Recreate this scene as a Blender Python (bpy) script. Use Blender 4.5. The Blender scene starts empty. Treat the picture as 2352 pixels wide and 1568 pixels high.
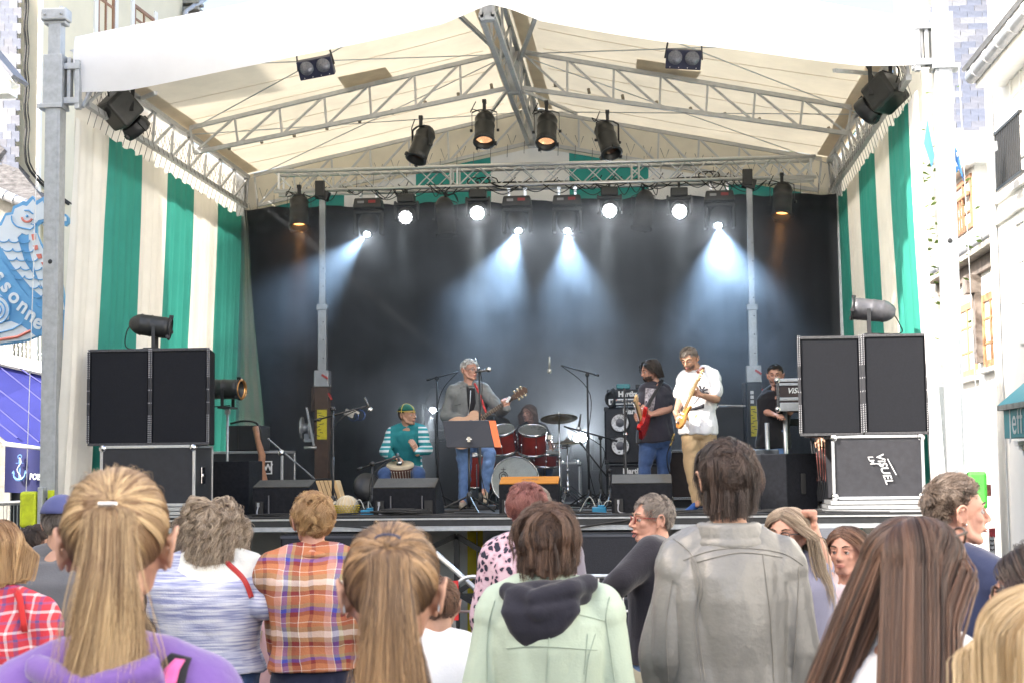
import bpy, math, random
import numpy as np
from mathutils import Vector, Matrix, noise, Euler
random.seed(7)
RNG = np.random.default_rng(7)
R = math.radians
S = bpy.context.scene
COL = S.collection

# ------------------------------------------------------------------ camera
CAM = Vector((1.4607, -14.167, 1.62))
FPX, YAW, PIT, ROL = 3453.3, .0882, .0825, .0107      # focal length in units of a 2352 px wide picture
fwd = Vector((-math.sin(YAW) * math.cos(PIT), math.cos(YAW) * math.cos(PIT), math.sin(PIT)))
rgt = Vector((math.cos(YAW), math.sin(YAW), 0))
upv = rgt.cross(fwd)
cr, sr = math.cos(-ROL), math.sin(-ROL)
rgt2 = rgt * cr + upv * sr
upv2 = upv * cr - rgt * sr
cd = bpy.data.cameras.new('camera')
cam = bpy.data.objects.new('camera', cd)
COL.objects.link(cam)
cam.matrix_world = Matrix(((rgt2.x, upv2.x, -fwd.x, CAM.x), (rgt2.y, upv2.y, -fwd.y, CAM.y), (rgt2.z, upv2.z, -fwd.z, CAM.z), (0, 0, 0, 1)))
cd.sensor_width = 36
cd.lens = 36 * FPX / 2352
cd.clip_end = 500
cd.clip_start = .05
cd.dof.use_dof = True
cd.dof.focus_distance = 13.5
cd.dof.aperture_fstop = 9
S.camera = cam

def ray(px, py):
    return fwd + rgt2 * ((px - 1176) / FPX) + upv2 * ((784 - py) / FPX)
def at(px, py, y):
    """point seen at px,py (2352 wide picture) lying in the plane y = const"""
    d = ray(px, py)
    return CAM + d * ((y - CAM.y) / d.y)
def atz(px, py, z):
    d = ray(px, py)
    return CAM + d * ((z - CAM.z) / d.z)
def atx(px, py, x):
    d = ray(px, py)
    return CAM + d * ((x - CAM.x) / d.x)
def pxm(y):
    return FPX / (y - CAM.y)
DECK = 1.15
def gz(y):
    return -.45 * (y + 14.17) / 14.17

# ------------------------------------------------------------------ light
w = bpy.data.worlds.new('World')
S.world = w
w.use_nodes = True
nt = w.node_tree
sky = nt.nodes.new('ShaderNodeTexSky')
sky.sky_type = 'NISHITA'
sky.sun_disc = False
SUN_EL, SUN_AZ = R(38), R(-118)           # azimuth from +Y towards +X
sky.sun_elevation = SUN_EL
sky.sun_rotation = SUN_AZ
sky.dust_density = 4.5
sky.air_density = 1
sky.ozone_density = .5
bg = nt.nodes['Background']
nt.links.new(sky.outputs[0], bg.inputs[0])
bg.inputs[1].default_value = .15
sl = bpy.data.lights.new('sun', 'SUN')
so = bpy.data.objects.new('sun', sl)
COL.objects.link(so)
sl.energy = 3.4
sl.angle = R(.8)
sl.color = (1, .95, .88)
sd = Vector((math.sin(SUN_AZ) * math.cos(SUN_EL), math.cos(SUN_AZ) * math.cos(SUN_EL), math.sin(SUN_EL)))
so.rotation_euler = sd.to_track_quat('Z', 'Y').to_euler()
so.location = (-16, -8, 14)
S.view_settings.view_transform = 'Standard'
S.view_settings.look = 'None'
S.view_settings.gamma = 1
S.view_settings.use_curve_mapping = False
S.view_settings.exposure = 1.95
S.render.engine = 'CYCLES'
S.cycles.use_denoising = True
S.cycles.max_bounces = 7
S.cycles.diffuse_bounces = 3
S.cycles.glossy_bounces = 3
S.cycles.transmission_bounces = 4
S.cycles.transparent_max_bounces = 10
S.cycles.volume_bounces = 0
S.cycles.caustics_reflective = False
S.cycles.caustics_refractive = False
S.cycles.sample_clamp_indirect = 5

# ------------------------------------------------------------------ materials
MATS = {}
def mat(name, col, rough=.6, metal=0., var=.12, scale=6., bump=.0, bscale=60., spec=.5, trans=0., emit=None, es=1., sheen=0., alpha=None, stretch=None):
    """plain surface with uneven colour (noise) and fine relief"""
    if name in MATS: return MATS[name]
    m = bpy.data.materials.new(name)
    MATS[name] = m
    m.use_nodes = True
    nt = m.node_tree
    b = nt.nodes['Principled BSDF']
    b.inputs['Roughness'].default_value = rough
    b.inputs['Metallic'].default_value = metal
    b.inputs['Specular IOR Level'].default_value = spec
    c = (*col, 1)
    tc = nt.nodes.new('ShaderNodeTexCoord')
    mp = nt.nodes.new('ShaderNodeMapping')
    nt.links.new(tc.outputs['Object'], mp.inputs[0])
    if stretch: mp.inputs['Scale'].default_value = stretch
    if var > 0:
        n = nt.nodes.new('ShaderNodeTexNoise')
        n.inputs['Scale'].default_value = scale
        n.inputs['Detail'].default_value = 6
        n.inputs['Roughness'].default_value = .65
        nt.links.new(mp.outputs[0], n.inputs['Vector'])
        mr = nt.nodes.new('ShaderNodeMapRange')
        mr.inputs['From Min'].default_value = .3
        mr.inputs['From Max'].default_value = .7
        mr.inputs['To Min'].default_value = 1 - var
        mr.inputs['To Max'].default_value = 1 + var
        nt.links.new(n.outputs[0], mr.inputs[0])
        h = nt.nodes.new('ShaderNodeVectorMath')
        h.operation = 'SCALE'
        h.inputs[0].default_value = col
        nt.links.new(mr.outputs[0], h.inputs['Scale'])
        nt.links.new(h.outputs[0], b.inputs['Base Color'])
        r2 = nt.nodes.new('ShaderNodeMapRange')
        r2.inputs['To Min'].default_value = max(.05, rough - .12)
        r2.inputs['To Max'].default_value = min(1, rough + .12)
        nt.links.new(n.outputs[0], r2.inputs[0])
        nt.links.new(r2.outputs[0], b.inputs['Roughness'])
    else:
        b.inputs['Base Color'].default_value = c
    if bump > 0:
        n2 = nt.nodes.new('ShaderNodeTexNoise')
        n2.inputs['Scale'].default_value = bscale
        n2.inputs['Detail'].default_value = 4
        nt.links.new(mp.outputs[0], n2.inputs['Vector'])
        bp = nt.nodes.new('ShaderNodeBump')
        bp.inputs['Strength'].default_value = bump
        bp.inputs['Distance'].default_value = .01
        nt.links.new(n2.outputs[0], bp.inputs['Height'])
        nt.links.new(bp.outputs[0], b.inputs['Normal'])
    if sheen: b.inputs['Sheen Weight'].default_value = sheen
    if trans > 0:      # cloth that lets light through
        t = nt.nodes.new('ShaderNodeBsdfTranslucent')
        if var > 0: nt.links.new(h.outputs[0], t.inputs[0])
        else: t.inputs[0].default_value = c
        mx = nt.nodes.new('ShaderNodeMixShader')
        mx.inputs[0].default_value = trans
        nt.links.new(b.outputs[0], mx.inputs[1])
        nt.links.new(t.outputs[0], mx.inputs[2])
        nt.links.new(mx.outputs[0], nt.nodes['Material Output'].inputs[0])
    if emit:
        b.inputs['Emission Color'].default_value = (*emit, 1)
        b.inputs['Emission Strength'].default_value = es
    return m

def N(m, t, **kw):
    n = m.node_tree.nodes.new(t)
    for k, v in kw.items():
        if k.startswith('i_'): n.inputs[k[2:].replace('_', ' ')].default_value = v
        else: setattr(n, k, v)
    return n
def L(m, a, b): m.node_tree.links.new(a, b)

# ------------------------------------------------------------------ mesh building
def world(o):
    m = o.matrix_basis.copy()
    if o.parent: m = world(o.parent) @ o.matrix_parent_inverse @ m
    return m
def put(o, parent):
    """parent o without moving it: everything is built in world coordinates"""
    if parent:
        o.parent = parent
        o.matrix_parent_inverse = world(parent).inverted()
    return o
class MB:
    def __init__(s): s.v = []; s.f = []; s.mi = []; s.n = 0; s.m = 0; s.sm = []; s.smooth = False
    def add(s, vs, fs):
        o = s.n
        s.v.extend([tuple(p) for p in vs])
        for f in fs:
            s.f.append(tuple(i + o for i in f)); s.mi.append(s.m); s.sm.append(s.smooth)
        s.n = len(s.v)
        return s
    def box(s, c, d, rot=None, taper=None):
        x, y, z = d[0] / 2, d[1] / 2, d[2] / 2
        vs = [Vector((a, b, e)) for e in (-z, z) for b in (-y, y) for a in (-x, x)]
        if taper:
            for v in vs[4:]: v.x *= taper[0]; v.y *= taper[1]
        if rot is not None:
            M = rot if isinstance(rot, Matrix) else Euler(rot).to_matrix()
            vs = [M @ v for v in vs]
        c = Vector(c)
        return s.add([v + c for v in vs], [(0, 2, 3, 1), (4, 5, 7, 6), (0, 1, 5, 4), (2, 6, 7, 3), (0, 4, 6, 2), (1, 3, 7, 5)])
    def bbox(s, a, b):
        return s.box([(a[i] + b[i]) / 2 for i in range(3)], [abs(b[i] - a[i]) for i in range(3)])
    def bar(s, a, b, w, h=None, up=(0, 0, 1)):
        """square bar from a to b"""
        a = Vector(a); b = Vector(b); h = h or w
        z = (b - a).normalized(); u = Vector(up)
        if abs(z.dot(u)) > .98: u = Vector((1, 0, 0))
        x = z.cross(u).normalized(); y = x.cross(z)
        vs = [p + x * i * w / 2 + y * j * h / 2 for p in (a, b) for i, j in ((-1, -1), (1, -1), (1, 1), (-1, 1))]
        return s.add(vs, [(3, 2, 1, 0), (4, 5, 6, 7), (0, 1, 5, 4), (1, 2, 6, 5), (2, 3, 7, 6), (3, 0, 4, 7)])
    def tube(s, pts, r, n=8, cap=True, closed=False):
        pts = [Vector(p) for p in pts]
        k = len(pts)
        rs = r if isinstance(r, (list, tuple)) else [r] * k
        vs = []; u = None
        for i, p in enumerate(pts):
            if closed: t = pts[(i + 1) % k] - pts[i - 1]
            else: t = pts[min(i + 1, k - 1)] - pts[max(i - 1, 0)]
            if t.length < 1e-9: t = Vector((0, 0, 1))
            t.normalize()
            if u is None:
                u = t.cross(Vector((0, 0, 1)))
                if u.length < .1: u = t.cross(Vector((1, 0, 0)))
            u = (u - t * u.dot(t)).normalized()
            v = t.cross(u)
            for j in range(n):
                a = 2 * math.pi * j / n
                vs.append(p + (u * math.cos(a) + v * math.sin(a)) * rs[i])
        fs = []
        for i in range(k if closed else k - 1):
            for j in range(n):
                i2 = (i + 1) % k
                fs.append((i * n + j, i * n + (j + 1) % n, i2 * n + (j + 1) % n, i2 * n + j))
        if cap and not closed:
            fs.append(tuple(range(n - 1, -1, -1))); fs.append(tuple((k - 1) * n + j for j in range(n)))
        o = s.smooth; s.smooth = n > 6; s.add(vs, fs); s.smooth = o
        return s
    def lathe(s, prof, M=None, n=20, cap=True):
        """prof: (radius, height) pairs turned round local z"""
        M = M or Matrix()
        vs = []
        for r, z in prof:
            for j in range(n):
                a = 2 * math.pi * j / n
                vs.append(M @ Vector((r * math.cos(a), r * math.sin(a), z)))
        fs = []
        for i in range(len(prof) - 1):
            for j in range(n):
                fs.append((i * n + j, i * n + (j + 1) % n, (i + 1) * n + (j + 1) % n, (i + 1) * n + j))
        if cap:
            fs.append(tuple(range(n - 1, -1, -1))); fs.append(tuple((len(prof) - 1) * n + j for j in range(n)))
        o = s.smooth; s.smooth = True; s.add(vs, fs); s.smooth = o
        return s
    def ball(s, c, r, n=12, k=8):
        rr = r if isinstance(r, (tuple, list, Vector)) else (r, r, r)
        vs = [Vector(c) + Vector((0, 0, -rr[2]))]
        for i in range(1, k):
            t = math.pi * i / k - math.pi / 2
            for j in range(n):
                a = 2 * math.pi * j / n
                vs.append(Vector(c) + Vector((rr[0] * math.cos(t) * math.cos(a), rr[1] * math.cos(t) * math.sin(a), rr[2] * math.sin(t))))
        vs.append(Vector(c) + Vector((0, 0, rr[2])))
        fs = [(0, 1 + (j + 1) % n, 1 + j) for j in range(n)]
        for i in range(k - 2):
            for j in range(n):
                fs.append((1 + i * n + j, 1 + i * n + (j + 1) % n, 1 + (i + 1) * n + (j + 1) % n, 1 + (i + 1) * n + j))
        l = len(vs) - 1
        fs += [(l, 1 + (k - 2) * n + j, 1 + (k - 2) * n + (j + 1) % n) for j in range(n)]
        o = s.smooth; s.smooth = True; s.add(vs, fs); s.smooth = o
        return s
    def prism(s, poly, y0, y1, M=None):
        """polygon in local xz, extruded from y0 to y1"""
        M = M or Matrix()
        k = len(poly)
        vs = [M @ Vector((p[0], y0, p[1])) for p in poly] + [M @ Vector((p[0], y1, p[1])) for p in poly]
        fs = [tuple(range(k)), tuple(range(2 * k - 1, k - 1, -1))]
        fs += [(i, i + k, (i + 1) % k + k, (i + 1) % k) for i in range(k)]
        return s.add(vs, fs)
    def grid(s, fn, nu, nv):
        vs = [fn(i / nu, j / nv) for j in range(nv + 1) for i in range(nu + 1)]
        fs = [(j * (nu + 1) + i, j * (nu + 1) + i + 1, (j + 1) * (nu + 1) + i + 1, (j + 1) * (nu + 1) + i) for j in range(nv) for i in range(nu)]
        o = s.smooth; s.smooth = True; s.add(vs, fs); s.smooth = o
        return s
    def mesh(s, name, mats):
        me = bpy.data.meshes.new(name)
        me.from_pydata(s.v, [], s.f)
        for m in (mats if isinstance(mats, (list, tuple)) else [mats]): me.materials.append(m)
        me.polygons.foreach_set('material_index', s.mi)
        me.polygons.foreach_set('use_smooth', s.sm)
        me.update()
        return me
    def build(s, name, mats, parent=None, bevel=0, thick=0):
        o = bpy.data.objects.new(name, s.mesh(name, mats))
        COL.objects.link(o)
        put(o, parent)
        if thick:
            md = o.modifiers.new('t', 'SOLIDIFY'); md.thickness = thick; md.offset = 0
        if bevel:
            md = o.modifiers.new('b', 'BEVEL'); md.width = bevel; md.segments = 2; md.limit_method = 'ANGLE'; md.angle_limit = R(40)
            md.harden_normals = False
        return o
def tag(o, label=None, cat=None, group=None, kind=None):
    if label: o['label'] = label
    if cat: o['category'] = cat
    if group: o['group'] = group
    if kind: o['kind'] = kind
    return o
def empty(name, loc=(0, 0, 0), rot=(0, 0, 0), label=None, cat=None, group=None):
    o = bpy.data.objects.new(name, None)
    COL.objects.link(o)
    o.location = loc; o.rotation_euler = rot
    o.empty_display_size = .1
    return tag(o, label, cat, group)
def children(o): return [c for c in bpy.data.objects if c.parent == o]
def copy_tree(o, parent=None):
    c = o.copy(); COL.objects.link(c); c.parent = parent
    for ch in o.children: copy_tree(ch, c)
    return c
def frame(z, x=None, loc=(0, 0, 0)):
    """matrix whose local z points along z"""
    z = Vector(z).normalized()
    x = Vector(x) if x is not None else (Vector((0, 0, 1)) if abs(z.z) < .95 else Vector((0, 1, 0)))
    y = z.cross(x).normalized(); x = y.cross(z)
    return Matrix(((x.x, y.x, z.x, loc[0]), (x.y, y.y, z.y, loc[1]), (x.z, y.z, z.z, loc[2]), (0, 0, 0, 1)))
def text(name, s, size, M, m, parent, ext=.002, shear=0, bold=0, spacing=1, align='CENTER'):
    c = bpy.data.curves.new(name, 'FONT')
    c.body = s; c.size = size; c.extrude = ext; c.shear = shear; c.offset = bold
    c.align_x = align; c.align_y = 'CENTER'; c.space_character = spacing; c.resolution_u = 4
    o = bpy.data.objects.new(name, c); COL.objects.link(o)
    dg = bpy.context.evaluated_depsgraph_get()
    me = bpy.data.meshes.new_from_object(o.evaluated_get(dg))
    bpy.data.objects.remove(o)
    me.transform(M); me.name = name
    me.materials.clear(); me.materials.append(m)
    o = bpy.data.objects.new(name, me); COL.objects.link(o)
    put(o, parent)
    return o
def txt_front(loc, tilt=0, rotz=0):
    """text frame readable from -Y"""
    return Matrix.Translation(loc) @ Matrix.Rotation(rotz, 4, 'Z') @ Matrix.Rotation(R(90), 4, 'X') @ Matrix.Rotation(tilt, 4, 'Z')
def lerp(a, b, t): return a + (b - a) * t
def cable(pts, sag=0, k=7):
    """smooth curve through points"""
    pts = [Vector(p) for p in pts]; out = []
    P = [pts[0]] + pts + [pts[-1]]
    for i in range(1, len(P) - 2):
        p0, p1, p2, p3 = P[i - 1:i + 3]
        for j in range(k):
            t = j / k
            q = .5 * ((2 * p1) + (p2 - p0) * t + (2 * p0 - 5 * p1 + 4 * p2 - p3) * t * t + (3 * p1 - p0 - 3 * p2 + p3) * t ** 3)
            q.z -= sag * 4 * t * (1 - t)
            out.append(q)
    out.append(pts[-1])
    return out

steel = mat('galvanised_steel', (.42, .44, .46), .45, .55, .18, 14, .05, 80)
alu = mat('aluminium', (.6, .61, .62), .35, .8, .08, 20)
alupaint = mat('dull_aluminium', (.5, .51, .52), .5, .3, .12, 12)
chrome = mat('chrome', (.75, .75, .76), .15, 1, 0)
blackm = mat('black_metal', (.02, .021, .023), .45, 0, .3, 20, .05, 200)
blackp = mat('black_paint', (.016, .017, .02), .6, 0, .3, 9, .15, 250)
carpet = mat('black_carpet', (.014, .015, .019), .95, 0, .35, 30, .5, 500, .2)
grille = mat('black_grille_cloth', (.011, .012, .016), .85, 0, .3, 60, .3, 600, .3)
rubber = mat('rubber', (.015, .015, .015), .7, 0, .2)
whitep = mat('white_print', (.75, .75, .75), .6, 0, 0)
redp = mat('red_paint', (.5, .03, .02), .5)
# ------------------------------------------------------------------ ground
def cobble_mat():
    m = mat('asphalt', (.055, .054, .056), .9, 0, .35, 3, .6, 90)
    return m
g = MB()
g.smooth = False
g.grid(lambda u, v: Vector(((u - .5) * 300, -60 + v * 300, gz(-60 + v * 300) if v * 300 < 100 else gz(40))), 4, 60)
tag(g.build('ground', cobble_mat()), kind='structure')

# ------------------------------------------------------------------ stage
canvas = mat('roof_canvas', (.72, .655, .51), .7, 0, .10, 1.6, .3, 9, .2, trans=.215)
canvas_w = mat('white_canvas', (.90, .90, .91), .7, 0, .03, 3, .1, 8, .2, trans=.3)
cream = mat('cream_canvas', (.79, .76, .68), .7, 0, .07, 2, .2, 10, .2, trans=.3)
green = mat('green_canvas', (.042, .275, .22), .6, 0, .09, 2, .2, 10, .25, trans=.3)
greyc = mat('grey_canvas', (.55, .58, .58), .7, 0, .12, 2, .3, 8, .2, trans=.25)
yell = mat('yellow_canvas', (.62, .52, .03), .7, 0, .12, 5, .2, 20)
W2, DEP = 4.0, 5.94
ZL, ZU = 5.22, 5.62          # side rails
RL, RU = 5.97, 6.44          # ridge
stage = empty('stage', (0, 0, gz(0)), label='covered mobile stage with pitched cream canvas roof and galvanised steel posts', cat='stage')
d = MB(); d.bbox((-4.12, .0, DECK - .05), (4.12, DEP + .3, DECK))
d.build('deck_floor', mat('deck_plywood', (.03, .027, .026), .7, 0, .3, 5, .2, 40), stage)
d = MB(); d.bbox((-4.14, -.045, DECK - .008), (4.14, -.003, DECK + .014)); d.build('edge_lip', blackm, stage, .003)
d = MB(); d.bbox((-4.14, -.04, DECK - .026), (4.14, -.003, DECK - .010)); d.build('edge_rail', alu, stage)
d = MB(); d.bbox((-4.14, -.03, DECK - .085), (4.14, -.004, DECK - .028))
d.build('edge_band', blackm, stage)
# galvanised front truss under the deck
d = MB()
d.bar((-4.1, -.02, DECK - .108), (4.1, -.02, DECK - .108), .05, .042)
for x in (-4.05, -1.75, .55, 2.2, 4.05):
    d.bar((x, -.02, DECK - .14), (x, -.02, gz(0)), .07)
    d.bbox((x - .09, -.065, DECK - .25), (x + .09, -.05, DECK - .1))
for x in (-4.05, -1.75, .55, 2.2):
    for dx in (.35, .8): d.bar((x + dx, -.02, DECK - .16), (x + dx, -.02, DECK - .42), .025)
d.build('front_truss', steel, stage)
d = MB()
for x0, x1 in ((-3.1, -1.85), (-1.65, -.4), (-.4, .5), (1.9, 3.0), (3.0, 4.0), (-4.0, -3.2)):
    for yy in (.5, 2.0):
        d = MB()
        for z0, z1 in ((DECK - .2, DECK - .75), (DECK - .75, DECK - 1.3)):
            d.bar((x0, yy, z0), (x1, yy, z1), .05); d.bar((x0, yy, z1), (x1, yy, z0), .05)
        d.bar(((x0 + x1) / 2, yy, DECK - .2), ((x0 + x1) / 2, yy, DECK - .55), .05)
        d.bar((x0, yy, DECK - .78), (x1, yy, DECK - .78), .045)
        d.bar((x0, yy, DECK - .2), (x0, yy, gz(0)), .05)
        d.build('scissor_brace', blackm, stage)
d = MB()
for a, b in (((.2, .1, DECK - .5), (.95, .1, DECK - .18)), ((1.55, .1, DECK - .18), (2.15, .1, DECK - .5)), ((2.6, .1, DECK - .55), (3.4, .1, DECK - .2)), ((3.4, .15, DECK - .2), (4.0, .15, DECK - .55)), ((2.5, .1, DECK - .62), (3.9, .15, DECK - .45))):
    d = MB(); d.tube([a, b], .028, 10)
    d.build('diagonal_brace', alu, stage)

# posts
def post(x, y, ztop, side, outer=1):
    p = MB()
    p.bbox((x - .075, y - .075, gz(y)), (x + .075, y + .075, ztop - .45))
    p.bbox((x - .05, y - .082, gz(y)), (x + .05, y - .0755, ztop - .9))   # raised seam face
    p.bbox((x - .16, y - .16, gz(y)), (x + .16, y + .16, gz(y) + .03))
    o = p.build('post', steel, stage, .006)
    q = MB(); q.bbox((x - .062, y - .062, ztop - .95), (x + .062, y + .062, ztop - .08))
    q.build('inner_tube', steel, o, .004)
    q = MB(); q.bbox((x - .095, y - .095, ztop - .92), (x + .095, y + .095, ztop - .40))
    q.bbox((x + side * -.15, y - .1, ztop - .93), (x + .1 * side, y + .1, ztop - .885))
    q.build('sleeve', steel, o, .005)
    q = MB(); q.box((x, y - .02, ztop), (.26, .16, .12)); q.box((x, y, ztop - .075), (.22, .13, .04)); q.box((x + .04, y, ztop + .08), (.04, .03, .05))
    for dx in (-.08, .08): q.ball((x + dx, y - .11, ztop - .005), .014)
    q.build('head_plate', steel, o, .02)
    q = MB()
    for zz in (ztop - .85, ztop - .51): q.bbox((x + side * .095, y - .05, zz - .03), (x + side * .25, y + .05, zz + .03))
    q.bbox((x + side * .12, y - .03, ztop - .88), (x + side * .155, y + .05, ztop - .42))
    q.bbox((x + side * .20, y - .04, ztop - .93), (x + side * .245, y + .04, ztop - .45))
    q.bar((x + side * .25, y + .05, ztop - .5), (x + side * .30, y + .3, ztop - .52), .05)
    q.bar((x + side * .25, y + .05, ztop - .9), (x + side * .30, y + .3, ztop - .55), .03)
    q.build('hinge_bracket', steel, o, .003)
    q = MB()
    for zz in (ztop - .62, 3.62, 1.35): q = MB(); q.ball((x, y - .083, zz), (.022, .01, .022)); q.build('bolt_hole', blackm, o)
    q = MB(); q.tube([(x - side * .13, y - .1, ztop - .9), (x - side * .19, y - .12, 1.2)], .004, 5)
    q.build('hoist_cable', steel, o)
    return o
pl = post(-4.214, -.2, 6.05, 1)
pr = post(4.25, -.2, 6.15, -1)
for x in (-4.05, 4.05):
    p = MB(); p.bbox((x - .06, DEP - .06, gz(DEP)), (x + .06, DEP + .06, 5.7)); p.build('post', steel, stage, .005)
# ratchet drums on the front posts
for x, nm, col in ((-4.36, 'yellow', (.55, .62, .02)), (4.40, 'green', (.08, .55, .06))):
    m_ = mat(nm + '_webbing', col, .7, 0, .2, 12, .3, 90)
    q = MB(); q.box((x, -.33, 1.26 if x < 0 else 1.36), (.17, .10, .34)); q.build('webbing_drum', m_, stage, .03)
    q = MB(); q.box((x + (.12 if x < 0 else -.12), -.30, 1.28 if x < 0 else 1.38), (.05, .16, .38)); q.build('winch_plate', steel, stage, .006)
    q = MB(); q.box((x + (.2 if x < 0 else -.15), -.31, 1.22 if x < 0 else 1.1), (.06, .03, .44 if x < 0 else .7)); q.build('webbing_strap', m_, stage, .006)

# side frames (folded outriggers beside the deck)
for x0, sgn in ((at(175, 1000, .78).x, 1), (at(2152, 1000, .78).x, -1)):
    q = MB()
    z1 = 2.33 if sgn > 0 else 2.35
    q.bbox((x0 - .08, -.12, .2), (x0 + .08, -.04, z1)); q.bbox((x0 + sgn * .05, -.03, z1 - .06), (x0 + sgn * .45, .01, z1))
    q.bbox((x0 + sgn * .22, -.03, .6), (x0 + sgn * .25, .01, z1 - .06)); q.bbox((x0 + sgn * .3, -.03, .6), (x0 + sgn * .33, .01, z1 - .06))
    q.bbox((x0 + sgn * .05, -.03, 1.18), (x0 + sgn * .45, .01, 1.24))
    q.box((x0, -.13, z1 - .12), (.09, .02, .09)); q.box((x0, -.13, 1.35), (.09, .02, .09))
    q.v = [(v[0], v[1] + .9, v[2]) for v in q.v]; q.build('side_frame', steel, stage, .004)

# roof trusses
def truss(A0, A1, B0, B1, n, name, r=.025, w=.06, flip=False, parent=None):
    A0, A1, B0, B1 = map(Vector, (A0, A1, B0, B1))
    t = MB()
    t.bar(A0, A1, w); t.bar(B0, B1, w)
    for i in range(n + 1):
        u = i / n
        t.bar(A0.lerp(A1, u), B0.lerp(B1, u), r)
        if i < n:
            v = (i + 1) / n
            if flip: t.bar(A0.lerp(A1, u), B0.lerp(B1, v), r)
            else: t.bar(B0.lerp(B1, u), A0.lerp(A1, v), r)
    return t.build(name, alupaint, parent or stage)
for y in (.05, 2.95, DEP - .05):
    lo = .12 if y == 2.95 else 0
    for s in (-1, 1):
        if y < 1: truss((s * 3.85, y, ZU + .06), (s * .09, y, RU + .02), (s * 3.8, y, ZU - .06), (s * .09, y, RU - .12), 8, 'roof_truss', w=.045)
        else: truss((s * 3.85, y, ZU + .02), (s * .09, y, RU - .02), (s * 3.8, y, ZL + lo), (s * .09, y, RL + (.0 if y != 2.95 else .02)), 7, 'roof_truss', w=.046)
    q = MB(); q.bbox((-.07, y - .05, RL - .05), (.07, y + .05, RU + .03)); q.build('ridge_node', steel, stage, .004)
for x in (-.05, .05):
    truss((x, 0, RU), (x, DEP, RU), (x * 1.2, 0, RL), (x * 1.2, DEP, RL), 6, 'ridge_beam', w=.048)
for s in (-1, 1):
    truss((s * 3.95, 0, ZU), (s * 3.95, DEP, ZU), (s * 3.98, 0, ZL), (s * 3.98, DEP, ZL), 9, 'side_rail', w=.055)
# wind braces
q = MB()
for s in (-1, 1):
    for a, b in (((s * 3.9, 0, ZU - .05), (s * .1, 2.9, RU - .06)), ((s * .1, 0, RU - .06), (s * 3.9, 2.9, ZU - .05)), ((s * 3.9, 3, ZU - .05), (s * .1, 5.8, RU - .06)), ((s * .1, 3, RU - .06), (s * 3.9, 5.8, ZU - .05))):
        q.tube([a, b], .007, 5)
    q.bar((s * 3.3, .05, ZL + .1), (s * 3.9, 1.4, ZU), .035); q.bar((s * .6, .1, RU - .12), (s * .08, 2.9, RU - .12), .04)
    q.bar((s * .08, 2.95, RL), (s * .6, 5.8, RU - .1), .035)
q.build('wind_brace', alupaint, stage)
# canvas roof
def roofz(x, y):
    t = abs(x) / 4.08
    z = lerp(RU + .07, ZU + .05, t)
    bay = math.sin(math.pi * ((y + .1) % 3.0) / 3.0)
    return z - .05 * bay * math.sin(math.pi * min(1, t)) + .012 * noise.noise(Vector((x * 1.5, y * 1.5, 0)))
for s in (-1, 1):
    q = MB(); q.grid(lambda u, v: Vector((s * u * 4.08, -.12 + v * (DEP + .25), roofz(u * 4.08, -.12 + v * (DEP + .25)))), 40, 60)
    q.build('roof_canvas', canvas, stage)
    # band of doubled cloth along the ridge and along the eaves
    q = MB(); q.grid(lambda u, v: Vector((s * (.10 + u * .17), v * DEP, roofz(.1 + u * .17, v * DEP) - .012)), 3, 30)
    q.build('ridge_band', mat('doubled_canvas', (.72, .63, .50), .7, 0, .12, 2, .2, 20, .2, trans=.18), stage)
    q = MB(); q.grid(lambda u, v: Vector((s * (3.8 + u * .25), v * DEP, roofz(3.8 + u * .25, v * DEP) - .012)), 4, 40)
    q.build('eave_band', MATS['doubled_canvas'], stage)
    # canvas side of the eave between the rails
    q = MB(); q.grid(lambda u, v: Vector((s * (4.10 + .02 * math.sin(v * 60)), v * DEP, lerp(ZL - .42, ZU + .05, u))), 4, 40)
    q.build('eave_canvas', cream, stage)
# rear gable cloth
q = MB(); q.grid(lambda u, v: Vector(((u - .5) * 8.1, DEP + .10 + .02 * math.sin(u * 30), lerp(lerp(ZL - .08, RL - .02, 1 - abs(u - .5) * 2), lerp(ZU + .05, RU + .05, 1 - abs(u - .5) * 2), v))), 40, 4)
q.build('gable_canvas', canvas, stage)
# front valance: deep at the eaves, short at the ridge
def val(u, v):
    px = lerp(172, 2118, u)
    top = lerp(85, -105, u / .49) if u < .49 else lerp(-105, 45, (u - .49) / .51)
    k = [(0, 213), (.06, 207), (.21, 153), (.436, 55), (.455, 40), (.475, 24), (.49, 12), (.515, 24), (.55, 50), (.61, 69), (.70, 97), (.85, 134), (.93, 150), (1, 150)]
    for (a, ya), (b, yb) in zip(k, k[1:]):
        if a <= u <= b + 1e-9: bot = lerp(ya, yb, (u - a) / (b - a)); break
    p = at(px, lerp(bot, top, v), -.16)
    p.y += .03 * math.sin(u * 22) * (1 - v) - .05 * math.sin(math.pi * v)
    return p
q = MB(); q.grid(val, 120, 8); q.build('front_valance', canvas_w, stage)
q = MB()   # roof skin joining the valance to the ridge, and two patches on the ceiling
q.grid(lambda u, v: Vector((lerp(-4.1, 4.1, u), lerp(-.16, .0, v), lerp(ZU + .1, RU + .2, 1 - abs(u - .5) * 2))), 20, 1)
q.build('valance_hem', canvas_w, stage)
pm = mat('patch_canvas', (.60, .52, .40), .7, 0, .1, 6, .2, 20, .2, trans=.2)
def ceil_at(px, py):
    d_ = ray(px, py); lo_, hi_ = 12., 24.
    for _ in range(40):
        t = (lo_ + hi_) / 2; p = CAM + d_ * t
        if p.z < roofz(abs(p.x), p.y) - .012: lo_ = t
        else: hi_ = t
    return CAM + d_ * lo_
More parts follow.
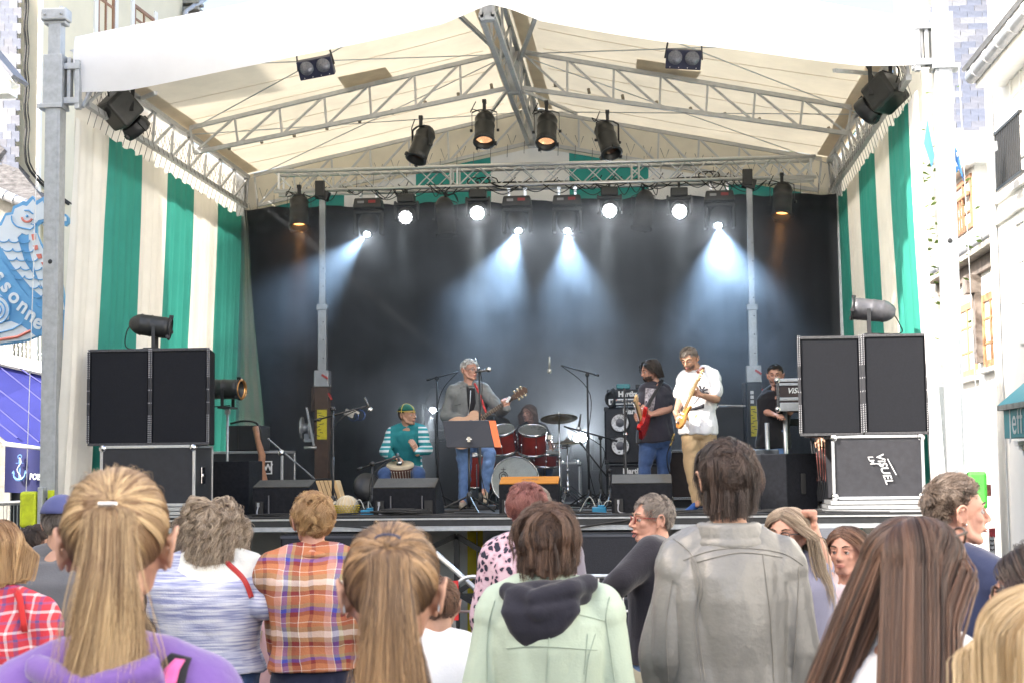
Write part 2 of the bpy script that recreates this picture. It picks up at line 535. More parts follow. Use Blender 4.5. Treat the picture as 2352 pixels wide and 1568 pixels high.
for quad in (((775, 178), (885, 155), (905, 181), (800, 215)), ((1463, 136), (1560, 150), (1555, 178), (1460, 163)), ((1540, 160), (1612, 165), (1590, 193), (1530, 178))):
    q = MB(); q.add([ceil_at(*p) for p in quad], [(0, 1, 2, 3)])
    q.build('canvas_patch', pm, stage)
q = MB()
for s in (-1, 1):
    for i in range(7): q.tube([Vector((s * (.35 + j * .6), .35 + i * .85, roofz(.35 + j * .6, .35 + i * .85) - .006)) for j in range(7)], .0035, 4)
tag(q.build('weld_seam', MATS['doubled_canvas'], stage), kind='stuff')
# small eyelet tabs in a row across the roof
q = MB()
for s in (-1, 1):
    for i in range(9):
        x = s * (.4 + i * .42); q.tube([(x, 4.3, roofz(abs(x), 4.3) - .01), (x + .01, 4.28, roofz(abs(x), 4.3) - .07)], .022, 6)
q.build('eyelet_tab', mat('tab', (.25, .22, .17), .6), stage)

# lashing cords at the rails
q = MB()
for s in (-1, 1):
    y = .15
    while y < DEP:
        z0 = ZL - .02
        q.tube([(s * 4.03, y, ZL - .17), (s * 4.0, y + .03, ZL - .02), (s * 3.95, y + .05, ZL + .05), (s * 3.94, y + .09, ZL - .04)], .0035, 4)
        q.tube([(s * 4.04, y, ZL + .28), (s * 4.0, y + .06, ZL + .08), (s * 3.98, y + .12, ZL + .27)], .004, 4)
        y += .17
for i in range(34):
    x = -3.8 + i * .23; t = 1 - abs(x) / 4
    z = lerp(ZL, RL, t)
    q.tube([(x, DEP + .02, z + .22), (x + .06, DEP, z + .05), (x + .115, DEP + .02, z + .20)], .004, 4)
    q.tube([(x, DEP - .08, z - .12), (x + .01, DEP - .1, z + .05)], .004, 4)
tag(q.build('lashing_cord', mat('bungee', (.12, .12, .11), .6), stage), kind='stuff')

# ------------------------------------------------------------------ striped side curtains and rear wall
def side_curtain(sx, cols, label, flare):
    """cols: stripe borders as pixel columns on the lower rail, with the cloth between them"""
    ct = empty('striped_curtain', (sx * 4, 3, DECK), label=label, cat='curtain', group='striped canvas side walls')
    for (pa, ya_), (pb, yb_), m in cols:
        y0 = atx(pa, ya_, sx * 4.0).y; y1 = atx(pb, yb_, sx * 4.0).y
        y0, y1 = max(-.15, min(y0, 6.0)), max(-.15, min(y1, 6.02))
        n = max(8, int(abs(y1 - y0) * 26))
        def f(u, v, y0=y0, y1=y1):
            y = lerp(y0, y1, u)
            k = 1 - v
            fold = .035 * math.sin(y * 17 + 1.2 * math.sin(y * 3.1)) + .03 * math.sin(y * 31 + v * 1.5)
            x = sx * (4.03 + (fold + .02 * noise.noise(Vector((y * 2, v * 3, sx)))) * (.3 + .9 * k) + flare * k ** 1.3)
            yy = y - .28 * k * flare * 2 * (1 - y / 6)
            return Vector((x, yy, lerp(.75, ZL - .16 + .02 * math.sin(y * 18.5), v)))
        q = MB(); q.grid(f, n, 18)
        q.build('green_strip' if m is green else 'cream_strip', m, ct)
    return ct
side_curtain(-1, [((172, 212), (262, 275), cream), ((262, 275), (331, 322), green), ((331, 322), (392, 364), cream), ((392, 364), (450, 404), green), ((450, 404), (505, 441), cream), ((505, 441), (562, 480), green)],
             'striped side wall at the left, its wide cream front strip beside the post', .16)
side_curtain(1, [((2125, 140), (2078, 205), canvas_w), ((2078, 205), (2035, 265), green), ((2035, 265), (2002, 312), cream), ((2002, 312), (1967, 361), green), ((1967, 361), (1938, 402), cream), ((1938, 402), (1921, 426), green)],  # front strip in white cloth: sun glare put into its colour
             'striped side wall at the right of the stage, sun glare painted into its white front strip', .12)
rw = empty('striped_rear_wall', (0, 6.12, DECK), label='green and cream striped rear wall showing above the black backdrop', cat='curtain')
edges = [560, 610, 790, 955, 1128, 1308, 1490, 1665, 1840, 1925]
for i, (a, b) in enumerate(zip(edges, edges[1:])):
    x0 = at(a, 430, 6.08).x; x1 = at(b, 430, 6.08).x
    q = MB(); q.grid(lambda u, v: Vector((lerp(x0, x1, u), 6.08 + .015 * math.sin(lerp(x0, x1, u) * 14), lerp(DECK, lerp(ZL, RL, 1 - min(1, abs(lerp(x0, x1, u)) / 4)) + .0, v))), 10, 6)
    q.build('green_strip' if i % 2 else 'cream_strip', green if i % 2 else cream, rw)
# loose cream sheet at the left end of the backdrop
q = MB()
q.grid(lambda u, v: lerp(at(lerp(545, 563, v), lerp(1060, 480, v), 5.85), at(lerp(628, 566, v), lerp(1060, 480, v), 5.75), u) + Vector((0, .03 * math.sin(u * 20 + v), 0)), 14, 14)
tag(q.build('cream_drape', cream), 'loose cream cloth hanging in a wedge at the left edge of the black backdrop', 'curtain')
bd = mat('black_molton', (.026, .028, .032), .95, 0, .3, 2, .4, 30, .1)
q = MB()
def bdf(u, v):
    xl = lerp(at(625, 1100, 5.72).x, at(560, 478, 5.72).x, v)
    xr = at(1922, 440, 5.72).x
    x = lerp(xl, xr, u)
    zt = at(1240, 462, 5.72).z + (.02 * math.cos(x * 9))
    return Vector((x, 5.72 + .025 * math.sin(x * 11 + v) + .015 * math.sin(x * 27), lerp(DECK + .01, zt, v)))
q.grid(bdf, 160, 14)
tag(q.build('black_backdrop', bd), 'large black cloth backdrop hanging behind the band', 'backdrop')
# ------------------------------------------------------------------ lighting truss on two lifts
TY = 4.2
tz = at(1240, 428, TY).z
lt = empty('lighting_truss', (0, TY, tz), label='long aluminium box truss carrying the stage lamps in front of the backdrop', cat='truss')
xl, xr = at(635, 440, TY).x, at(1872, 410, TY).x
q = MB()
for dy in (-.13, .13):
    for dz in (0, .25): q.tube([(xl, TY + dy, tz + dz), (xr, TY + dy, tz + dz)], .024, 10)
q.build('chord', alu, lt)
q = MB(); n = 26
for i in range(n):
    a, b = lerp(xl, xr, i / n), lerp(xl, xr, (i + 1) / n)
    for dy in (-.13, .13):
        z0, z1 = (0, .25) if i % 2 else (.25, 0)
        q.tube([(a, TY + dy, tz + z0), (b, TY + dy, tz + z1)], .009, 5); 
        if dy < 0: q.tube([(b, TY + dy, tz + z0), (a, TY + dy, tz + z1)], .007, 5)
    for dz in (0, .25): q.tube([(a, TY - .13, tz + dz), (b, TY + .13, tz + dz)], .007, 5)
for x in (xl + .06, lerp(xl, xr, .333), lerp(xl, xr, .345), lerp(xl, xr, .667), lerp(xl, xr, .68), xr - .06):
    for dy in (-.13, .13): q.tube([(x, TY + dy, tz), (x, TY + dy, tz + .25)], .014, 6)
tag(q.build('lacing', alu, lt), kind='stuff')
# cables looped on the truss
rn = random.Random(3)
q = MB()
for i in range(46):
    x = rn.uniform(xl + .1, xr - .4); dx = rn.uniform(.15, .6)
    q.tube(cable([(x, TY - .14, tz + rn.uniform(-.02, .05)), (x + dx * .5, TY - .16 + rn.uniform(-.03, .1), tz - rn.uniform(.03, .16)), (x + dx, TY - .12, tz + rn.uniform(-.02, .1))]), .006, 5)
for i in range(8):
    x = rn.uniform(xl + .3, xr - 1.5)
    q.tube(cable([(x, TY + .02, tz + .02), (x + .5, TY, tz + rn.uniform(.02, .06)), (x + 1.2, TY + .03, tz + .03)]), .016, 6)
for i in range(5):
    x = -.6 + i * .1 if i < 3 else 2.0 + i * .08
    q.tube([Vector((x + .09 * math.cos(t * .7), TY - .1, tz + .06 + .05 * math.sin(t * .7))) for t in range(10)], .008, 5)
tag(q.build('cable_run', rubber, lt), kind='stuff')

def lift(px, ztop_px, zjoin_px, brown):
    x = at(px, 700, TY - .25).x; y = TY - .25
    zt = at(px, ztop_px, y).z; zj = at(px, zjoin_px, y).z; zm = at(px, 700, y).z
    lf = empty('truss_lift', (x, y, DECK), label='telescopic truss lift with rusty brown base mast and hand winch' if brown else 'telescopic truss lift with black base mast behind the white-shirted guitarist', cat='lift', group='telescopic lifts under the lighting truss')
    mm = mat('brown_metal', (.085, .05, .035), .6, .2, .3, 8) if brown else blackm
    q = MB(); q.bbox((x - .085, y - .085, DECK), (x + .085, y + .085, zj)); q.bbox((x - .14, y - .02, zj - .3), (x - .09, y + .08, zj)); q.build('base_mast', mm, lf, .008)
    q = MB(); q.bbox((x - .05, y - .05, zj - .1), (x + .05, y + .05, zm)); q.bbox((x - .066, y - .066, zm - .07), (x + .066, y + .066, zm)); q.build('middle_tube', steel, lf, .006)
    q = MB(); q.bbox((x - .035, y - .035, zm), (x + .035, y + .035, zt)); q.build('upper_tube', steel, lf, .004)
    q = MB(); q.bbox((x - .09, y - .095, zj), (x + .09, y + .09, zj + .2)); q.build('collar', steel, lf, .008)
    q = MB(); q.box((x, y, zt + .05), (.16, .14, .12), (0, .3, 0)); q.box((x - .02, y - .06, zt + .12), (.12, .05, .2)); q.build('head_clamp', blackm, lf, .01)
    q = MB()
    for k in range(7): q.ball((x + .02, y - .052, zj + .35 + k * .22), (.009, .004, .009), 6, 4)
    tag(q.build('bolt_hole', blackm, lf), kind='stuff')
    q = MB(); q.box((x + .05, y - .1, zj + .12), (.09, .02, .025), (0, .6, 0)); q.box((x + .11, y - .08, zj - .12), (.09, .02, .02), (0, 1.1, 0)); q.build('red_pin', redp, lf)
    q = MB(); q.box((x + .01, y - .088, zj - .46), (.12, .004, .36)); q.build('warning_sticker', yell_s, lf)
    q = MB()
    for k in range(9): q.box((x - .02 + .03 * math.sin(k * 2.1), y - .0915, zj - .32 - k * .034), (.05 + .02 * math.sin(k * 1.7), .002, .008), (0, .3 * math.sin(k), 0))
    tag(q.build('sticker_print', blackp, lf), kind='stuff')
    if brown:
        M = frame((1, 0, 0), loc=(x - .26, y, zj - .5))
        q = MB(); q.lathe([(.14, 0), (.145, .01), (.06, .02), (.06, .1), (.145, .11), (.14, .12)], M, 20)
        q.box((x - .12, y, zj - .62), (.2, .1, .1)); q.build('winch_drum', steel, lf)
        q = MB(); q.bar((x - .17, y - .12, zj - .25), (x - .08, y - .12, zj - .72), .025); q.tube([(x - .2, y - .12, zj - .74), (x - .05, y - .12, zj - .74)], .018, 8); q.build('winch_crank', alu, lf)
        q = MB()
        for dx in (0, .08): q.lathe([(.06, 0), (.066, .01), (.06, .02)], frame((0, 1, 0), loc=(x + .4 + dx, y - .1, zj - .36 + dx * .1)), 18, cap=False)
        q.build('blue_wheel', mat('blue_plastic', (.02, .12, .5), .4), lf)
        q = MB(); q.box((x + .36, y - .12, zj - .33), (.12, .06, .08), (0, .4, 0)); q.box((x + .44, y - .14, zj - .31), (.1, .03, .03), (0, .5, 0)); q.build('wheel_bracket', chrome, lf)
    else:
        q = MB()
        for k in range(3): q.box((x - .03, y - .088, zj - .12 - k * .055), (.04, .003, .04))
        q.box((x + .02, y - .088, zj - 1.05), (.1, .003, .03)); q.build('white_label', whitep, lf)
    return lf
yell_s = mat('yellow_sticker', (.62, .52, .02), .5, 0, .1, 20)
lift(741, 458, 888, True)
lift(1727, 432, 878, False)

# ------------------------------------------------------------------ lamps
def glow(name, col, s, rough=.4):
    return mat(name, (.8, .8, .8), rough, 0, 0, emit=col, es=s)
amberin = mat('warm_reflector', (.55, .3, .12), .25, .9, .1, 30, emit=(1, .42, .12), es=1.6)
darkin = mat('dark_reflector', (.08, .05, .035), .3, .8, .1, 30)
led = glow('led_white', (.95, .98, 1), 14)
lensw = glow('bright_lens', (.85, .93, 1), 60)
glassd = mat('dark_lens', (.03, .03, .035), .12, 0, 0)
lampm = mat('lamp_body', (.03, .031, .03), .42, .1, .25, 18, .05, 120)
def pt(px, py, y): return at(px, py, y)
def par_can(c, ax, label, inside, group, L_=.36, r=.115, yoke=True, hang=None, back=False, name='par_can', body=None):
    """c: body centre, ax: direction of the open front"""
    c = Vector(c); ax = Vector(ax).normalized(); body = body or lampm
    t = empty(name, c, label=label, cat='stage lamp', group=group)
    M = frame(ax, loc=c)
    h = L_ / 2
    q = MB(); q.lathe([(.035, -h - .10), (r * .62, -h - .075), (r * .9, -h - .03), (r * .98, -h), (r * 1.04, -h + .012), (r * .98, -h + .03), (r, -h + .10), (r * 1.05, -h + .11), (r * .99, -h + .125), (r, h * .55), (r * 1.03, h * .6), (r, h * .7), (r, h), (r * .94, h), (r * .93, h - .09), (r * .8, h - .12)], M, 24, cap=False)
    q.build('barrel', body, t)
    q = MB(); q.lathe([(.0, h - .13), (r * .5, h - .135), (r * .94, h - .08)], M, 20, cap=False); q.build('reflector', inside, t)
    q = MB(); q.lathe([(r * 1.0, h - .012), (r * 1.12, h - .008), (r * 1.12, h + .008), (r * .92, h + .012)], M, 24, cap=False)
    for a in (.3, 2.4, 4.5):
        p = M @ Vector((r * 1.14 * math.cos(a), r * 1.14 * math.sin(a), h)); q.box(p, (.03, .03, .04), M.to_3x3())
    q.build('front_ring', blackm, t)
    if yoke:
        up = Vector(hang) if hang is not None else Vector((0, 0, 1))
        side = ax.cross(up)
        side = side.normalized() if side.length > .2 else Vector((1, 0, 0))
        k = .24 if not back else .22
        q = MB(); a0 = c + side * (r + .03); b0 = c - side * (r + .03)
        q.bar(a0, a0 + up * (k - .03), .03, .006, side); q.bar(a0 + up * (k - .03), c + side * .07 + up * k, .03, .008, side)
        q.bar(c + side * .07 + up * k, c - side * .07 + up * k, .03, .008, up)
        q.bar(b0, b0 + up * (k - .03), .03, .006, side); q.bar(b0 + up * (k - .03), c - side * .07 + up * k, .03, .008, side)
        for sgn in (1, -1): q.lathe([(.018, 0), (.018, .03)], frame(side * sgn, loc=c + side * sgn * (r + .025)), 8)
        q.build('yoke', blackm, t)
        q = MB(); q.box(c + up * (k + .05), (.035, .05, .1)); q.box(c + up * (k + .10), (.045, .07, .04)); q.build('hook_clamp', blackm, t)
        q = MB(); q.tube(cable([c - ax * (h + .08), c - ax * (h + .05) + side * .14 + up * .08, c + side * .16 + up * .22, c + side * .1 + up * (k + .1)]), .006, 5); q.build('lead', rubber, t)
    return t
def dirv(x, y, z): return Vector((x, y, z)).normalized()
PY = 2.9
par_can(pt(967, 337, PY), (-.28, -.35, -.9), 'black can lamp hanging leftmost of the four on the middle roof truss', darkin, 'can lamps on the middle roof truss')
par_can(pt(1113, 300, PY), (.02, -.5, -.86), 'black can lamp with coppery glow, second from left on middle roof truss', mat('copper_reflector', (.75, .45, .25), .25, .9, .1, 30, emit=(1, .5, .25), es=.25), 'can lamps on the middle roof truss')
par_can(pt(1256, 303, PY), (-.02, -.5, -.86), 'black can lamp with coppery glow, just right of the roof ridge', MATS['copper_reflector'], 'can lamps on the middle roof truss')
par_can(pt(1396, 325, PY), (.25, -.4, -.88), 'black can lamp hanging rightmost of the four on the middle roof truss', darkin, 'can lamps on the middle roof truss')
lamps = []
LY = TY - .3
a1 = par_can(pt(687, 492, LY), (.08, -.35, -.93), 'can lamp shining amber at the left end of the lighting truss', amberin, 'can lamps on the lighting truss')
a2 = par_can(pt(1797, 466, LY), (-.1, -.35, -.93), 'can lamp shining amber at the right end of the lighting truss', amberin, 'can lamps on the lighting truss')
par_can(pt(1024, 505, TY + .2), (.12, -.1, -.98), 'unlit dark can lamp hanging between the first two white lamps', darkin, 'can lamps on the lighting truss', L_=.4)
par_can(pt(1478, 490, TY + .2), (-.12, -.1, -.98), 'unlit dark can lamp hanging between the third and fourth white lamps', darkin, 'can lamps on the lighting truss', L_=.4)

def spot(loc, d_, power, ang, col, blend=.5, r=.02, parent=None):
    l = bpy.data.lights.new('beam', 'SPOT'); o = bpy.data.objects.new('beam', l); COL.objects.link(o)
    l.energy = power; l.spot_size = R(ang); l.spot_blend = blend; l.color = col; l.shadow_soft_size = r
    o.location = loc; o.rotation_euler = Vector(d_).to_track_quat('-Z', 'Y').to_euler()
    if parent: put(o, parent)
    return o
BP = .12
def moving_head(px, pbase, plens, d_, label, ang, power):
    y = TY - .05
    b = pt(px, pbase, y)
    t = empty('moving_head', b, label=label, cat='moving light', group='moving heads on the lighting truss')
    q = MB(); q.box(b, (.37, .24, .13), taper=(.88, .9)); q.box(b + Vector((0, 0, -.075)), (.2, .2, .03)); q.build('base_box', lampm, t, .02)
    for dx in (-.1, .1): q = MB(); q.box(b + Vector((dx, 0, .11)), (.03, .05, .12)); q.box(b + Vector((dx, 0, .17)), (.045, .07, .05)); q.build('hook_clamp', chrome, t)
    q = MB(); q.box(b + Vector((.06, -.122, .015)), (.09, .006, .035)); q.build('button_panel', mat('panel_red', (.3, .03, .03), .5), t)
    q = MB(); q.box(b + Vector((-.08, -.122, .01)), (.08, .006, .03)); q.build('name_plate', mat('plate_grey', (.3, .3, .32), .4), t)
    q = MB()
    for s in (-1, 1): q.box(b + Vector((s * .165, 0, -.24)), (.05, .16, .30), taper=(.8, .8))
    q.box(b + Vector((0, 0, -.105)), (.35, .16, .05)); q.build('yoke', lampm, t, .015)
    lens = pt(*plens, y - .12)
    hc = b + Vector((0, -.02, -.25)); ax = (lens - hc).normalized()
    M = frame(ax, loc=hc); ln = (lens - hc).length
    q = MB(); q.lathe([(.03, -.16), (.10, -.14), (.125, -.05), (.125, .05), (.10, ln - .06), (.085, ln - .01), (.06, ln)], M, 20); q.build('lamp_head', lampm, t)
    q = MB(); q.lathe([(.038, ln - .01), (.038, ln + .006), (.0, ln + .012)], M, 14); q.build('lens', lensw, t)
    spot(lens + Vector(d_).normalized() * .05, d_, power, ang, (.46, .70, 1), .9, .02, t)
    return t
moving_head(847, 470, (843, 538), (-.42, -.62, -.62), 'moving head with a short bright white beam, nearest the left lift pole', 44, 900 * BP)
moving_head(1188, 465, (1191, 530), (-.20, -.62, -.74), 'moving head beaming blue-white just left of centre', 52, 1300 * BP)
moving_head(1303, 463, (1303, 530), (.08, -.62, -.76), 'moving head beaming blue-white just right of centre', 50, 1100 * BP)
moving_head(1652, 453, (1650, 518), (.05, -.54, -.82), 'moving head with the widest blue beam, beside the right lift pole', 68, 1600 * BP)

def led_wash(px, pface, d_, label, lit, power):
    y = TY - .1
    f = pt(*pface, y - .1)
    t = empty('led_wash', f, label=label, cat='led lamp', group='round white wash lamps on the lighting truss')
    b = Vector((f.x + .0, y, f.z + .25))
    q = MB(); q.box(b, (.21, .2, .11)); q.build('base_box', lampm, t, .015)
    q = MB(); q.box(b + Vector((0, 0, .09)), (.03, .06, .14)); q.build('hook_clamp', blackm, t)
    q = MB()
    for s in (-1, 1): q.box(b + Vector((s * .14, 0, -.15)), (.035, .1, .24), taper=(.8, .8))
    q.box(b + Vector((0, 0, -.07)), (.31, .1, .04)); q.build('yoke', lampm, t, .012)
    ax = Vector(d_).normalized(); ax2 = (ax + Vector((0, -1.3, .3))).normalized()
    M = frame(ax2, loc=f - ax2 * .05)
    q = MB(); q.lathe([(.05, -.16), (.10, -.13), (.115, -.03), (.11, .03), (.09, .035)], M, 24); q.build('lamp_head', lampm, t)
    q = MB()
    spots_ = [(0, 0)] + [(.036 * math.cos(a * math.pi / 3), .036 * math.sin(a * math.pi / 3)) for a in range(6)] + [(.070 * math.cos(a * math.pi / 6), .070 * math.sin(a * math.pi / 6)) for a in range(12)]
    for a, b2 in spots_: q.lathe([(.0155, .036), (.0155, .046), (.008, .052)], M @ Matrix.Translation((a, b2, 0)), 8)
    tag(q.build('led_lens', led if lit else glow('led_dim', (.95, .97, 1), 2.4), t), kind='stuff')
    if lit:
        q = MB(); q.lathe([(.082, .036), (.082, .040)], M, 24); q.build('led_face', glow('led_face', (.9, .95, 1), 3), t)
        spot(f + ax * .06, ax, power, 26, (.86, .95, .98), .6, .06, t)
    else:
        spot(f + ax * .06, ax, power, 34, (.86, .95, .98), .6, .06, t)
    return t
led_wash(932, (931, 500), (-.05, -.2, -.97), 'round wash lamp showing its single bright dots, second lamp right of the left lift', False, 60 * BP)
led_wash(1096, (1096, 490), (.03, -.2, -.97), 'round white wash lamp glaring left of the two centre moving heads', True, 260 * BP)
led_wash(1398, (1400, 485), (-.1, -.2, -.97), 'round white wash lamp glaring right of the two centre moving heads', True, 200 * BP)
led_wash(1560, (1561, 487), (0, -.2, -.97), 'round white wash lamp glaring left of the widest blue beam', True, 110 * BP)
spot(pt(688, 525, LY), (.06, -.2, -.97), 130 * BP, 24, (1, .42, .12), .7, .06, a1)
spot(pt(1795, 500, LY), (-.14, -.2, -.97), 130 * BP, 26, (1, .42, .12), .7, .06, a2)

# floor spots behind the band: one beside the percussionist, one behind the drums
def floor_spot(px, py, y, d_, label, power, ang, col=(.85, .95, 1), lr=.04, sz=1.0):
    l = pt(px, py, y)
    t = empty('floor_lamp', (l.x, l.y, DECK), label=label, cat='stage lamp', group='white lamps standing on the deck behind the band')
    ax = Vector(d_).normalized()
    q = MB(); q.box((l.x, l.y + .1, l.z - .32 * sz), (.3 * sz, .22, .14)); q.build('base_box', lampm, t, .02)
    q = MB()
    for s in (-1, 1): q.box((l.x + s * .15 * sz, l.y + .1, l.z - .1), (.04, .1, .36 * sz))
    q.build('yoke', lampm, t, .01)
    q = MB(); q.lathe([(.04, -.3), (.11, -.26), (.12, -.1), (.09, -.02), (lr + .01, 0)], frame(ax, loc=l), 18); q.build('lamp_head', lampm, t)
    q = MB(); q.ball(l, lr); q.build('lens', lensw, t)
    spot(l + ax * .07, ax, power, ang, col, .6, .02, t)
    if l.z - .4 > DECK:
        q = MB(); q.bbox((l.x - .35, l.y - .2, DECK), (l.x + .35, l.y + .35, l.z - .40 * sz)); q.build('black_plinth', blackp, t)
    return t
floor_spot(995, 940, 4.6, (-.12, -.5, -.75), 'white lamp on a plinth shining down between percussionist and singer', 200 * BP, 40)
floor_spot(1333, 1008, 5.0, (-.05, -.4, .9), 'white lamp shining up through the smoke behind the cymbals', 160 * BP, 44, lr=.085)

# two blinders in the roof
def blinder(quad, y, label, tilt, rz):
    c = pt((quad[0] + quad[2]) / 2, (quad[1] + quad[3]) / 2, y)
    w_ = (quad[2] - quad[0]) / pxm(y); h_ = .2
    t = empty('blinder', c, label=label, cat='floodlight', group='twin lamp blinders under the roof')
    M = Matrix.Translation(c) @ Matrix.Rotation(rz, 4, 'Y') @ Matrix.Rotation(tilt, 4, 'X')
    m_ = mat('navy_lamp_body', (.03, .035, .075), .45, .1, .15, 10)
    q = MB(); q.box((0, 0, 0), (w_, .12, h_)); q.v = [tuple(M @ Vector(v)) for v in q.v]; q.build('housing', m_, t, .01)
    for s in (-1, 1):
        q = MB(); q.lathe([(.075, 0), (.075, .006), (.0, .012)], M @ frame((0, -1, 0), loc=(s * w_ * .24, -.062, .02)), 20); q.build('bulb_lens', mat('clear_lens', (.20, .21, .26), .2, .3, .3, 60), t)
    q = MB()
    for s in (-1, 1):
        a = M @ Vector((s * (w_ / 2 + .01), 0, 0)); b = M @ Vector((s * (w_ / 2 - .02), .08, h_ * .5 + .16)); q.bar(a, b, .014)
    q.bar(M @ Vector((-w_ / 2 + .02, .08, h_ * .5 + .16)), M @ Vector((w_ / 2 - .02, .08, h_ * .5 + .16)), .014); q.build('yoke', blackm, t)
    q = MB()
    for k in range(4): q.box(M @ Vector(((k - 1.5) * .09, -.064, -h_ / 2 + .02)), (.008, .006, .008))
    tag(q.build('rivet', whitep, t), kind='stuff')
blinder((684, 133, 768, 178), 1.2, 'navy twin-lens blinder hanging under the left roof slope', R(28), R(-9))
blinder((1529, 113, 1611, 160), 1.2, 'navy twin-lens blinder hanging under the right roof slope', R(22), R(5))
# two big floods in the front corners
def corner_flood(a, b, label, y, w_=.30):
    A = pt(*a, y); B = pt(*b, y + .25); ax = (B - A).normalized(); L_ = (B - A).length; c = (A + B) / 2
    t = empty('corner_flood', c, label=label, cat='floodlight', group='large black floods in the front roof corners')
    M = frame(ax, x=(0, 0, 1), loc=c).to_3x3()
    q = MB(); q.box(c - ax * .06, (w_, w_, L_ * .72), M); q.build('housing', lampm, t, .035)
    q = MB(); q.lathe([(w_ * .42, 0), (w_ * .48, .05), (w_ * .48, .12), (w_ * .40, .12), (w_ * .38, .05)], frame(ax, loc=c + ax * (L_ * .28)), 20, cap=False)
    q.box(c + ax * (L_ * .42), (w_ * 1.1, .04, .05), M); q.box(c + ax * (L_ * .42) + M @ Vector((0, w_ * .45, 0)), (.05, .05, .12), M); q.build('front_holder', blackm, t)
    q = MB()
    for k in range(7): q.box(c - ax * (.2 - k * .05) + M @ Vector((w_ * .5 + .003, 0, 0)), (.006, w_ * .6, .012), M)
    tag(q.build('cooling_fin', blackm, t), kind='stuff')
    q = MB(); sd_ = M @ Vector((0, 1, 0))
    for s in (-1, 1): q.bar(c + sd_ * s * (w_ / 2 + .015), Vector((c.x + s * .1, c.y, c.z + .38)), .04, .012)
    q.box((c.x, c.y, c.z + .4), (.26, .05, .04)); q.build('yoke', blackm, t)
    q = MB(); q.tube(cable([A, A + Vector((.02, -.05, .12)), Vector((c.x + .05, c.y, c.z + .42))]), .009, 6); q.tube(cable([A + Vector((0, 0, -.05)), A + Vector((-.1, .05, -.1)), Vector((c.x - .12, c.y + .1, c.z + .35))]), .009, 6); q.build('lead', rubber, t)
corner_flood((250, 222), (318, 300), 'large black floodlight in the front left roof corner pointing down at the stage', .5)
corner_flood((2058, 190), (1990, 258), 'large dark floodlight in the front right roof corner pointing down', .5)

# ------------------------------------------------------------------ smoke
sm = bpy.data.materials.new('smoke'); sm.use_nodes = True
nt_ = sm.node_tree; nt_.nodes.remove(nt_.nodes['Principled BSDF'])
pv = N(sm, 'ShaderNodeVolumePrincipled'); pv.inputs['Color'].default_value = (.92, .95, 1, 1)
pv.inputs['Anisotropy'].default_value = .25
tc = N(sm, 'ShaderNodeTexCoord')
n1 = N(sm, 'ShaderNodeTexNoise'); n1.inputs['Scale'].default_value = 1.0; n1.inputs['Detail'].default_value = 5; n1.inputs['Roughness'].default_value = .55; n1.inputs['Distortion'].default_value = .6
L(sm, tc.outputs['Object'], n1.inputs['Vector'])
mr = N(sm, 'ShaderNodeMapRange'); mr.inputs['From Min'].default_value = .40; mr.inputs['From Max'].default_value = .66; mr.inputs['To Min'].default_value = .16; mr.inputs['To Max'].default_value = .80
sz_ = N(sm, 'ShaderNodeSeparateXYZ'); L(sm, tc.outputs['Object'], sz_.inputs[0])
mz = N(sm, 'ShaderNodeMapRange'); mz.inputs['From Min'].default_value = 1.4; mz.inputs['From Max'].default_value = 4.0; mz.inputs['To Min'].default_value = .40; mz.inputs['To Max'].default_value = 1.15
L(sm, sz_.outputs[2], mz.inputs[0]); mm_ = N(sm, 'ShaderNodeMath', operation='MULTIPLY')
L(sm, n1.outputs[0], mr.inputs[0]); L(sm, mr.outputs[0], mm_.inputs[0]); L(sm, mz.outputs[0], mm_.inputs[1])
my = N(sm, 'ShaderNodeMapRange'); my.inputs['From Min'].default_value = 2.6; my.inputs['From Max'].default_value = 3.9; my.inputs['To Min'].default_value = 0; L(sm, sz_.outputs[1], my.inputs[0])
m2_ = N(sm, 'ShaderNodeMath', operation='MULTIPLY'); L(sm, mm_.outputs[0], m2_.inputs[0]); L(sm, my.outputs[0], m2_.inputs[1]); L(sm, m2_.outputs[0], pv.inputs['Density'])
L(sm, pv.outputs[0], nt_.nodes['Material Output'].inputs['Volume'])
q = MB(); q.bbox((-3.85, 2.6, DECK + .02), (3.85, 5.66, 4.75))
tag(q.build('smoke', sm), kind='stuff')
sm.cycles.volume_step_rate = 1.0
S.cycles.volume_step_rate = 2.5
S.cycles.volume_max_steps = 64
# ------------------------------------------------------------------ buildings
class Wall:
    """vertical plane through two points; u along it, n out of it"""
    def __init__(s, a, b):
        s.o = Vector((a[0], a[1], 0)); s.u = (Vector((b[0], b[1], 0)) - s.o); s.len = s.u.length; s.u.normalize()
        s.n = Vector((s.u.y, -s.u.x, 0))
        if s.n.dot(CAM - s.o) < 0: s.n = -s.n
        s.M3 = Matrix(((s.u.x, s.n.x, 0), (s.u.y, s.n.y, 0), (0, 0, 1)))
    def hit(s, px, py):
        d_ = ray(px, py); t = (s.o - CAM).dot(s.n) / d_.dot(s.n); p = CAM + d_ * t
        return (p - s.o).dot(s.u), p.z
    def P(s, u, z, n=0): return s.o + s.u * u + s.n * n + Vector((0, 0, z))
    def box(s, mb, u0, u1, z0, z1, n0, n1):
        o_ = s.M3 if s.u.cross(s.n).z * 1 > 0 else s.M3
        return mb.box(s.P((u0 + u1) / 2, (z0 + z1) / 2, (n0 + n1) / 2), (abs(u1 - u0), abs(n1 - n0), abs(z1 - z0)), o_)
creamw = mat('cream_render', (.72, .67, .52), .85, 0, .06, 1.2, .25, 40)
whitew = mat('white_render', (.82, .81, .78), .85, 0, .05, 1, .25, 40)
stonew = mat('grey_stone', (.32, .31, .28), .9, 0, .35, 6, .5, 20)
woodb = mat('brown_wood', (.30, .16, .09), .6, 0, .25, 9, .2, 40, stretch=(1, 1, .1))
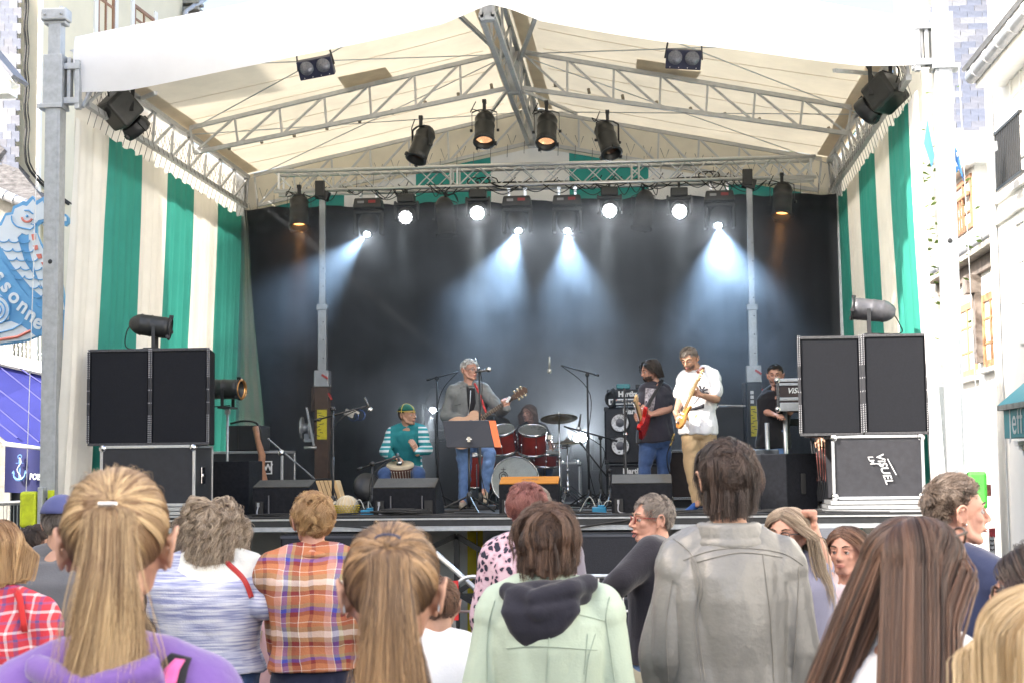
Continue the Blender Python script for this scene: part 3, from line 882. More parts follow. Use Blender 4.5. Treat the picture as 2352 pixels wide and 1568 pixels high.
slate_m = [mat('slate_%s' % n, c, .5, 0, .22, 5, .25, 50) for n, c in (('grey', (.20, .21, .25)), ('blue_grey', (.17, .19, .25)), ('pale_grey', (.27, .28, .31)))]
glass_w = mat('window_glass', (.28, .34, .42), .08, 0, .1, 1)
pipe_m = mat('zinc', (.50, .51, .54), .45, .4, .15, 8)
framew = mat('white_frame', (.8, .8, .78), .6)
def window(b, wl, u0, u1, z0, z1, fm, bars=1, depth=.12, fr=.06, curtainm=None):
    q = MB()
    for a0, a1, c0, c1 in ((u0, u0 + fr, z0, z1), (u1 - fr, u1, z0, z1), (u0 + fr, u1 - fr, z0, z0 + fr), (u0 + fr, u1 - fr, z1 - fr, z1)):
        wl.box(q, a0, a1, c0, c1, -depth * .2, .03)
    f = q.build('window_frame', fm, b)
    for k in range(bars):
        um = u0 + (u1 - u0) * (k + 1) / (bars + 1)
        q = MB(); wl.box(q, um - fr * .4, um + fr * .4, z0 + fr, z1 - fr, -.02, .025); q.build('mullion', fm, f)
    for k in range(2):
        zm = z0 + (z1 - z0) * (k + 1) / 3
        q = MB(); wl.box(q, u0 + fr, u1 - fr, zm - .02, zm + .02, -.015, .02); q.build('glazing_bar', fm, f)
    for k in range(bars + 1):
        a0 = u0 + (u1 - u0) * k / (bars + 1); a1 = u0 + (u1 - u0) * (k + 1) / (bars + 1)
        q = MB(); wl.box(q, a0 + fr * .5, a1 - fr * .5, z0 + fr, z1 - fr, -.02, -.012); q.build('pane', glass_w, f)
    return f
def slates(b, wl, u0, u1, z0, z1, sw, sh, keep=lambda u, z: True, tilt=0, mx=300):
    """slates hung in courses, each its own piece"""
    proto = []
    for m_ in slate_m:
        q = MB(); q.box((0, 0, 0), (sw * .97, .012, sh * 1.35)); proto.append(q.mesh('slate', m_))
    rs = random.Random(5); k = 0
    z = z0; row = 0
    rest = MB()
    while z < z1:
        u = u0 + (row % 2) * sw * .5
        while u < u1:
            if keep(u, z) and k < mx:
                o = bpy.data.objects.new('slate', rs.choice(proto)); COL.objects.link(o)
                Mx = wl.M3.to_4x4()
                Mx.translation = wl.P(u + rs.uniform(-.004, .004), z + rs.uniform(-.004, .004), .012 + rs.uniform(0, .004))
                o.matrix_basis = Mx @ Matrix.Rotation(R(-2.5 + rs.uniform(-.4, .4)), 4, 'X')
                put(o, b); k += 1
            u += sw
        z += sh; row += 1
# left: cream house behind the stage
wl = Wall((CAM.x + (45 - 1490) / FPX * 22 , CAM.y + 22), (CAM.x + (398 - 1490) / FPX * 28, CAM.y + 28))
b = empty('cream_house', wl.P(wl.len / 2, gz(10)), label='tall cream rendered house behind the left post of the stage, with brown windows', cat='house')
q = MB(); wl.box(q, .05, wl.len, -1, 13, -5, 0); q.build('wall', creamw, b)
for x0, x1, y0, y1 in ((222, 260, -160, 90), (306, 352, 26, 120)):
    u0, _ = wl.hit(x0, 50); u1, _ = wl.hit(x1, 50); _, z1 = wl.hit((x0 + x1) / 2, y0); _, z0 = wl.hit((x0 + x1) / 2, y1)
    window(b, wl, u0, u1, z0, z1, woodb, 1)
    q = MB(); wl.box(q, u0 - .14, u0 - .01, z0 - .1, z1 + .15, 0, .035); wl.box(q, u1 + .01, u1 + .14, z0 - .1, z1 + .15, 0, .035); wl.box(q, u0 - .14, u1 + .14, z0 - .2, z0 - .1, 0, .06)
    q.build('window_surround', whitew, b)
u0, z0 = wl.hit(395, 0)
q = MB(); q.tube([wl.P(wl.len - .1, -1, .1), wl.P(wl.len - .1, z0 - .1, .1), wl.P(wl.len + .1, z0 + .1, .25), wl.P(wl.len + .5, z0 + .35, .3)], .055, 10); q.build('downpipe', pipe_m, b)
q = MB()
for k in range(7): wl.box(q, wl.len + .02, wl.len + .42 - k * .015, z0 - .28 + k * .13, z0 - .22 + k * .13, -.3, .3)
tag(q.build('tiled_verge', stonew, b), kind='stuff')
for (p0, p1, rr_) in (((50, -5), (52, 300), .03), ((56, -5), (60, 300), .018)):
    q = MB(); pts = []
    for t in range(26):
        py = lerp(-10, 470, t / 25); px = lerp(p0[0], p1[0], t / 25) + 2 * math.sin(t * 1.3)
        if py > 380: px += (py - 380) ** 1.25 * .35
        u, z = wl.hit(px, py); pts.append(wl.P(u, z, .05))
    q.tube(pts, rr_ * .7, 6); q.build('cable', rubber, b)
q = MB(); u, z = wl.hit(44, 200); wl.box(q, -.04, .05, -1, 12, -.02, .03); q.build('corner_strip', whitew, b)
# left: slate hung gable, nearer the camera
y_ = CAM.y + 21.85
wl2 = Wall((-12.5, y_), (at(37, 300, y_).x, y_))
b = empty('slate_hung_house', (-8, y_, gz(y_)), label='slate hung house wall at the far left edge above the seahorse sign', cat='house')
q = MB(); wl2.box(q, 0, wl2.len, -1, 12, -.05, 0); q.build('wall', stonew, b)
u0, _ = wl2.hit(-10, 200); _, z1 = wl2.hit(10, -10); _, z0 = wl2.hit(10, 440)
slates(b, wl2, u0, wl2.len, z0, z1, 21 / pxm(y_), 19 / pxm(y_))
# small gable roof poking in at the left
y2 = CAM.y + 19
q = MB(); A = at(-60, 62, y2); B = at(46, 186, y2)
bb = empty('gable_roof', A, label='white boarded gable end of a low roof at the left picture edge', cat='roof')
q.bar(A, B, .05, .5, (0, 1, 0)); q.build('slate_edge', slate_m[0], bb)
q = MB(); q.bar(A - Vector((0, 0, .16)), B - Vector((.1, 0, .12)), .18, .12, (0, 1, 0)); q.build('bargeboard', framew, bb)
q = MB(); q.box(at(-12, 205, y2), (.5, .3, .2)); q.build('eaves_box', framew, bb)
# left: shop roof with gutter
y3 = 7.6
sh = empty('fish_shop', at(60, 900, y3), label='low fish shop with slate roof, blue awning and white balustrade behind the seahorse sign', cat='shop')
q = MB(); pts = [at(-60, 280, 7.66), at(10, 345, 7.66), at(135, 478, 8.2), at(135, 500, 7.6), at(-60, 415, 7.6)]
q.add(pts, [(0, 1, 2, 3, 4)]); o = q.build('roof', mat('old_slate_roof', (.17, .165, .17), .85, 0, .55, 9, .8, 22, stretch=(1, 1, 3)), sh, thick=.05)
q = MB(); q.tube([at(-60, 418, 7.5), at(135, 502, 7.5)], .075, 12)
for k in range(9): q.tube([at(-55 + k * 22, 420 + k * 9.6, 7.5), at(-53 + k * 22, 421 + k * 9.6, 7.5)], .085, 12)
q.build('gutter', pipe_m, sh)
q = MB(); q.bbox(at(-160, 0, 8.4).xyz * 0 + Vector((-11, 8.0, -1)), Vector((at(140, 500, 8.2).x, 8.3, at(0, 470, 8.2).z))); q.build('wall', creamw, sh)
q = MB(); q.add([at(-60, 812, 7.4), at(135, 856, 7.4), at(135, 1032, 5.6), at(22, 1018, 5.6), at(-70, 945, 6.3)], [(0, 1, 2, 3, 4)])
blue_c = mat('blue_awning_cloth', (.035, .04, .21), .75, 0, .08, 5, .2, 120, .2, trans=.15)
o = q.build('awning', blue_c, sh, thick=.012)
q = MB()
for a, b2 in (((-30, 818), (135, 950)), ((-60, 850), (135, 1000)), ((20, 828), (135, 905)), ((-60, 890), (90, 1015)), ((-60, 925), (40, 1005))):
    ya, yb = [lerp(7.35, 5.5, (p[1] - 830) / 190) for p in (a, b2)]
    q.tube([at(a[0], a[1], ya), at(b2[0], b2[1], yb)], .010, 4)
q.build('awning_seam', mat('dark_blue_seam', (.03, .03, .2), .7), sh)
q = MB(); q.tube([at(8, 1018, 5.55), at(135, 1036, 5.55)], .035, 10); q.tube([at(-40, 990, 6), at(10, 1016, 5.55)], .02, 8); q.build('awning_bar', pipe_m, sh)
q = MB(); q.bbox(at(-40, 1040, 7.8).xyz, Vector((at(140, 1040, 7.8).x, 7.9, -1))); q.build('shop_shade_sheet', mat('shop_interior_shade', (.03, .032, .04), .5, 0, .6, 3), sh)  # dark sheet standing in for the shade inside the shop
q = MB(); q.bar(at(-40, 812, 7.2), at(135, 852, 7.2), .12, .16); q.bar(at(-40, 826, 7.3), at(135, 868, 7.3), .06, .16); q.build('balustrade_rail', framew, sh)
for k in range(16):
    px = -8 + k * 9.2; py0 = 770 + k * 1.6; py1 = 819 + k * 2.3
    q = MB(); a = at(px, py0 - 20, 7.2); c = at(px, py1, 7.2)
    q.tube([a, c], .010, 5); q.ball(a.lerp(c, .45 + .15 * (k % 2)), .028, 6, 4); q.ball(a.lerp(c, .7), .02, 6, 4)
    q.build('baluster', framew, sh)
# navy banner under the awning
bn = empty('navy_banner', at(60, 1080, 5.4), label='navy blue shop banner with pale anchor hanging under the awning', cat='banner')
navy = mat('navy_cloth', (.012, .016, .10), .8, 0, .12, 4, .2, 80)
q = MB(); q.grid(lambda u, v: lerp(at(lerp(12, 10, v), lerp(1024, 1130, v), 5.4), at(140, lerp(1038, 1134, v), 5.4), u) + Vector((0, .02 * math.sin(u * 9), 0)), 12, 3); q.build('banner_cloth', navy, bn)
ctr = at(45, 1075, 5.36)
anch = mat('anchor_blue', (.16, .34, .72), .6)
s_ = 1 / pxm(5.36)
q = MB()
q.bar(ctr + Vector((0, 0, 22 * s_)), ctr - Vector((0, 0, 26 * s_)), 4.5 * s_, .006, (0, 1, 0)); q.bar(ctr + Vector((-9 * s_, 0, 13 * s_)), ctr + Vector((9 * s_, 0, 13 * s_)), .006, 4 * s_, (0, 1, 0))
q.tube([ctr + Vector((4.5 * s_ * math.cos(t * .52), 0, (28 + 4.5 * math.sin(t * .52)) * s_)) for t in range(12)], 1.2 * s_, 5, closed=True)
q.tube([ctr + Vector((14 * s_ * math.cos(t), -.003, (-12 + 15 * math.sin(t)) * s_)) for t in [math.pi + i * math.pi / 12 for i in range(13)]], [1.2 * s_ + 2.2 * s_ * math.sin(i / 12 * math.pi) for i in range(13)], 6)
for sg in (-1, 1): q.prism([(sg * 11 * s_, -14 * s_), (sg * 19 * s_, -10 * s_), (sg * 14 * s_, -4 * s_)][::sg], -.004, .004, Matrix.Translation(ctr))
q.build('anchor', anch, bn)
q = MB(); q.tube([ctr + Vector((5 * s_ * math.sin(t * .75), -.008, (26 - t * 4.6) * s_)) for t in range(13)], 1.1 * s_, 5); q.build('rope', whitep, bn)
text('lettering', 'POISSON', 20 * s_, txt_front(at(68, 1094, 5.34), R(-3)) @ Matrix.Diagonal((.68, 1, 1, 1)), whitep, bn, bold=.003, align='LEFT')
# seahorse sign
Y4 = 1.4
sg = empty('seahorse_sign', at(60, 620, Y4), label='blue and white seahorse shaped shop sign cut off by the left edge', cat='sign')
sblue = mat('sign_blue', (.13, .38, .70), .5, 0, .04, 4)
swhite = mat('sign_white', (.70, .78, .86), .5, 0, .04, 4)
sred = mat('sign_red', (.66, .20, .16), .5, 0, .06, 8)
def sp(poly, m_, dy, nm, th=.004):
    q = MB(); n_ = len(poly); a = [at(x, y, Y4 - dy) for x, y in poly]; c = [p + Vector((0, th, 0)) for p in a]
    q.add(a + c, [tuple(range(n_))] + [tuple(range(2 * n_ - 1, n_ - 1, -1))] + [(i, i + n_, (i + 1) % n_ + n_, (i + 1) % n_) for i in range(n_)])
    return q.build(nm, m_, sg)
# px of 2352 picture; crown, snout, neck, ribbon, belly
outline = [(-60, 512), (-20, 520), (0, 512), (12, 490), (26, 488), (30, 474), (44, 468), (52, 462), (60, 464), (74, 450), (82, 463), (100, 452), (106, 470), (118, 486), (140, 494), (150, 492), (157, 500), (158, 512), (150, 520), (140, 515), (108, 508), (92, 512), (84, 520), (84, 536), (92, 556), (108, 584), (140, 640), (150, 700), (152, 780), (108, 778), (92, 770), (60, 784), (0, 792), (-60, 790)]
sp(outline, sblue, 0, 'plate', .05)
white1 = [(-60, 518), (-18, 526), (4, 518), (14, 496), (30, 493), (34, 480), (52, 472), (62, 474), (76, 458), (84, 472), (98, 462), (104, 478), (116, 492), (138, 499), (152, 498), (153, 508), (142, 509), (108, 502), (88, 506), (78, 518), (78, 534), (60, 540), (50, 536), (40, 546), (56, 600), (90, 650), (120, 694), (106, 690), (70, 660), (30, 612), (0, 566), (-60, 548)]
sp(white1, swhite, .006, 'white_body')
sp([(66, 534), (84, 536), (92, 560), (104, 584), (138, 644), (148, 712), (140, 712), (104, 690), (80, 620), (66, 570)], swhite, .006, 'white_chest')
for k, (x, y, w_, h_) in enumerate([(76, 546, 9, 14), (81, 570, 11, 11), (89, 590, 13, 11), (100, 607, 13, 8), (110, 624, 15, 12), (122, 643, 15, 11), (130, 663, 14, 10)]):
    sp([(x - w_ * .5, y - h_ * .5), (x + w_ * .45, y - h_ * .62), (x + w_ * .6, y + h_ * .3), (x - w_ * .1, y + h_ * .5)], sred, .012, 'red_segment')
def arc_line(pts, r_, m_, nm, dy=.012):
    q = MB(); q.tube([at(x, y, Y4 - dy) for x, y in pts], r_, 5); return q.build(nm, m_, sg)
def arcp(cx, cy, rx, ry, a0, a1, n=8): return [(cx + rx * math.cos(R(lerp(a0, a1, i / n))), cy + ry * math.sin(R(lerp(a0, a1, i / n)))) for i in range(n + 1)]
for i in range(9):
    for j in range(4):
        cx = 8 + j * 24 + i * 9 - (18 if j > 2 and i > 4 else 0); cy = 548 + i * 21 + j * 3 - j * 2
        if cx > 22 + i * 15 + 36 or cx < -14 + i * 14: continue
        arc_line(arcp(cx, cy, 13, 9, 10, 165), .007, sblue, 'scale_line')
arc_line(arcp(52, 500, 26, 24, 190, 95, 8) + [(70, 528), (80, 520)], .008, sblue, 'jaw_line')
q = MB(); c = at(62, 497, Y4 - .014); q.lathe([(.016, 0), (.016, .006)], frame((0, -1, 0), loc=c), 14); q.build('pupil', sblue, sg)
arc_line(arcp(62, 499, 12, 11, 20, 175, 8), .013, sred, 'eye_ring')
arc_line([(56, 484), (66, 484), (76, 492)], .008, sblue, 'brow')
q = MB()
for k in range(9): c = at(72 + k * 4, 515 + 1.8 * math.sin(k * 2), Y4 - .012); q.ball(c, (.009, .004, .007), 6, 4)
tag(q.build('speckle', sblue, sg), kind='stuff')
# ribbon with the lettering along its curve
rib = []
top_ = [(-60, 566), (0, 590), (22, 622), (50, 664), (76, 694), (110, 712), (150, 718)]
bot_ = [(150, 782), (108, 779), (76, 756), (44, 724), (20, 690), (0, 664), (-60, 640)]
sp(top_ + bot_, sblue, .010, 'ribbon')
for k, (ch, x, y, a) in enumerate([('o', -38, 600, -30), ('i', -18, 614, -38), ('s', 4, 634, -50), ('s', 20, 658, -48), ('o', 38, 682, -42), ('n', 58, 704, -36), ('n', 76, 724, -30), ('e', 92, 740, -24), ('r', 112, 752, -16), ('i', 130, 756, -10)]):
    text('letter', ch, 50 / pxm(Y4), txt_front(at(x - 4, y, Y4 - .018), R(a)), swhite, sg, bold=.006)
# shell and lower bands
sp([(-60, 650), (-4, 672), (14, 690), (22, 712), (20, 734), (-60, 760)], swhite, .014, 'shell_white')
for r_ in (10, 18, 27): arc_line(arcp(-8, 712, r_ * 1.1, r_ * 1.2, -80, 80, 10), .008, sblue, 'shell_line', .02)
sp([(-60, 752), (26, 738), (50, 748), (72, 764), (82, 772), (60, 780), (0, 788), (-60, 786)], swhite, .012, 'lower_white')
arc_line([(-60, 782), (0, 780), (40, 774), (70, 760)], .016, sred, 'red_band', .018)
arc_line([(-60, 766), (0, 764), (30, 756), (50, 744)], .009, sblue, 'blue_band', .018)
q = MB(); q.bar(at(-60, 800, Y4 + .05), Vector((-7.4, Y4 + .05, at(0, 800, Y4).z)), .05); q.bar(at(60, 560, Y4 + .07), Vector((-7.4, Y4 + .07, at(0, 540, Y4).z)), .05); q.build('bracket', blackm, sg)
# unseen house farther along the street, its size shaped to shade the crowd
b = empty('unseen_street_house', (-9.5, -8, gz(-8)), label='long pale rendered street house outside the view, shaped to shade the crowd', cat='house')
q = MB(); q.bbox((-12, -26, -1), (-7.4, -1.4, 9.6)); q.build('wall', creamw, b)
q = MB(); q.prism([(-12.3, 9.5), (-7.1, 9.5), (-9.7, 12.2)], -26.3, -1.2); q.build('roof', MATS['old_slate_roof'], b)
wl5 = Wall((-7.4, -26), (-7.4, 5.2))
for k in range(6):
    for zz in (3.2, 6.3): window(b, wl5, 2 + k * 3.7, 3.1 + k * 3.7, zz, zz + 1.6, woodb, 1)

# right: slate hung gable far back
y5 = CAM.y + 31
wl3 = Wall((at(2140, 300, y5).x, y5), (at(2140, 300, y5).x + 7, y5))
b = empty('slate_gable_house', wl3.P(2, gz(10)), label='tall house gable hung with grey slates, upper right behind the post', cat='house')
q = MB(); wl3.box(q, 0, 7, -1, 14, -4, 0); q.build('wall', stonew, b)
u0, z0 = wl3.hit(2172, 560); u1, z1 = wl3.hit(2360, -10)
u_lim = wl3.hit(2300, 100)[0]
sw_, sh_ = 33 / pxm(y5), 14.2 / pxm(y5)
slates(b, wl3, u0, u1, z0, z1, sw_, sh_, keep=lambda u, z: u < u_lim or z > wl3.hit(2330, 150)[1])
# right: half-timbered house with dormer
X1 = 7.5
h1 = empty('dormer_house', (X1, 12, gz(12)), label='old white house with slate mansard roof, dormer and brown windows at right', cat='house')
def yx(px, X): return CAM.y + (X - CAM.x) * FPX / (px - 1490)
wf = Wall((X1, yx(2160, X1)), (X1, 7.2))
def xz(px, py, X): p = atx(px, py, X); return p
zE = atx(2290, 552, X1).z
q = MB(); q.bbox((X1, 7.0, -1), (X1 + 4, yx(2150, X1), zE)); q.build('wall', whitew, h1)
# mansard: leaning slate slope above the eave
za = zE + 3.4
q = MB(); q.add([Vector((X1 + .1, 7.0, zE)), Vector((X1 + .1, yx(2150, X1), zE)), Vector((X1 + 1.5, yx(2150, X1), za)), Vector((X1 + 1.5, 7.0, za))], [(0, 1, 2, 3)]); q.build('mansard_slope', slate_m[0], h1, thick=.05)
proto = [];
for m_ in slate_m + [mat('slate_lichen', (.30, .29, .20), .8, 0, .3, 9)]:
    q = MB(); q.box((0, 0, 0), (.02, .24, .26)); proto.append(q.mesh('slate', m_))
sl_ang = math.atan2(1.4, 3.4); rs = random.Random(8); row = 0; zz = 0.05; LS = math.hypot(1.4, 3.4)
while zz < LS:
    yy = 9.0 + (row % 2) * .12
    while yy < yx(2185, X1):
        t = zz / LS
        o = bpy.data.objects.new('slate', rs.choice(proto)); COL.objects.link(o)
        o.matrix_basis = Matrix.Translation((X1 + .1 + 1.4 * t - .035, yy, zE + 3.4 * t)) @ Matrix.Rotation(sl_ang + .05, 4, 'Y') @ Matrix.Rotation(rs.uniform(-.02, .02), 4, 'X')
        put(o, h1); yy += .25
    zz += .185; row += 1
q = MB(); q.tube([(X1 - .25, 7.0, zE + .02), (X1 - .25, yx(2165, X1), zE + .02)], .09, 12)
for k in range(9): q.tube([(X1 - .25, 7.6 + k, zE + .02), (X1 - .25, 7.66 + k, zE + .02)], .1, 12)
q.build('gutter', pipe_m, h1)
q = MB(); q.bbox((X1 - .3, 7.0, zE - .16), (X1, yx(2160, X1), zE - .06)); q.build('soffit_board', stonew, h1)
q = MB(); q.bbox((X1 - .08, 7.0, zE - .42), (X1 - .002, yx(2160, X1), zE - .16)); q.build('lintel_beam', mat('weathered_beam', (.20, .17, .15), .9, 0, .4, 4, .5, 20), h1)
for pa, pb, ta, ba in ((2200, 2236, 690, 862), (2252, 2288, 665, 838), (2168, 2180, 700, 880)):
    ya_, yb_ = yx(pa, X1), yx(pb, X1); z1 = atx(pb, ta, X1).z; z0 = atx(pb, ba, X1).z
    u0 = (wf.o.y - ya_); u1 = (wf.o.y - yb_)
    window(h1, wf, min(u0, u1), max(u0, u1), z0, min(z1, zE - .45), mat('light_brown_wood', (.50, .27, .13), .5, 0, .2, 9), 1, fr=.13)
    q = MB(); wf.box(q, min(u0, u1) - .1, max(u0, u1) + .1, z0 - .1, z0 - .02, 0, .14); q.build('window_sill', whitew, h1)
q = MB(); q.bbox((X1 - .25, yx(2244, X1) - .2, zE - .75), (X1, yx(2244, X1) + .2, zE - .42)); q.bbox((X1 - .12, yx(2246, X1) - .12, zE - 2), (X1, yx(2246, X1) + .12, zE - .75)); q.build('corbel_post', MATS['weathered_beam'], h1)
# dormer
yd0, yd1 = yx(2262, X1 + .2), yx(2212, X1 + .2)
zt = atx(2240, 372, X1).z
q = MB(); q.bbox((X1 + .05, yd0, zE + .25), (X1 + 1.6, yd1, zt)); q.build('dormer_wall', framew, h1)
q = MB(); q.prism([(yd0 - .3, zt), (yd1 + .3, zt), ((yd0 + yd1) / 2, zt + .85)], -X1 + .15, -X1 - 1.8, Matrix(((0, -1, 0, 0), (1, 0, 0, 0), (0, 0, 1, 0), (0, 0, 0, 1)))); q.build('dormer_roof', framew, h1)
wd = Wall((X1 + .04, yd1), (X1 + .04, yd0))
window(h1, wd, .22, abs(yd1 - yd0) - .22, zE + .55, zt - .1, woodb, 1, fr=.1)
q = MB()
for k in range(5): wd.box(q, .3 + k * .22, .34 + k * .22, zE + .55, zE + 1.15, .06, .09)
wd.box(q, .22, abs(yd1 - yd0) - .22, zE + 1.15, zE + 1.22, .05, .1); tag(q.build('dormer_rail', woodb, h1), kind='stuff')
# right: white house with teal shop front, nearest
X2 = 6.6
y0_ = yx(2286, X2)
h2 = empty('white_shop_house', (X2, 4, gz(4)), label='bright white house with sloping gutter and teal shop front at the right edge', cat='house')
q = MB(); q.bbox((X2, -26, -1), (X2 + 4, y0_, 9.3)); q.build('wall', whitew, h2)
zg = atx(2286, 120, X2).z
A = atx(2232, 178, X2 - .45)
q = MB(); q.tube([(X2 - .45, A.y, A.z), (X2 - .45, -8, A.z)], .1, 12)
for k in range(26): q.tube([(X2 - .45, A.y - .4 - k * .7, A.z), (X2 - .45, A.y - .46 - k * .7, A.z)], .11, 12)
q.build('gutter', pipe_m, h2)
q = MB(); q.bbox((X2 - .5, -8, A.z + .06), (X2 + 3, A.y + .1, A.z + .14)); q.bbox((X2 - .4, -8, A.z - .16), (X2, A.y, A.z - .06)); q.build('eaves_board', framew, h2)
q = MB(); q.add([Vector((X2 - .55, -8, A.z + .12)), Vector((X2 - .55, A.y + .1, A.z + .12)), Vector((X2 + 2.5, A.y + .1, A.z + 3)), Vector((X2 + 2.5, -8, A.z + 3))], [(0, 1, 2, 3)]); q.build('roof', slate_m[2], h2, thick=.06)
q = MB()
for za_ in (atx(2300, 505, X2).z, atx(2300, 455, X2).z): q.bbox((X2 - .06, -20, za_ - .05), (X2, y0_, za_ + .05))
q.build('string_course', whitew, h2)
q = MB(); q.tube([(X2 - .07, y0_ - .15, -1), (X2 - .07, y0_ - .15, A.z)], .05, 8); q.build('downpipe', whitew, h2)
wr = Wall((X2, y0_), (X2, -10))
for pa, z0, z1 in ((2332, 3.2, 4.9), (2332, 5.7, 7.1)):
    u0 = y0_ - yx(pa, X2); window(h2, wr, u0, u0 + 1.1, z0, z1, framew, 1)
q = MB(); u0 = y0_ - yx(2330, X2)
zb = atx(2330, 400, X2).z
for k in range(14): wr.box(q, u0 + k * .1, u0 + k * .1 + .02, zb - .2, zb + .55, .22, .24)
wr.box(q, u0 - .03, u0 + 1.4, zb + .55, zb + .59, .2, .25); wr.box(q, u0 - .03, u0 + 1.4, zb - .24, zb - .2, .2, .25); tag(q.build('iron_railing', blackm, h2), kind='stuff')
ya_ = yx(2288, X2 - .35)
zt = atx(2288, 945, X2 - .35).z; zb = atx(2288, 1008, X2 - .35).z
teal = mat('teal_shop_paint', (.03, .26, .29), .5, 0, .06, 4)
q = MB(); q.bbox((X2 - .35, -4, zb), (X2, ya_, zt)); f = q.build('shop_fascia', teal, h2, .01)
q = MB(); q.bbox((X2 - .42, -4, zt), (X2, ya_ + .06, zt + .07)); q.build('fascia_cornice', stonew, h2)
q = MB(); q.prism([(X2 - .42, zt + .07), (X2, zt + .07), (X2, zt + .42)], -4, ya_ + .06); q.build('fascia_canopy', teal, h2)
Mx = Matrix.Translation(atx(2328, 968, X2 - .356)) @ Matrix.Rotation(R(-90), 4, 'Z') @ Matrix.Rotation(R(90), 4, 'X')
text('lettering', 'Jeff', .52, Mx @ Matrix.Translation((.1, 0, 0)), whitep, h2, spacing=1.1)
q = MB(); q.bbox((X2 - .04, -4, gz(3)), (X2 - .001, ya_ - 1.1, zb - .3)); q.build('shop_window', mat('shop_glass', (.03, .035, .04), .15, 0, 0), h2)
for k in range(3):
    yk = ya_ - .5 - k * 1.9; q = MB()
    for i in range(6): q.bbox((X2 - .32 + i * .05, yk - .09, zb - .1 - i * .06), (X2, yk + .09, zb - .04 - i * .06))
    q.build('corbel', whitew, h2, .006)
# posters and a wall rail on the far right
for k, (px, py, w_, h_, c_) in enumerate(((2268, 1125, 16, 26, (.55, .2, .16)), (2279, 1222, 14, 20, (.5, .06, .07)), (2279, 1262, 12, 60, (.08, .06, .07)))):
    p = at(px, py, 7.0); s_ = 1 / pxm(7)
    q = MB(); q.box(p, (w_ * s_, .02, h_ * s_)); o = tag(q.build('poster', mat('poster_%s' % ['red', 'scarlet', 'black'][k], c_, .6, 0, .5, 30)), ['small reddish poster on the pale wall beside the quiffed man', 'small scarlet notice above the black strip sign at right', 'narrow black strip sign with pale characters at right'][k], 'poster')
    if k == 2:
        q = MB()
        for i in range(6):
            zc = p.z + (25 - i * 10) * s_
            for dx in (-3, 0, 3): q.box((p.x + dx * s_, p.y - .013, zc + (dx % 2) * s_), (1.6 * s_, .004, 7 * s_))
            q.box((p.x, p.y - .012, zc), (8 * s_, .004, 1.3 * s_))
        tag(q.build('characters', whitep, o), kind='stuff')
# pennants across the street
pw = mat('pennant_white', (.85, .87, .9), .7, 0, 0, trans=.4); pb_ = mat('pennant_blue', (.12, .34, .68), .7, 0, .05, trans=.4)
for k, (pts, m_, lb) in enumerate((([(2130, 275), (2146, 360), (2140, 385), (2122, 330)], pb_, 'narrow blue pennant left of the right post'), ([(2176, 300), (2200, 350), (2215, 420), (2186, 350)], pb_, 'blue pennant just right of the right post'), ([(2196, 352), (2252, 330), (2290, 325), (2292, 345), (2240, 372), (2205, 384)], pw, 'pale pennant strip flying towards the dormer'), ([(2178, 378), (2205, 384), (2196, 398), (2180, 408)], pb_, 'small blue pennant tip right of the right post'))):
    q = MB(); a = [at(x, y, 6 + .15 * i) for i, (x, y) in enumerate(pts)]; q.add(a, [tuple(range(len(a)))])
    o = q.build('pennant', m_, thick=.004); tag(o, lb, 'pennant', 'pennants over the street')
# tree and white board seen in the slit at the right of the backdrop
rs = random.Random(4)
tr = empty('garden_tree', at(1930, 640, 11), label='sunlit green tree glimpsed through the slit right of the backdrop', cat='tree')
c = at(1930, 600, 11)
q = MB()
for k in range(2600):
    p = c + Vector((rs.gauss(0, .8), rs.gauss(0, .8), rs.gauss(.3, 1.1))); a = rs.uniform(0, 6.3); s_ = .07
    d1 = Vector((math.cos(a), math.sin(a), rs.uniform(-.5, .5))) * s_; d2 = Vector((-math.sin(a), math.cos(a), rs.uniform(-.7, .7))) * s_
    q.add([p - d1, p + d2 * .5, p + d1, p - d2 * .5], [(0, 1, 2, 3)])
tag(q.build('leaves', mat('leaf', (.09, .14, .03), .6, 0, .4, 3, trans=.4), tr), kind='stuff')
q = MB(); q.tube([Vector((c.x, c.y, gz(11))), c - Vector((0, 0, 1)), c + Vector((.1, 0, .6))], [.14, .1, .03], 8); q.build('trunk', woodb, tr)
o = MB(); p = at(1926, 738, 8.5); o.box(p, (.5, .02, .6)); ob = tag(o.build('white_board', whitew), 'white board with a blue letter A seen past the backdrop edge', 'sign')
text('lettering', 'A', .22, txt_front(p + Vector((.06, -.015, -.03))), pb_, ob)
# ------------------------------------------------------------------ under and in front of the stage
def xat(px, y): return at(px, 1069, y).x
def zat(py, y, px=1176): return at(px, py, y).z
tp = empty('striped_tarpaulin', (-1, 1.2, gz(1)), label='pale grey tarpaulin with yellow stripes hanging under the stage', cat='tarpaulin')
ed = [430, 560, 650, 1072, 1107, 1240, 1272, 1700]
for i, (a, b) in enumerate(zip(ed, ed[1:])):
    m_ = yell if i in (3,) else greyc
    x0, x1 = xat(a, 1.3), xat(b, 1.3)
    q = MB(); q.grid(lambda u, v: Vector((lerp(x0, x1, u), 1.3 + .04 * math.sin(lerp(x0, x1, u) * 5 + v * 2) + .03 * noise.noise(Vector((lerp(x0, x1, u) * 3, v * 4, 0))), lerp(gz(1.3), DECK - .16, v))), max(4, int((x1 - x0) * 12)), 12)
    q.build('yellow_strip' if m_ is yell else 'grey_strip', m_, tp)
q = MB(); x0, x1 = xat(1078, 1.28), xat(1112, 1.28)
q.tube([(lerp(x0, x1, .5), 1.24, DECK - .2), (lerp(x0, x1, .5), 1.24, gz(1))], .006, 4); q.build('seam', greyc, tp)
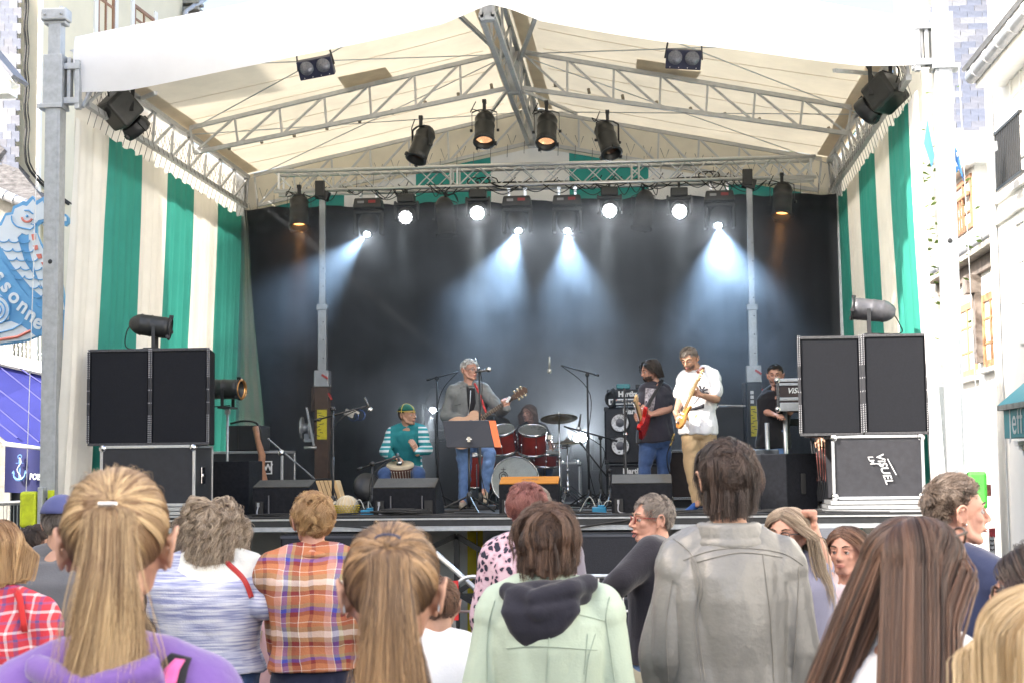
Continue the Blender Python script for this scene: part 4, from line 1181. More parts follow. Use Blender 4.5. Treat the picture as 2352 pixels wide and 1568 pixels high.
# row of subwoofers under the deck
def subcab(x0, x1, z0, z1, y0, y1, label, group, foam=True, gr='subwoofers stacked under the stage'):
    t = empty('subwoofer', ((x0 + x1) / 2, y0, z0), label=label, cat='speaker', group=gr)
    q = MB(); q.bbox((x0, y0 + .02, z0), (x1, y1, z1)); q.build('cabinet', carpet, t, .008)
    q = MB(); q.bbox((x0 + .02, y0, z0 + .02), (x1 - .02, y0 + .018, z1 - .02)); q.build('grille', mat('perforated_grille', (.02, .022, .03), .7, .3, .4, 60, .6, 160), t)
    q = MB(); q.bbox((x0, y0 - .005, z1 - .03), (x1, y0 + .05, z1 - .008)); q.bbox((x0, y0 - .005, z0 + .005), (x1, y0 + .05, z0 + .02)); q.build('front_edge', mat('dark_edge', (.06, .065, .08), .5, .2, .1), t)
    return t
ys = -.45
xs0, xs1 = xat(1232, ys), xat(1500, ys)
zt = zat(1226, ys)
for k in range(3):
    z1 = zt - k * .56
    subcab(xs0, xs1, max(gz(ys), z1 - .54), z1, ys, ys + .7, ['top black subwoofer under the stage edge, directly below the white-shirted guitarist', 'middle black subwoofer in the stack behind the crowd barrier', 'lowest black subwoofer in the stack, resting on the street'][k], '')
    subcab(xat(760, ys) - .5, xat(760, ys) + .3, max(gz(ys), z1 - .54), z1, ys + .1, ys + .8, ['top black subwoofer between the two tall ponytail heads', 'middle black subwoofer left of the ponytail girl in the centre', 'lowest black subwoofer left of the centre ponytail girl'][k], '') if k < 2 else None
# barriers
def barrier(x0, x1, y, label, z0=None, rot=0, red=False):
    z0 = gz(y) if z0 is None else z0; H = 1.08
    t = empty('crowd_barrier', ((x0 + x1) / 2, y, z0), label=label, cat='barrier', group='steel crowd barriers in front of the stage')
    q = MB(); r_ = .16
    pts = [(x0, y, z0 + .1)] + [(x0 + r_ - r_ * math.cos(a), y, z0 + H - r_ + r_ * math.sin(a)) for a in [i * math.pi / 12 for i in range(7)]] + [(x1 - r_ + r_ * math.sin(a), y, z0 + H - r_ + r_ * math.cos(a)) for a in [i * math.pi / 12 for i in range(7)]] + [(x1, y, z0 + .1)]
    q.tube(pts, .019, 10); q.build('frame_tube', alu, t)
    q = MB(); q.tube([(x0, y, z0 + .12), (x1, y, z0 + .12)], .016, 8); q.tube([(x0, y, z0 + H - .30), (x1, y, z0 + H - .30)], .013, 8); q.build('rail', alu, t)
    n_ = int((x1 - x0) / .21)
    for k in range(1, n_):
        x = x0 + (x1 - x0) * k / n_
        q = MB(); q.tube([(x, y, z0 + .12), (x, y, z0 + H - (.0))], .009, 6); q.build('upright', alu, t)
    for x in (x0 + .15, x1 - .15):
        q = MB(); q.bar((x, y - .28, z0 + .02), (x, y + .28, z0 + .02), .04, .03); q.bar((x, y, z0), (x, y, z0 + .14), .04); q.build('foot', alu, t)
    return t
yb = -1.0
b1 = barrier(xat(1040, yb), xat(1650, yb), yb, 'steel crowd barrier with red lettered strip at its left end')
p = at(1046, 1378, yb - .02)
q = MB(); q.box(p, (.055, .012, .34)); rs_ = q.build('red_sleeve', mat('red_sticker', (.62, .03, .03), .5, 0, .05), b1)
text('lettering', 'ALTRAD', .058, txt_front(p + Vector((.002, -.008, -.0)), R(90)), whitep, b1, bold=.0012)
barrier(xat(600, yb), xat(1028, yb), yb + .05, 'steel crowd barrier behind the plaid-shirted woman')
barrier(xat(330, yb), xat(590, yb), yb, 'steel crowd barrier behind the curly-haired woman')
barrier(xat(1665, yb), xat(2290, yb), yb, 'steel crowd barrier behind the girl in glasses, running to the right post')
q = MB(); q.tube([at(1000, 1268, -.9), at(1190, 1440, -.9)], .024, 10); tag(q.build('sloping_handrail', alu), 'slanting aluminium tube rail passing behind the barrier with the red strip', 'rail')
# white corner plate barrier end and yellow board at right
o = MB(); a = at(1870, 1330, -.7); c = at(1900, 1530, -.7); o.bbox((a.x, -.7, c.z), (c.x + .3, -.66, a.z)); tag(o.build('yellow_board', mat('bright_yellow', (.78, .74, .05), .6, 0, .05)), 'bright yellow board behind the girl in the pink top', 'board')
# fence mesh at the far left, dark backdrop of onlookers
t = empty('wire_fence', at(60, 1300, 1.5), label='grey wire mesh fence panel behind the crowd at far left', cat='fence')
q = MB(); yw = 1.5
for k in range(22): q.tube([at(8 + k * 8, 1150, yw), at(6 + k * 8, 1330, yw)], .004, 4)
for k in range(3): q.tube([at(0, 1160 + k * 70, yw), at(180, 1152 + k * 72, yw)], .004, 4)
tag(q.build('mesh_wire', steel, t), kind='stuff')
q = MB(); q.tube([at(-10, 1155, yw), at(190, 1146, yw)], .02, 8); q.build('top_tube', steel, t)

# ------------------------------------------------------------------ loudspeakers
def pa_cab(x0, x1, z0, z1, y, yaw, label, group, depth=.62):
    cx = (x0 + x1) / 2; w_ = x1 - x0; h_ = z1 - z0
    t = empty('pa_speaker', (cx, y, z0), label=label, cat='speaker', group=group)
    M = Matrix.Translation((cx, y, z0)) @ Matrix.Rotation(yaw, 4, 'Z')
    def bx(a, b, nm, m_, bev=0, kind=None):
        q = MB(); q.bbox(a, b); q.v = [tuple(M @ Vector(v)) for v in q.v]; return tag(q.build(nm, m_, t, bev), kind=kind)
    q = MB(); rb = w_ * .27; q.add([M @ Vector(v) for v in ((-w_ / 2, .02, 0), (w_ / 2, .02, 0), (rb, depth, 0), (-rb, depth, 0), (-w_ / 2, .02, h_), (w_ / 2, .02, h_), (rb, depth, h_), (-rb, depth, h_))], [(3, 2, 1, 0), (4, 5, 6, 7), (0, 1, 5, 4), (1, 2, 6, 5), (2, 3, 7, 6), (3, 0, 4, 7)]); q.build('cabinet', carpet, t, .01)
    bx((-w_ / 2 + .025, .004, .025), (w_ / 2 - .025, .019, h_ - .025), 'front_grille', grille, .003)
    em = mat('worn_edge', (.07, .07, .075), .7, .2, .5, 60)
    for a, b in (((-w_ / 2 - .004, -.008, -.004), (w_ / 2 + .004, .03, .022)), ((-w_ / 2 - .004, -.008, h_ - .022), (w_ / 2 + .004, .03, h_ + .004))): bx(a, b, 'edge_bar', em, .004)
    for s in (-1, 1):
        bx((s * w_ / 2 - .014, -.008, .022), (s * w_ / 2 + .014, .006, h_ - .022), 'side_strip', mat('worn_strip', (.03, .03, .035), .6), .003)
        q = MB()
        for k in range(int(h_ / .021)):
            z = .03 + k * .021
            if abs(z - h_ / 2) < h_ * .2 and k % 6: continue
            q.box((s * w_ / 2 - .009, -.0095, z), (.004, .003, .012)); q.box((s * w_ / 2 + .009, -.0095, z), (.004, .003, .012))
        q.v = [tuple(M @ Vector(v)) for v in q.v]
        tag(q.build('stitching', mat('stitch_white', (.5, .5, .52), .6, 0, 0), t), kind='stuff')
    return t
YP = .12
zl = zat(1021, YP, 340); zl1 = zat(801, YP, 340)
for (a, b, lb) in ((202, 341, 'tall black speaker, outer one of the left pair on the flight case'), (344, 478, 'tall black speaker, inner one of the left pair nearest the stage')):
    pa_cab(xat(a, YP), xat(b, YP), zl, zl1, YP, R(2.5 if a == 202 else -1.5), lb, 'left pair of tall speakers')
zr_ = zat(997, YP, 1990); zr1 = zat(769, YP, 1990)
for (a, b, lb) in ((1841, 1984, 'tall black speaker, inner one of the right pair'), (1990, 2136, 'tall black speaker, outer one of the right pair nearest the right post')):
    pa_cab(xat(a, YP), xat(b, YP), zr_ + (.0 if a > 1900 else -.005), zr1 - (0 if a > 1900 else .01), YP, R(2 if a < 1900 else -1), lb, 'right pair of tall speakers')
q = MB(); 
for px in (1966, 1977): q.bbox((xat(px + 10, .3) - .02, .3, zr_), (xat(px + 10, .3) + .01, .33, zr_ + .26))
tag(q.build('wooden_wedge', mat('plywood', (.45, .30, .18), .7, 0, .2, 12, stretch=(1, 1, .1))), 'two thin plywood strips wedged between the right speaker pair', 'wood')
def road_case(x0, x1, y0, y1, z0, z1, label, grp=None, panel=(.022, .023, .028), bars=True, latch=False):
    t = empty('flight_case', ((x0 + x1) / 2, y0, z0), label=label, cat='flight case', group=grp)
    pm_ = mat('case_panel_%d' % int(panel[0] * 1000), panel, .55, 0, .25, 14, .15, 200)
    q = MB(); q.bbox((x0 + .012, y0 + .012, z0 + .012), (x1 - .012, y1 - .012, z1 - .012)); q.build('panel_box', pm_, t)
    e = .028
    for nm, a, b in (('edge_profile', (x0, y0, z0), (x1, y0 + e, z0 + e)), ('edge_profile', (x0, y0, z1 - e), (x1, y0 + e, z1)), ('edge_profile', (x0, y0, z0 + e), (x0 + e, y0 + e, z1 - e)), ('edge_profile', (x1 - e, y0, z0 + e), (x1, y0 + e, z1 - e)),
                     ('edge_profile', (x0, y0 + e, z1 - e), (x0 + e, y1, z1)), ('edge_profile', (x1 - e, y0 + e, z1 - e), (x1, y1, z1)), ('edge_profile', (x1 - e, y1 - e, z0), (x1, y1, z1 - e))):
        q = MB(); q.bbox(a, b); q.build(nm, alu, t, .003)
    for x in (x0 + .025, x1 - .025):
        for z in (z0 + .025, z1 - .025):
            q = MB(); q.ball((x, y0 + .02, z), .042, 10, 6); q.build('ball_corner', chrome, t)
    if latch:
        for x in (x0 + (x1 - x0) * .75,):
            q = MB(); q.box((x, y0 - .004, z0 + .12), (.13, .012, .11)); q.box((x, y0 - .012, z0 + .12), (.06, .012, .06)); q.build('latch_plate', alu, t, .004)
    return t
zc = zl - .004
zb_ = zat(1162, YP + .05, 340)
c1 = road_case(xat(229, .1), xat(448, .1), .1, .72, zb_, zc, 'large black flight case with aluminium edges carrying the left speakers')
q = MB(); q.box((xat(448, .1) + .004, .36, (zb_ + zc) / 2), (.012, .12, .17)); q.box((xat(448, .1) + .012, .36, (zb_ + zc) / 2), (.012, .08, .03)); q.build('side_handle', chrome, c1, .006)
q = MB()
for k, zz in enumerate((0, .05, .1)): q.bbox((xat(215, .05), .0 + k * .01, lerp(DECK, zb_, k / 3)), (xat(463 - k * 8, .05), .7, lerp(DECK, zb_, (k + 1) / 3) - .008))
tag(q.build('aluminium_ramp', alu), 'stepped aluminium plates under the left flight case', 'ramp')
zb2 = zat(1146, .15, 2000)
c2 = road_case(xat(1911, .12), xat(2124, .12), .12, .72, zb2, zr_ - .004, 'large black flight case with white scrawled logo carrying the right speakers', panel=(.03, .03, .036))
cp = at(2028, 1075, .118)
Mx = txt_front(cp + Vector((0, 0, 0)), R(-72))
text('logo', 'ViSUEL', .10, Mx @ Matrix.Translation((.0, .01, 0)), whitep, c2, shear=.3, bold=.0012)
text('logo', 'LM', .065, Mx @ Matrix.Translation((-.11, -.075, 0)), whitep, c2, shear=.3, bold=.001)
q = MB(); q.bar(cp + Vector((.045, -.002, .09)), cp + Vector((.12, -.002, -.06)), .008, .006, (0, 1, 0)); q.bar(cp + Vector((-.10, -.002, .05)), cp + Vector((.0, -.002, .04)), .006, .006, (0, 1, 0)); q.build('logo_stroke', whitep, c2)
q = MB()
for k in range(3): q.bbox((xat(1893 + k * 6, .05), .0 + k * .01, lerp(DECK, zb2, k / 3)), (xat(2118, .05), .7, lerp(DECK, zb2, (k + 1) / 3) - .008))
tag(q.build('aluminium_ramp', alu), 'stepped aluminium plates under the right flight case', 'ramp')
q = MB()
for k in range(7): q.tube([at(1862 + k * 7, 1005 + (k % 3) * 6, .75), at(1880 + k * 4, 1150, .6)], .008, 6)
q.bbox(at(1858, 998, .5).xyz, at(1905, 1004, .9).xyz)
tag(q.build('folded_stand', blackm), 'bundle of folded metal stands standing against the right flight case', 'stand')
# can lamps on the speakers and on a stand
def put_lamp(px, py, y, ax, label, base_z, body=None, lead=1):
    c = at(px, py, y); t = par_can(c, ax, label, darkin if body else amberin if False else darkin, 'can lamps standing beside the speakers', L_=.30, r=.105, yoke=False, body=body)
    side = Vector(ax).cross(Vector((0, 0, 1))).normalized()
    q = MB()
    for s in (-1, 1): q.bar(c + side * s * .125, Vector((c.x + side.x * s * .125, c.y + side.y * s * .125, base_z + .01)) if base_z else c + side * s * .125 - Vector((0, 0, .2)), .035, .008, side)
    bz = base_z + .008 if base_z else c.z - .2
    q.box((c.x, c.y, bz), (.1 + abs(side.x) * .2, .1 + abs(side.y) * .2, .02)); q.build('yoke', blackm, t)
    q = MB(); A = Vector(ax).normalized()
    q.tube(cable([c - A * .22, c - A * .28 - Vector((0, 0, .1)), Vector((c.x - A.x * .30, c.y + .05, bz + .02)), Vector((c.x, c.y + .1, bz + .03))]), .006, 5); q.build('lead', rubber, t)
    return t, c
put_lamp(356, 750, .35, (.95, .18, -.14), 'black can lamp standing on top of the left speakers', zl1 + .004)
put_lamp(1995, 712, .35, (-.93, .12, .12), 'worn grey can lamp standing on top of the right speakers', zr1 + .004, mat('worn_grey_body', (.10, .10, .11), .4, .3, .25, 12))
t, c = put_lamp(523, 893, 1.6, (.97, -.2, -.03), 'black can lamp with copper rim on a small stand behind the left speakers', 0)
q = MB(); q.tube([c - Vector((0, 0, .2)), (c.x, c.y, DECK)], .014, 8); q.box(c - Vector((0, 0, .24)), (.05, .05, .06)); q.build('stand_tube', steel, t)
q = MB(); q.lathe([(.095, .145), (.105, .165), (.112, .17), (.108, .175), (.092, .17)], frame((.97, -.2, -.03), loc=c), 20, cap=False); q.build('copper_rim', mat('copper', (.7, .35, .12), .3, .9, .1), t)
# left stage boxes
YU = 2.2
cu = road_case(xat(470, YU), xat(650, YU), YU, YU + .6, DECK + .02, zat(1035, YU, 560), 'black flight case with USHOW logo plate left of the percussionist', latch=True)
pL = at(590, 1073, YU)
q = MB()
w_, h_ = .34, .145; zc_ = pL.z
for a, b in (((pL.x - w_ / 2, zc_ - h_ / 2), (pL.x + w_ / 2, zc_ - h_ / 2 + .012)), ((pL.x - w_ / 2, zc_ + h_ / 2 - .012), (pL.x + w_ / 2, zc_ + h_ / 2)), ((pL.x - w_ / 2, zc_ - h_ / 2 + .012), (pL.x - w_ / 2 + .012, zc_ + h_ / 2 - .012)), ((pL.x + w_ / 2 - .012, zc_ - h_ / 2 + .012), (pL.x + w_ / 2, zc_ + h_ / 2 - .012))):
    q.bbox((a[0], YU - .004, a[1]), (b[0], YU + .01, b[1]))
q.build('logo_frame', whitep, cu)
text('logo', 'USHOW', .10, txt_front(Vector((pL.x - .01, YU - .004, zc_))), whitep, cu, bold=.003)
def plain_box(name, pxa, pxb, pya, pyb, y, dep, label, cat, m_=carpet, z0=None, grp=None):
    z0 = z0 if z0 is not None else zat(pyb, y, (pxa + pxb) / 2); z1 = zat(pya, y, (pxa + pxb) / 2)
    t = empty(name, (xat((pxa + pxb) / 2, y), y, z0), label=label, cat=cat, group=grp)
    q = MB(); q.bbox((xat(pxa, y), y, z0), (xat(pxb, y), y + dep, z1)); q.build('cabinet', m_, t, .012)
    return t, z0, z1
t, z0, z1 = plain_box('monitor_box', 518, 600, 976, 1030, YU + .1, .4, 'small black speaker box on top of the USHOW case', 'speaker', blackp, zat(1035, YU, 560) + .004)
q = MB(); q.bbox((xat(545, YU + .1), YU + .09, z0 + .01), (xat(547, YU + .1), YU + .1, z1 - .01)); q.build('front_seam', rubber, t)
q = MB(); q.tube(cable([at(530, 972, 2.3), at(560, 966, 2.2), at(590, 972, 2.2), at(600, 1000, 2.1), at(598, 1040, 2.1)]), .012, 6); q.build('lead', rubber, t)
t, z0, z1 = plain_box('side_fill', 473, 572, 1058, 1180, .9, .55, 'black upright side speaker in front of the USHOW case', 'speaker', carpet, DECK + .003)
q = MB(); q.bbox((xat(470, .9) - .002, .95, z0 + .05), (xat(473, .9) + .0, 1.4, z1 - .05)); q.build('brown_side', mat('dark_brown', (.06, .035, .025), .6), t)
wd_ = mat('orange_wood', (.50, .22, .12), .5, 0, .25, 10, stretch=(1, 1, .15))
q = MB(); a, b = at(466, 1010, 1.0), at(433, 1160, .7); q.tube([a, a.lerp(b, .3), a.lerp(b, .6), b], [.01, .05, .045, .012], 10); tag(q.build('wooden_tube', wd_), 'reddish wooden tube leaning against the left flight case', 'instrument')
q = MB(); pts = [at(587, 980, 2.05), at(592, 1010, 2.0), at(602, 1045, 1.95), at(600, 1075, 1.95), at(606, 1112, 1.9), at(603, 1150, 1.85)]; q.tube(pts, [.035, .03, .04, .038, .055, .06], 10); tag(q.build('didgeridoo', mat('brown_bark_wood', (.33, .16, .09), .7, 0, .35, 8, .6, 30)), 'brown knotty didgeridoo leaning on the USHOW case', 'instrument')
t, z0, z1 = plain_box('small_amp', 712, 752, 1098, 1150, 2.6, .3, 'small black amplifier box behind the leftmost floor monitor', 'amplifier', blackp, DECK + .003)
q = MB(); q.ball(at(724, 1108, 2.58), .01); q.build('knob', whitep, t)
q = MB(); q.tube([at(615, 1006, 2.1), at(722, 1098, 2.5)], .009, 6); tag(q.build('thin_rod', steel), 'thin grey rod slanting from the small black box down to the deck', 'rod')
# cajon board leaning, gourd shaker
yk = .75
q = MB(); k_ = at(724, 1103, yk), at(772, 1102, yk + .05), at(790, 1165, yk - .15), at(748, 1172, yk - .1)
q.add(list(k_) + [p + Vector((.02, .12, 0)) for p in k_], [(3, 2, 1, 0), (4, 5, 6, 7), (0, 1, 5, 4), (1, 2, 6, 5), (2, 3, 7, 6), (3, 0, 4, 7)])
t = empty('wooden_xylophone_box', k_[3], label='slatted honey-coloured wooden box leaning beside the left microphone stand', cat='box')
q.build('board', mat('honey_wood', (.46, .30, .13), .5, 0, .2, 8, stretch=(4, 1, .3)), t, .006)
q = MB()
for k in range(1, 5): q.tube([k_[0].lerp(k_[1], k / 5) - Vector((0, .004, 0)), k_[3].lerp(k_[2], k / 5) - Vector((0, .004, 0))], .004, 4)
tag(q.build('slat_joint', mat('dark_joint', (.12, .07, .03), .7), t), kind='stuff')
g_ = at(797, 1157, .55); g_.z = DECK + .09
t = empty('gourd_shaker', (g_.x, g_.y, DECK), label='round gourd shaker in a yellow bead net on the stage edge', cat='instrument')
q = MB(); q.ball(g_, (.115, .11, .105), 20, 14); q.build('gourd', mat('gourd', (.55, .43, .27), .55, 0, .12, 9, .2, 30), t)
q = MB()
for i in range(26):
    for j in range(6):
        a = i / 26 * 6.283 + j * .12; e = R(-50 + j * 11)
        q.ball(g_ + Vector((.122 * math.cos(a) * math.cos(e), .117 * math.sin(a) * math.cos(e), .112 * math.sin(e))), .0085, 5, 3)
tag(q.build('yellow_bead', mat('yellow_bead', (.55, .42, .04), .4), t), kind='stuff')
q = MB()
for i in range(18):
    a = i / 18 * 6.283; q.tube([g_ + Vector((.118 * math.cos(a) * math.cos(e), .113 * math.sin(a) * math.cos(e), .108 * math.sin(e))) for e in (R(5), R(35), R(60), R(85))], .003, 4)
q.tube(cable([g_ + Vector((-.11, 0, .05)), g_ + Vector((-.15, -.02, 0)), g_ + Vector((-.13, -.03, -.08))]), .012, 5)
tag(q.build('net_cord', mat('cord_white', (.6, .56, .45), .8), t), kind='stuff')

# floor monitors
def wedge(pxa, pxb, pyt, pym, y, label, top_m=None, yaw=0, handles=True, sideR=True):
    x0, x1 = xat(pxa, y), xat(pxb, y); w_ = x1 - x0; cx = (x0 + x1) / 2
    zm = zat(pym, y, (pxa + pxb) / 2) - DECK; zt_ = zat(pyt, y + .22, (pxa + pxb) / 2) - DECK
    t = empty('floor_monitor', (cx, y, DECK), label=label, cat='speaker', group='wedge floor monitors along the stage front')
    M = Matrix.Translation((cx, y, DECK)) @ Matrix.Rotation(yaw, 4, 'Z') @ Matrix.Rotation(R(90), 4, 'Z')
    q = MB(); q.prism([(0.03, 0.002), (0, zm), (.22, zt_), (.52, .06), (.52, 0.002)], -w_ / 2, w_ / 2, M); q.build('cabinet', carpet, t, .008)
    if top_m:
        q = MB(); q.prism([(.0, zm + .004), (.22, zt_ + .004), (.225, zt_ + .012), (-.005, zm + .012)], -w_ / 2 + .006, w_ / 2 - .006, M); o = q.build('top_board', top_m, t)
    M2 = Matrix.Translation((cx, y, DECK)) @ Matrix.Rotation(yaw, 4, 'Z')
    if handles:
        q = MB()
        for x in (-w_ * .22, w_ * .28): q.bbox((x, -.004, .03), (x + .01, .02, zm - .07))
        q.v = [tuple(M2 @ Vector(v)) for v in q.v]; q.build('corner_strip', mat('grey_strip', (.10, .10, .11), .5), t)
    for x in (-w_ / 2 + .05, w_ / 2 - .09):
        q = MB(); q.bbox((x - .02, -.002, .02), (x + .06, .04, .15)); q.v = [tuple(M2 @ Vector(v)) for v in q.v]; q.build('socket_recess', rubber, t)
    q = MB(); q.box((-w_ / 2 + .065, -.01, .12), (.02, .02, .04)); q.tube(cable([(-w_ / 2 + .065, -.012, .1), (-w_ / 2 + .07, -.05, .03), (-w_ / 2 + .16, -.06, .01), (-w_ / 2 + .4, .03, .01)]), .006, 5)
    q.v = [tuple(M2 @ Vector(v)) for v in q.v]; q.build('plug', mat('grey_plug', (.35, .35, .37), .4, .5), t)
    return t
tops = mat('worn_top', (.055, .052, .047), .8, 0, .3, 8, .4, 300)
wedge(578, 712, 1104, 1120, .30, 'dark floor monitor wedge at the left, left of the mic stand', tops, R(-4))
wedge(855, 1000, 1100, 1121, .28, 'floor monitor wedge in front of the drummer with the djembe', tops, R(-2))
w3 = wedge(1145, 1283, 1096, 1112, .25, 'floor monitor wedge with an orange wooden top, in front of the drum kit', mat('orange_ply', (.40, .17, .035), .9, 0, .15, 14, spec=.05, stretch=(.3, 1, 1)), 0, handles=False)
text('logo', 'AMPG', .062, Matrix.Translation(((xat(1214, .33)), .25 + .12, DECK + .0 + (zat(1112, .25, 1214) - DECK) * .5 + (zat(1096, .47, 1214) - DECK) * .5 + .016)) @ Matrix.Rotation(math.atan2((zat(1096, .47, 1214) - zat(1112, .25, 1214)), .22), 4, 'X'), mat('burnt_brown', (.20, .10, .03), .7), w3, shear=.4, ext=.001)
wedge(1403, 1543, 1091, 1111, .25, 'floor monitor wedge in front of the bass player and the guitarist', tops, 0, handles=False)
t, z0, z1 = plain_box('side_fill', 1745, 1808, 1041, 1182, .35, .5, 'large black side speaker left of the right flight case', 'speaker', carpet, DECK + .003)
q = MB(); q.add([Vector((xat(1808, .35), .36, z0)), Vector((xat(1872, .75), .62, z0)), Vector((xat(1872, .75), .62, z1)), Vector((xat(1808, .35), .36, z1)), Vector((xat(1808, .35), .84, z0)), Vector((xat(1872, .75), .84, z0)), Vector((xat(1872, .75), .84, z1)), Vector((xat(1808, .35), .84, z1))], [(0, 1, 2, 3), (3, 2, 6, 7), (1, 5, 6, 2), (4, 7, 6, 5)]); q.build('slanted_side', carpet, t)
q = MB(); q.box(at(1845, 1110, .49) , (.06, .02, .2), (0, 0, .6)); q.build('side_handle', rubber, t, .01)

# cables lying along the front edge
q = MB(); rs = random.Random(9)
for k in range(26):
    x = rs.uniform(-3.2, 3.0); l_ = rs.uniform(.4, 1.9); y = rs.uniform(.02, .28)
    q.tube(cable([(x, y, DECK + .012), (x + l_ * .3, y + rs.uniform(-.06, .08), DECK + .012 + rs.uniform(0, .03)), (x + l_ * .7, y + rs.uniform(-.06, .1), DECK + .014), (x + l_, y + rs.uniform(-.03, .2), DECK + .012)]), .0085, 6)
for k in range(9):
    r_ = rs.uniform(.14, .26); cx = xat(930, .15) + rs.uniform(-.1, .1)
    q.tube([Vector((cx + r_ * math.cos(a * .45), .16 + r_ * .6 * math.sin(a * .45), DECK + .015 + k * .007)) for a in range(14)], .008, 6, closed=True)
for k in range(16):
    x = rs.uniform(-2.6, 2.6); y = rs.uniform(.9, 3.4); q.tube(cable([(x, y, DECK + .01), (x + .5, y + rs.uniform(-.4, .3), DECK + .01), (x + 1.1, y + rs.uniform(-.4, .3), DECK + .01)]), .007, 5)
tag(q.build('cable_tangle', rubber), kind='stuff')
q = MB(); q.tube(cable([at(700, 1203, -.07), at(900, 1222, -.08), at(1010, 1300, -.09)], k=10), .007, 5); q.tube(cable([at(1190, 1215, -.07), at(1290, 1225, -.08), at(1345, 1208, -.07), at(1500, 1186, -.06)]), .012, 6)
tag(q.build('hanging_cable', rubber), 'thin black cable drooping along the front edge of the stage', 'cable')
for k, (px, y, lb) in enumerate(((1375, .7, 'blue plug box on the deck behind the fourth monitor wedge'), (846, .4, 'small blue cable reel left of the percussion monitor wedge'))):
    p = Vector((xat(px, y), y, DECK)); t = empty('plug_box', p, label=lb, cat='plug box')
    q = MB(); q.box(p + Vector((0, 0, .03)), (.14, .1, .06)); q.box(p + Vector((.02, 0, .07)), (.07, .06, .02)); q.build('box_shell', mat('blue_box', (.02, .22, .38), .5), t, .008)
    q = MB()
    for i in range(3): q.tube(cable([p + Vector((-.04 + i * .04, 0, .07)), p + Vector((-.1 + i * .1, .02, .16 - .02 * i)), p + Vector((-.2 + i * .25, .1, .01))]), .005, 5)
    q.build('lead', mat('pale_lead', (.5, .5, .45), .6), t)

# ------------------------------------------------------------------ stands, microphones
def tripod(q, p, r_=.3, h=.12, a0=.4, rr=.009):
    for k in range(3):
        a = a0 + k * 2.094; q.tube([p + Vector((0, 0, h + .04)), p + Vector((r_ * math.cos(a), r_ * math.sin(a), .012))], rr, 6)
    q.lathe([(.022, h - .05), (.03, h), (.03, h + .05), (.014, h + .08)], Matrix.Translation(p), 10)
def mic_stand(px, y, pytop, boom=None, mic=None, label='', extra=None, chromeleg=False, grp='microphone stands on the stage'):
    x = xat(px, y); p = Vector((x, y, DECK)); top = Vector((x, y, zat(pytop, y, px)))
    t = empty('microphone_stand', p, label=label, cat='stand', group=grp)
    q = MB(); tripod(q, p); q.build('tripod_base', blackm, t)
    q = MB(); q.tube([p + Vector((0, 0, .08)), top], .011, 8); q.tube([p + Vector((0, 0, .1)), p.lerp(top, .55)], .014, 8); q.build('pole', blackm, t)
    if boom:
        a, b = [at(bx, by, y + dy) for bx, by, dy in boom]
        q = MB(); q.tube([a, b], .009, 8); q.tube([a, a.lerp(b, .12)], .014, 8); q.lathe([(.025, -.02), (.025, .02)], frame((0, 1, 0), loc=top), 10); q.build('boom', blackm, t)
    if mic:
        a, b = [at(bx, by, y + dy) for bx, by, dy in mic[:2]]; ax = (b - a).normalized(); ln = (b - a).length
        q = MB(); q.lathe([(.009, 0), (.012, ln * .3), (.014, ln * .72)], frame(ax, loc=a), 10); q.build('microphone', mat('mic_grey', (.12, .12, .12), .4, .5) if len(mic) < 3 else mat('mic_pale', (.5, .5, .46), .4, .5), t)
        q = MB(); q.lathe([(.017, ln * .72), (.026, ln * .8), (.026, ln * .93), (.014, ln)], frame(ax, loc=a), 12); q.build('mic_head', chrome if len(mic) < 4 else mic[3], t)
    q = MB(); s_ = 1
    e = at(*[boom[1][0], boom[1][1]], y + boom[1][2]) if boom else top
    q.tube(cable([e, top.lerp(p, .15) + Vector((.03, -.02, 0)), top.lerp(p, .6) + Vector((-.02, -.02, 0)), p + Vector((.1, -.05, .02))]), .005, 5)
    q.build('lead', rubber, t)
    return t
mic_stand(765, .62, 938, ((722, 965, .05), (848, 930, 0)), ((838, 912, 0), (852, 945, -.02)), 'black boom stand with a row of small jingles, left of the percussionist')
mic_stand(1103, 1.6, 845, None, ((1092, 853, 0), (1128, 847, -.05)), 'microphone stand straight in front of the grey-haired singer')
mic_stand(1005, 3.2, 868, ((980, 872, 0), (1052, 853, -.05)), ((1091, 822, 0), (1101, 850, 0), 1), 'tall boom stand left of the singer with a thin overhead microphone')
mic_stand(1352, 3.0, 860, ((1376, 862, 0), (1288, 838, -.05)), ((1262, 818, 0), (1262, 857, 0), 1, mat('mic_pale', (.5, .5, .46), .4, .5)), 'tall boom stand right of the drums with a white overhead microphone')
mic_stand(855, .75, 1064, ((820, 1077, 0), (918, 1046, .1)), ((912, 1040, .1), (919, 1066, .1)), 'low boom stand with red band aimed at the djembe')
mic_stand(1380, 2.9, 1005, ((1418, 1012, 0), (1295, 978, -.1)), ((1334, 950, 0), (1328, 990, 0)), 'short boom stand among the cymbals right of the drum kit')
mic_stand(1437, 1.7, 890, None, ((1436, 975, .1), (1437, 1000, .0)), 'thin black microphone stand in front of the bass cabinets')
mic_stand(1400, 2.2, 1080, ((1330, 1012, 0), (1395, 1095, 0)), None, 'low black stand with slanting rod between drum kit and bass cabinets')
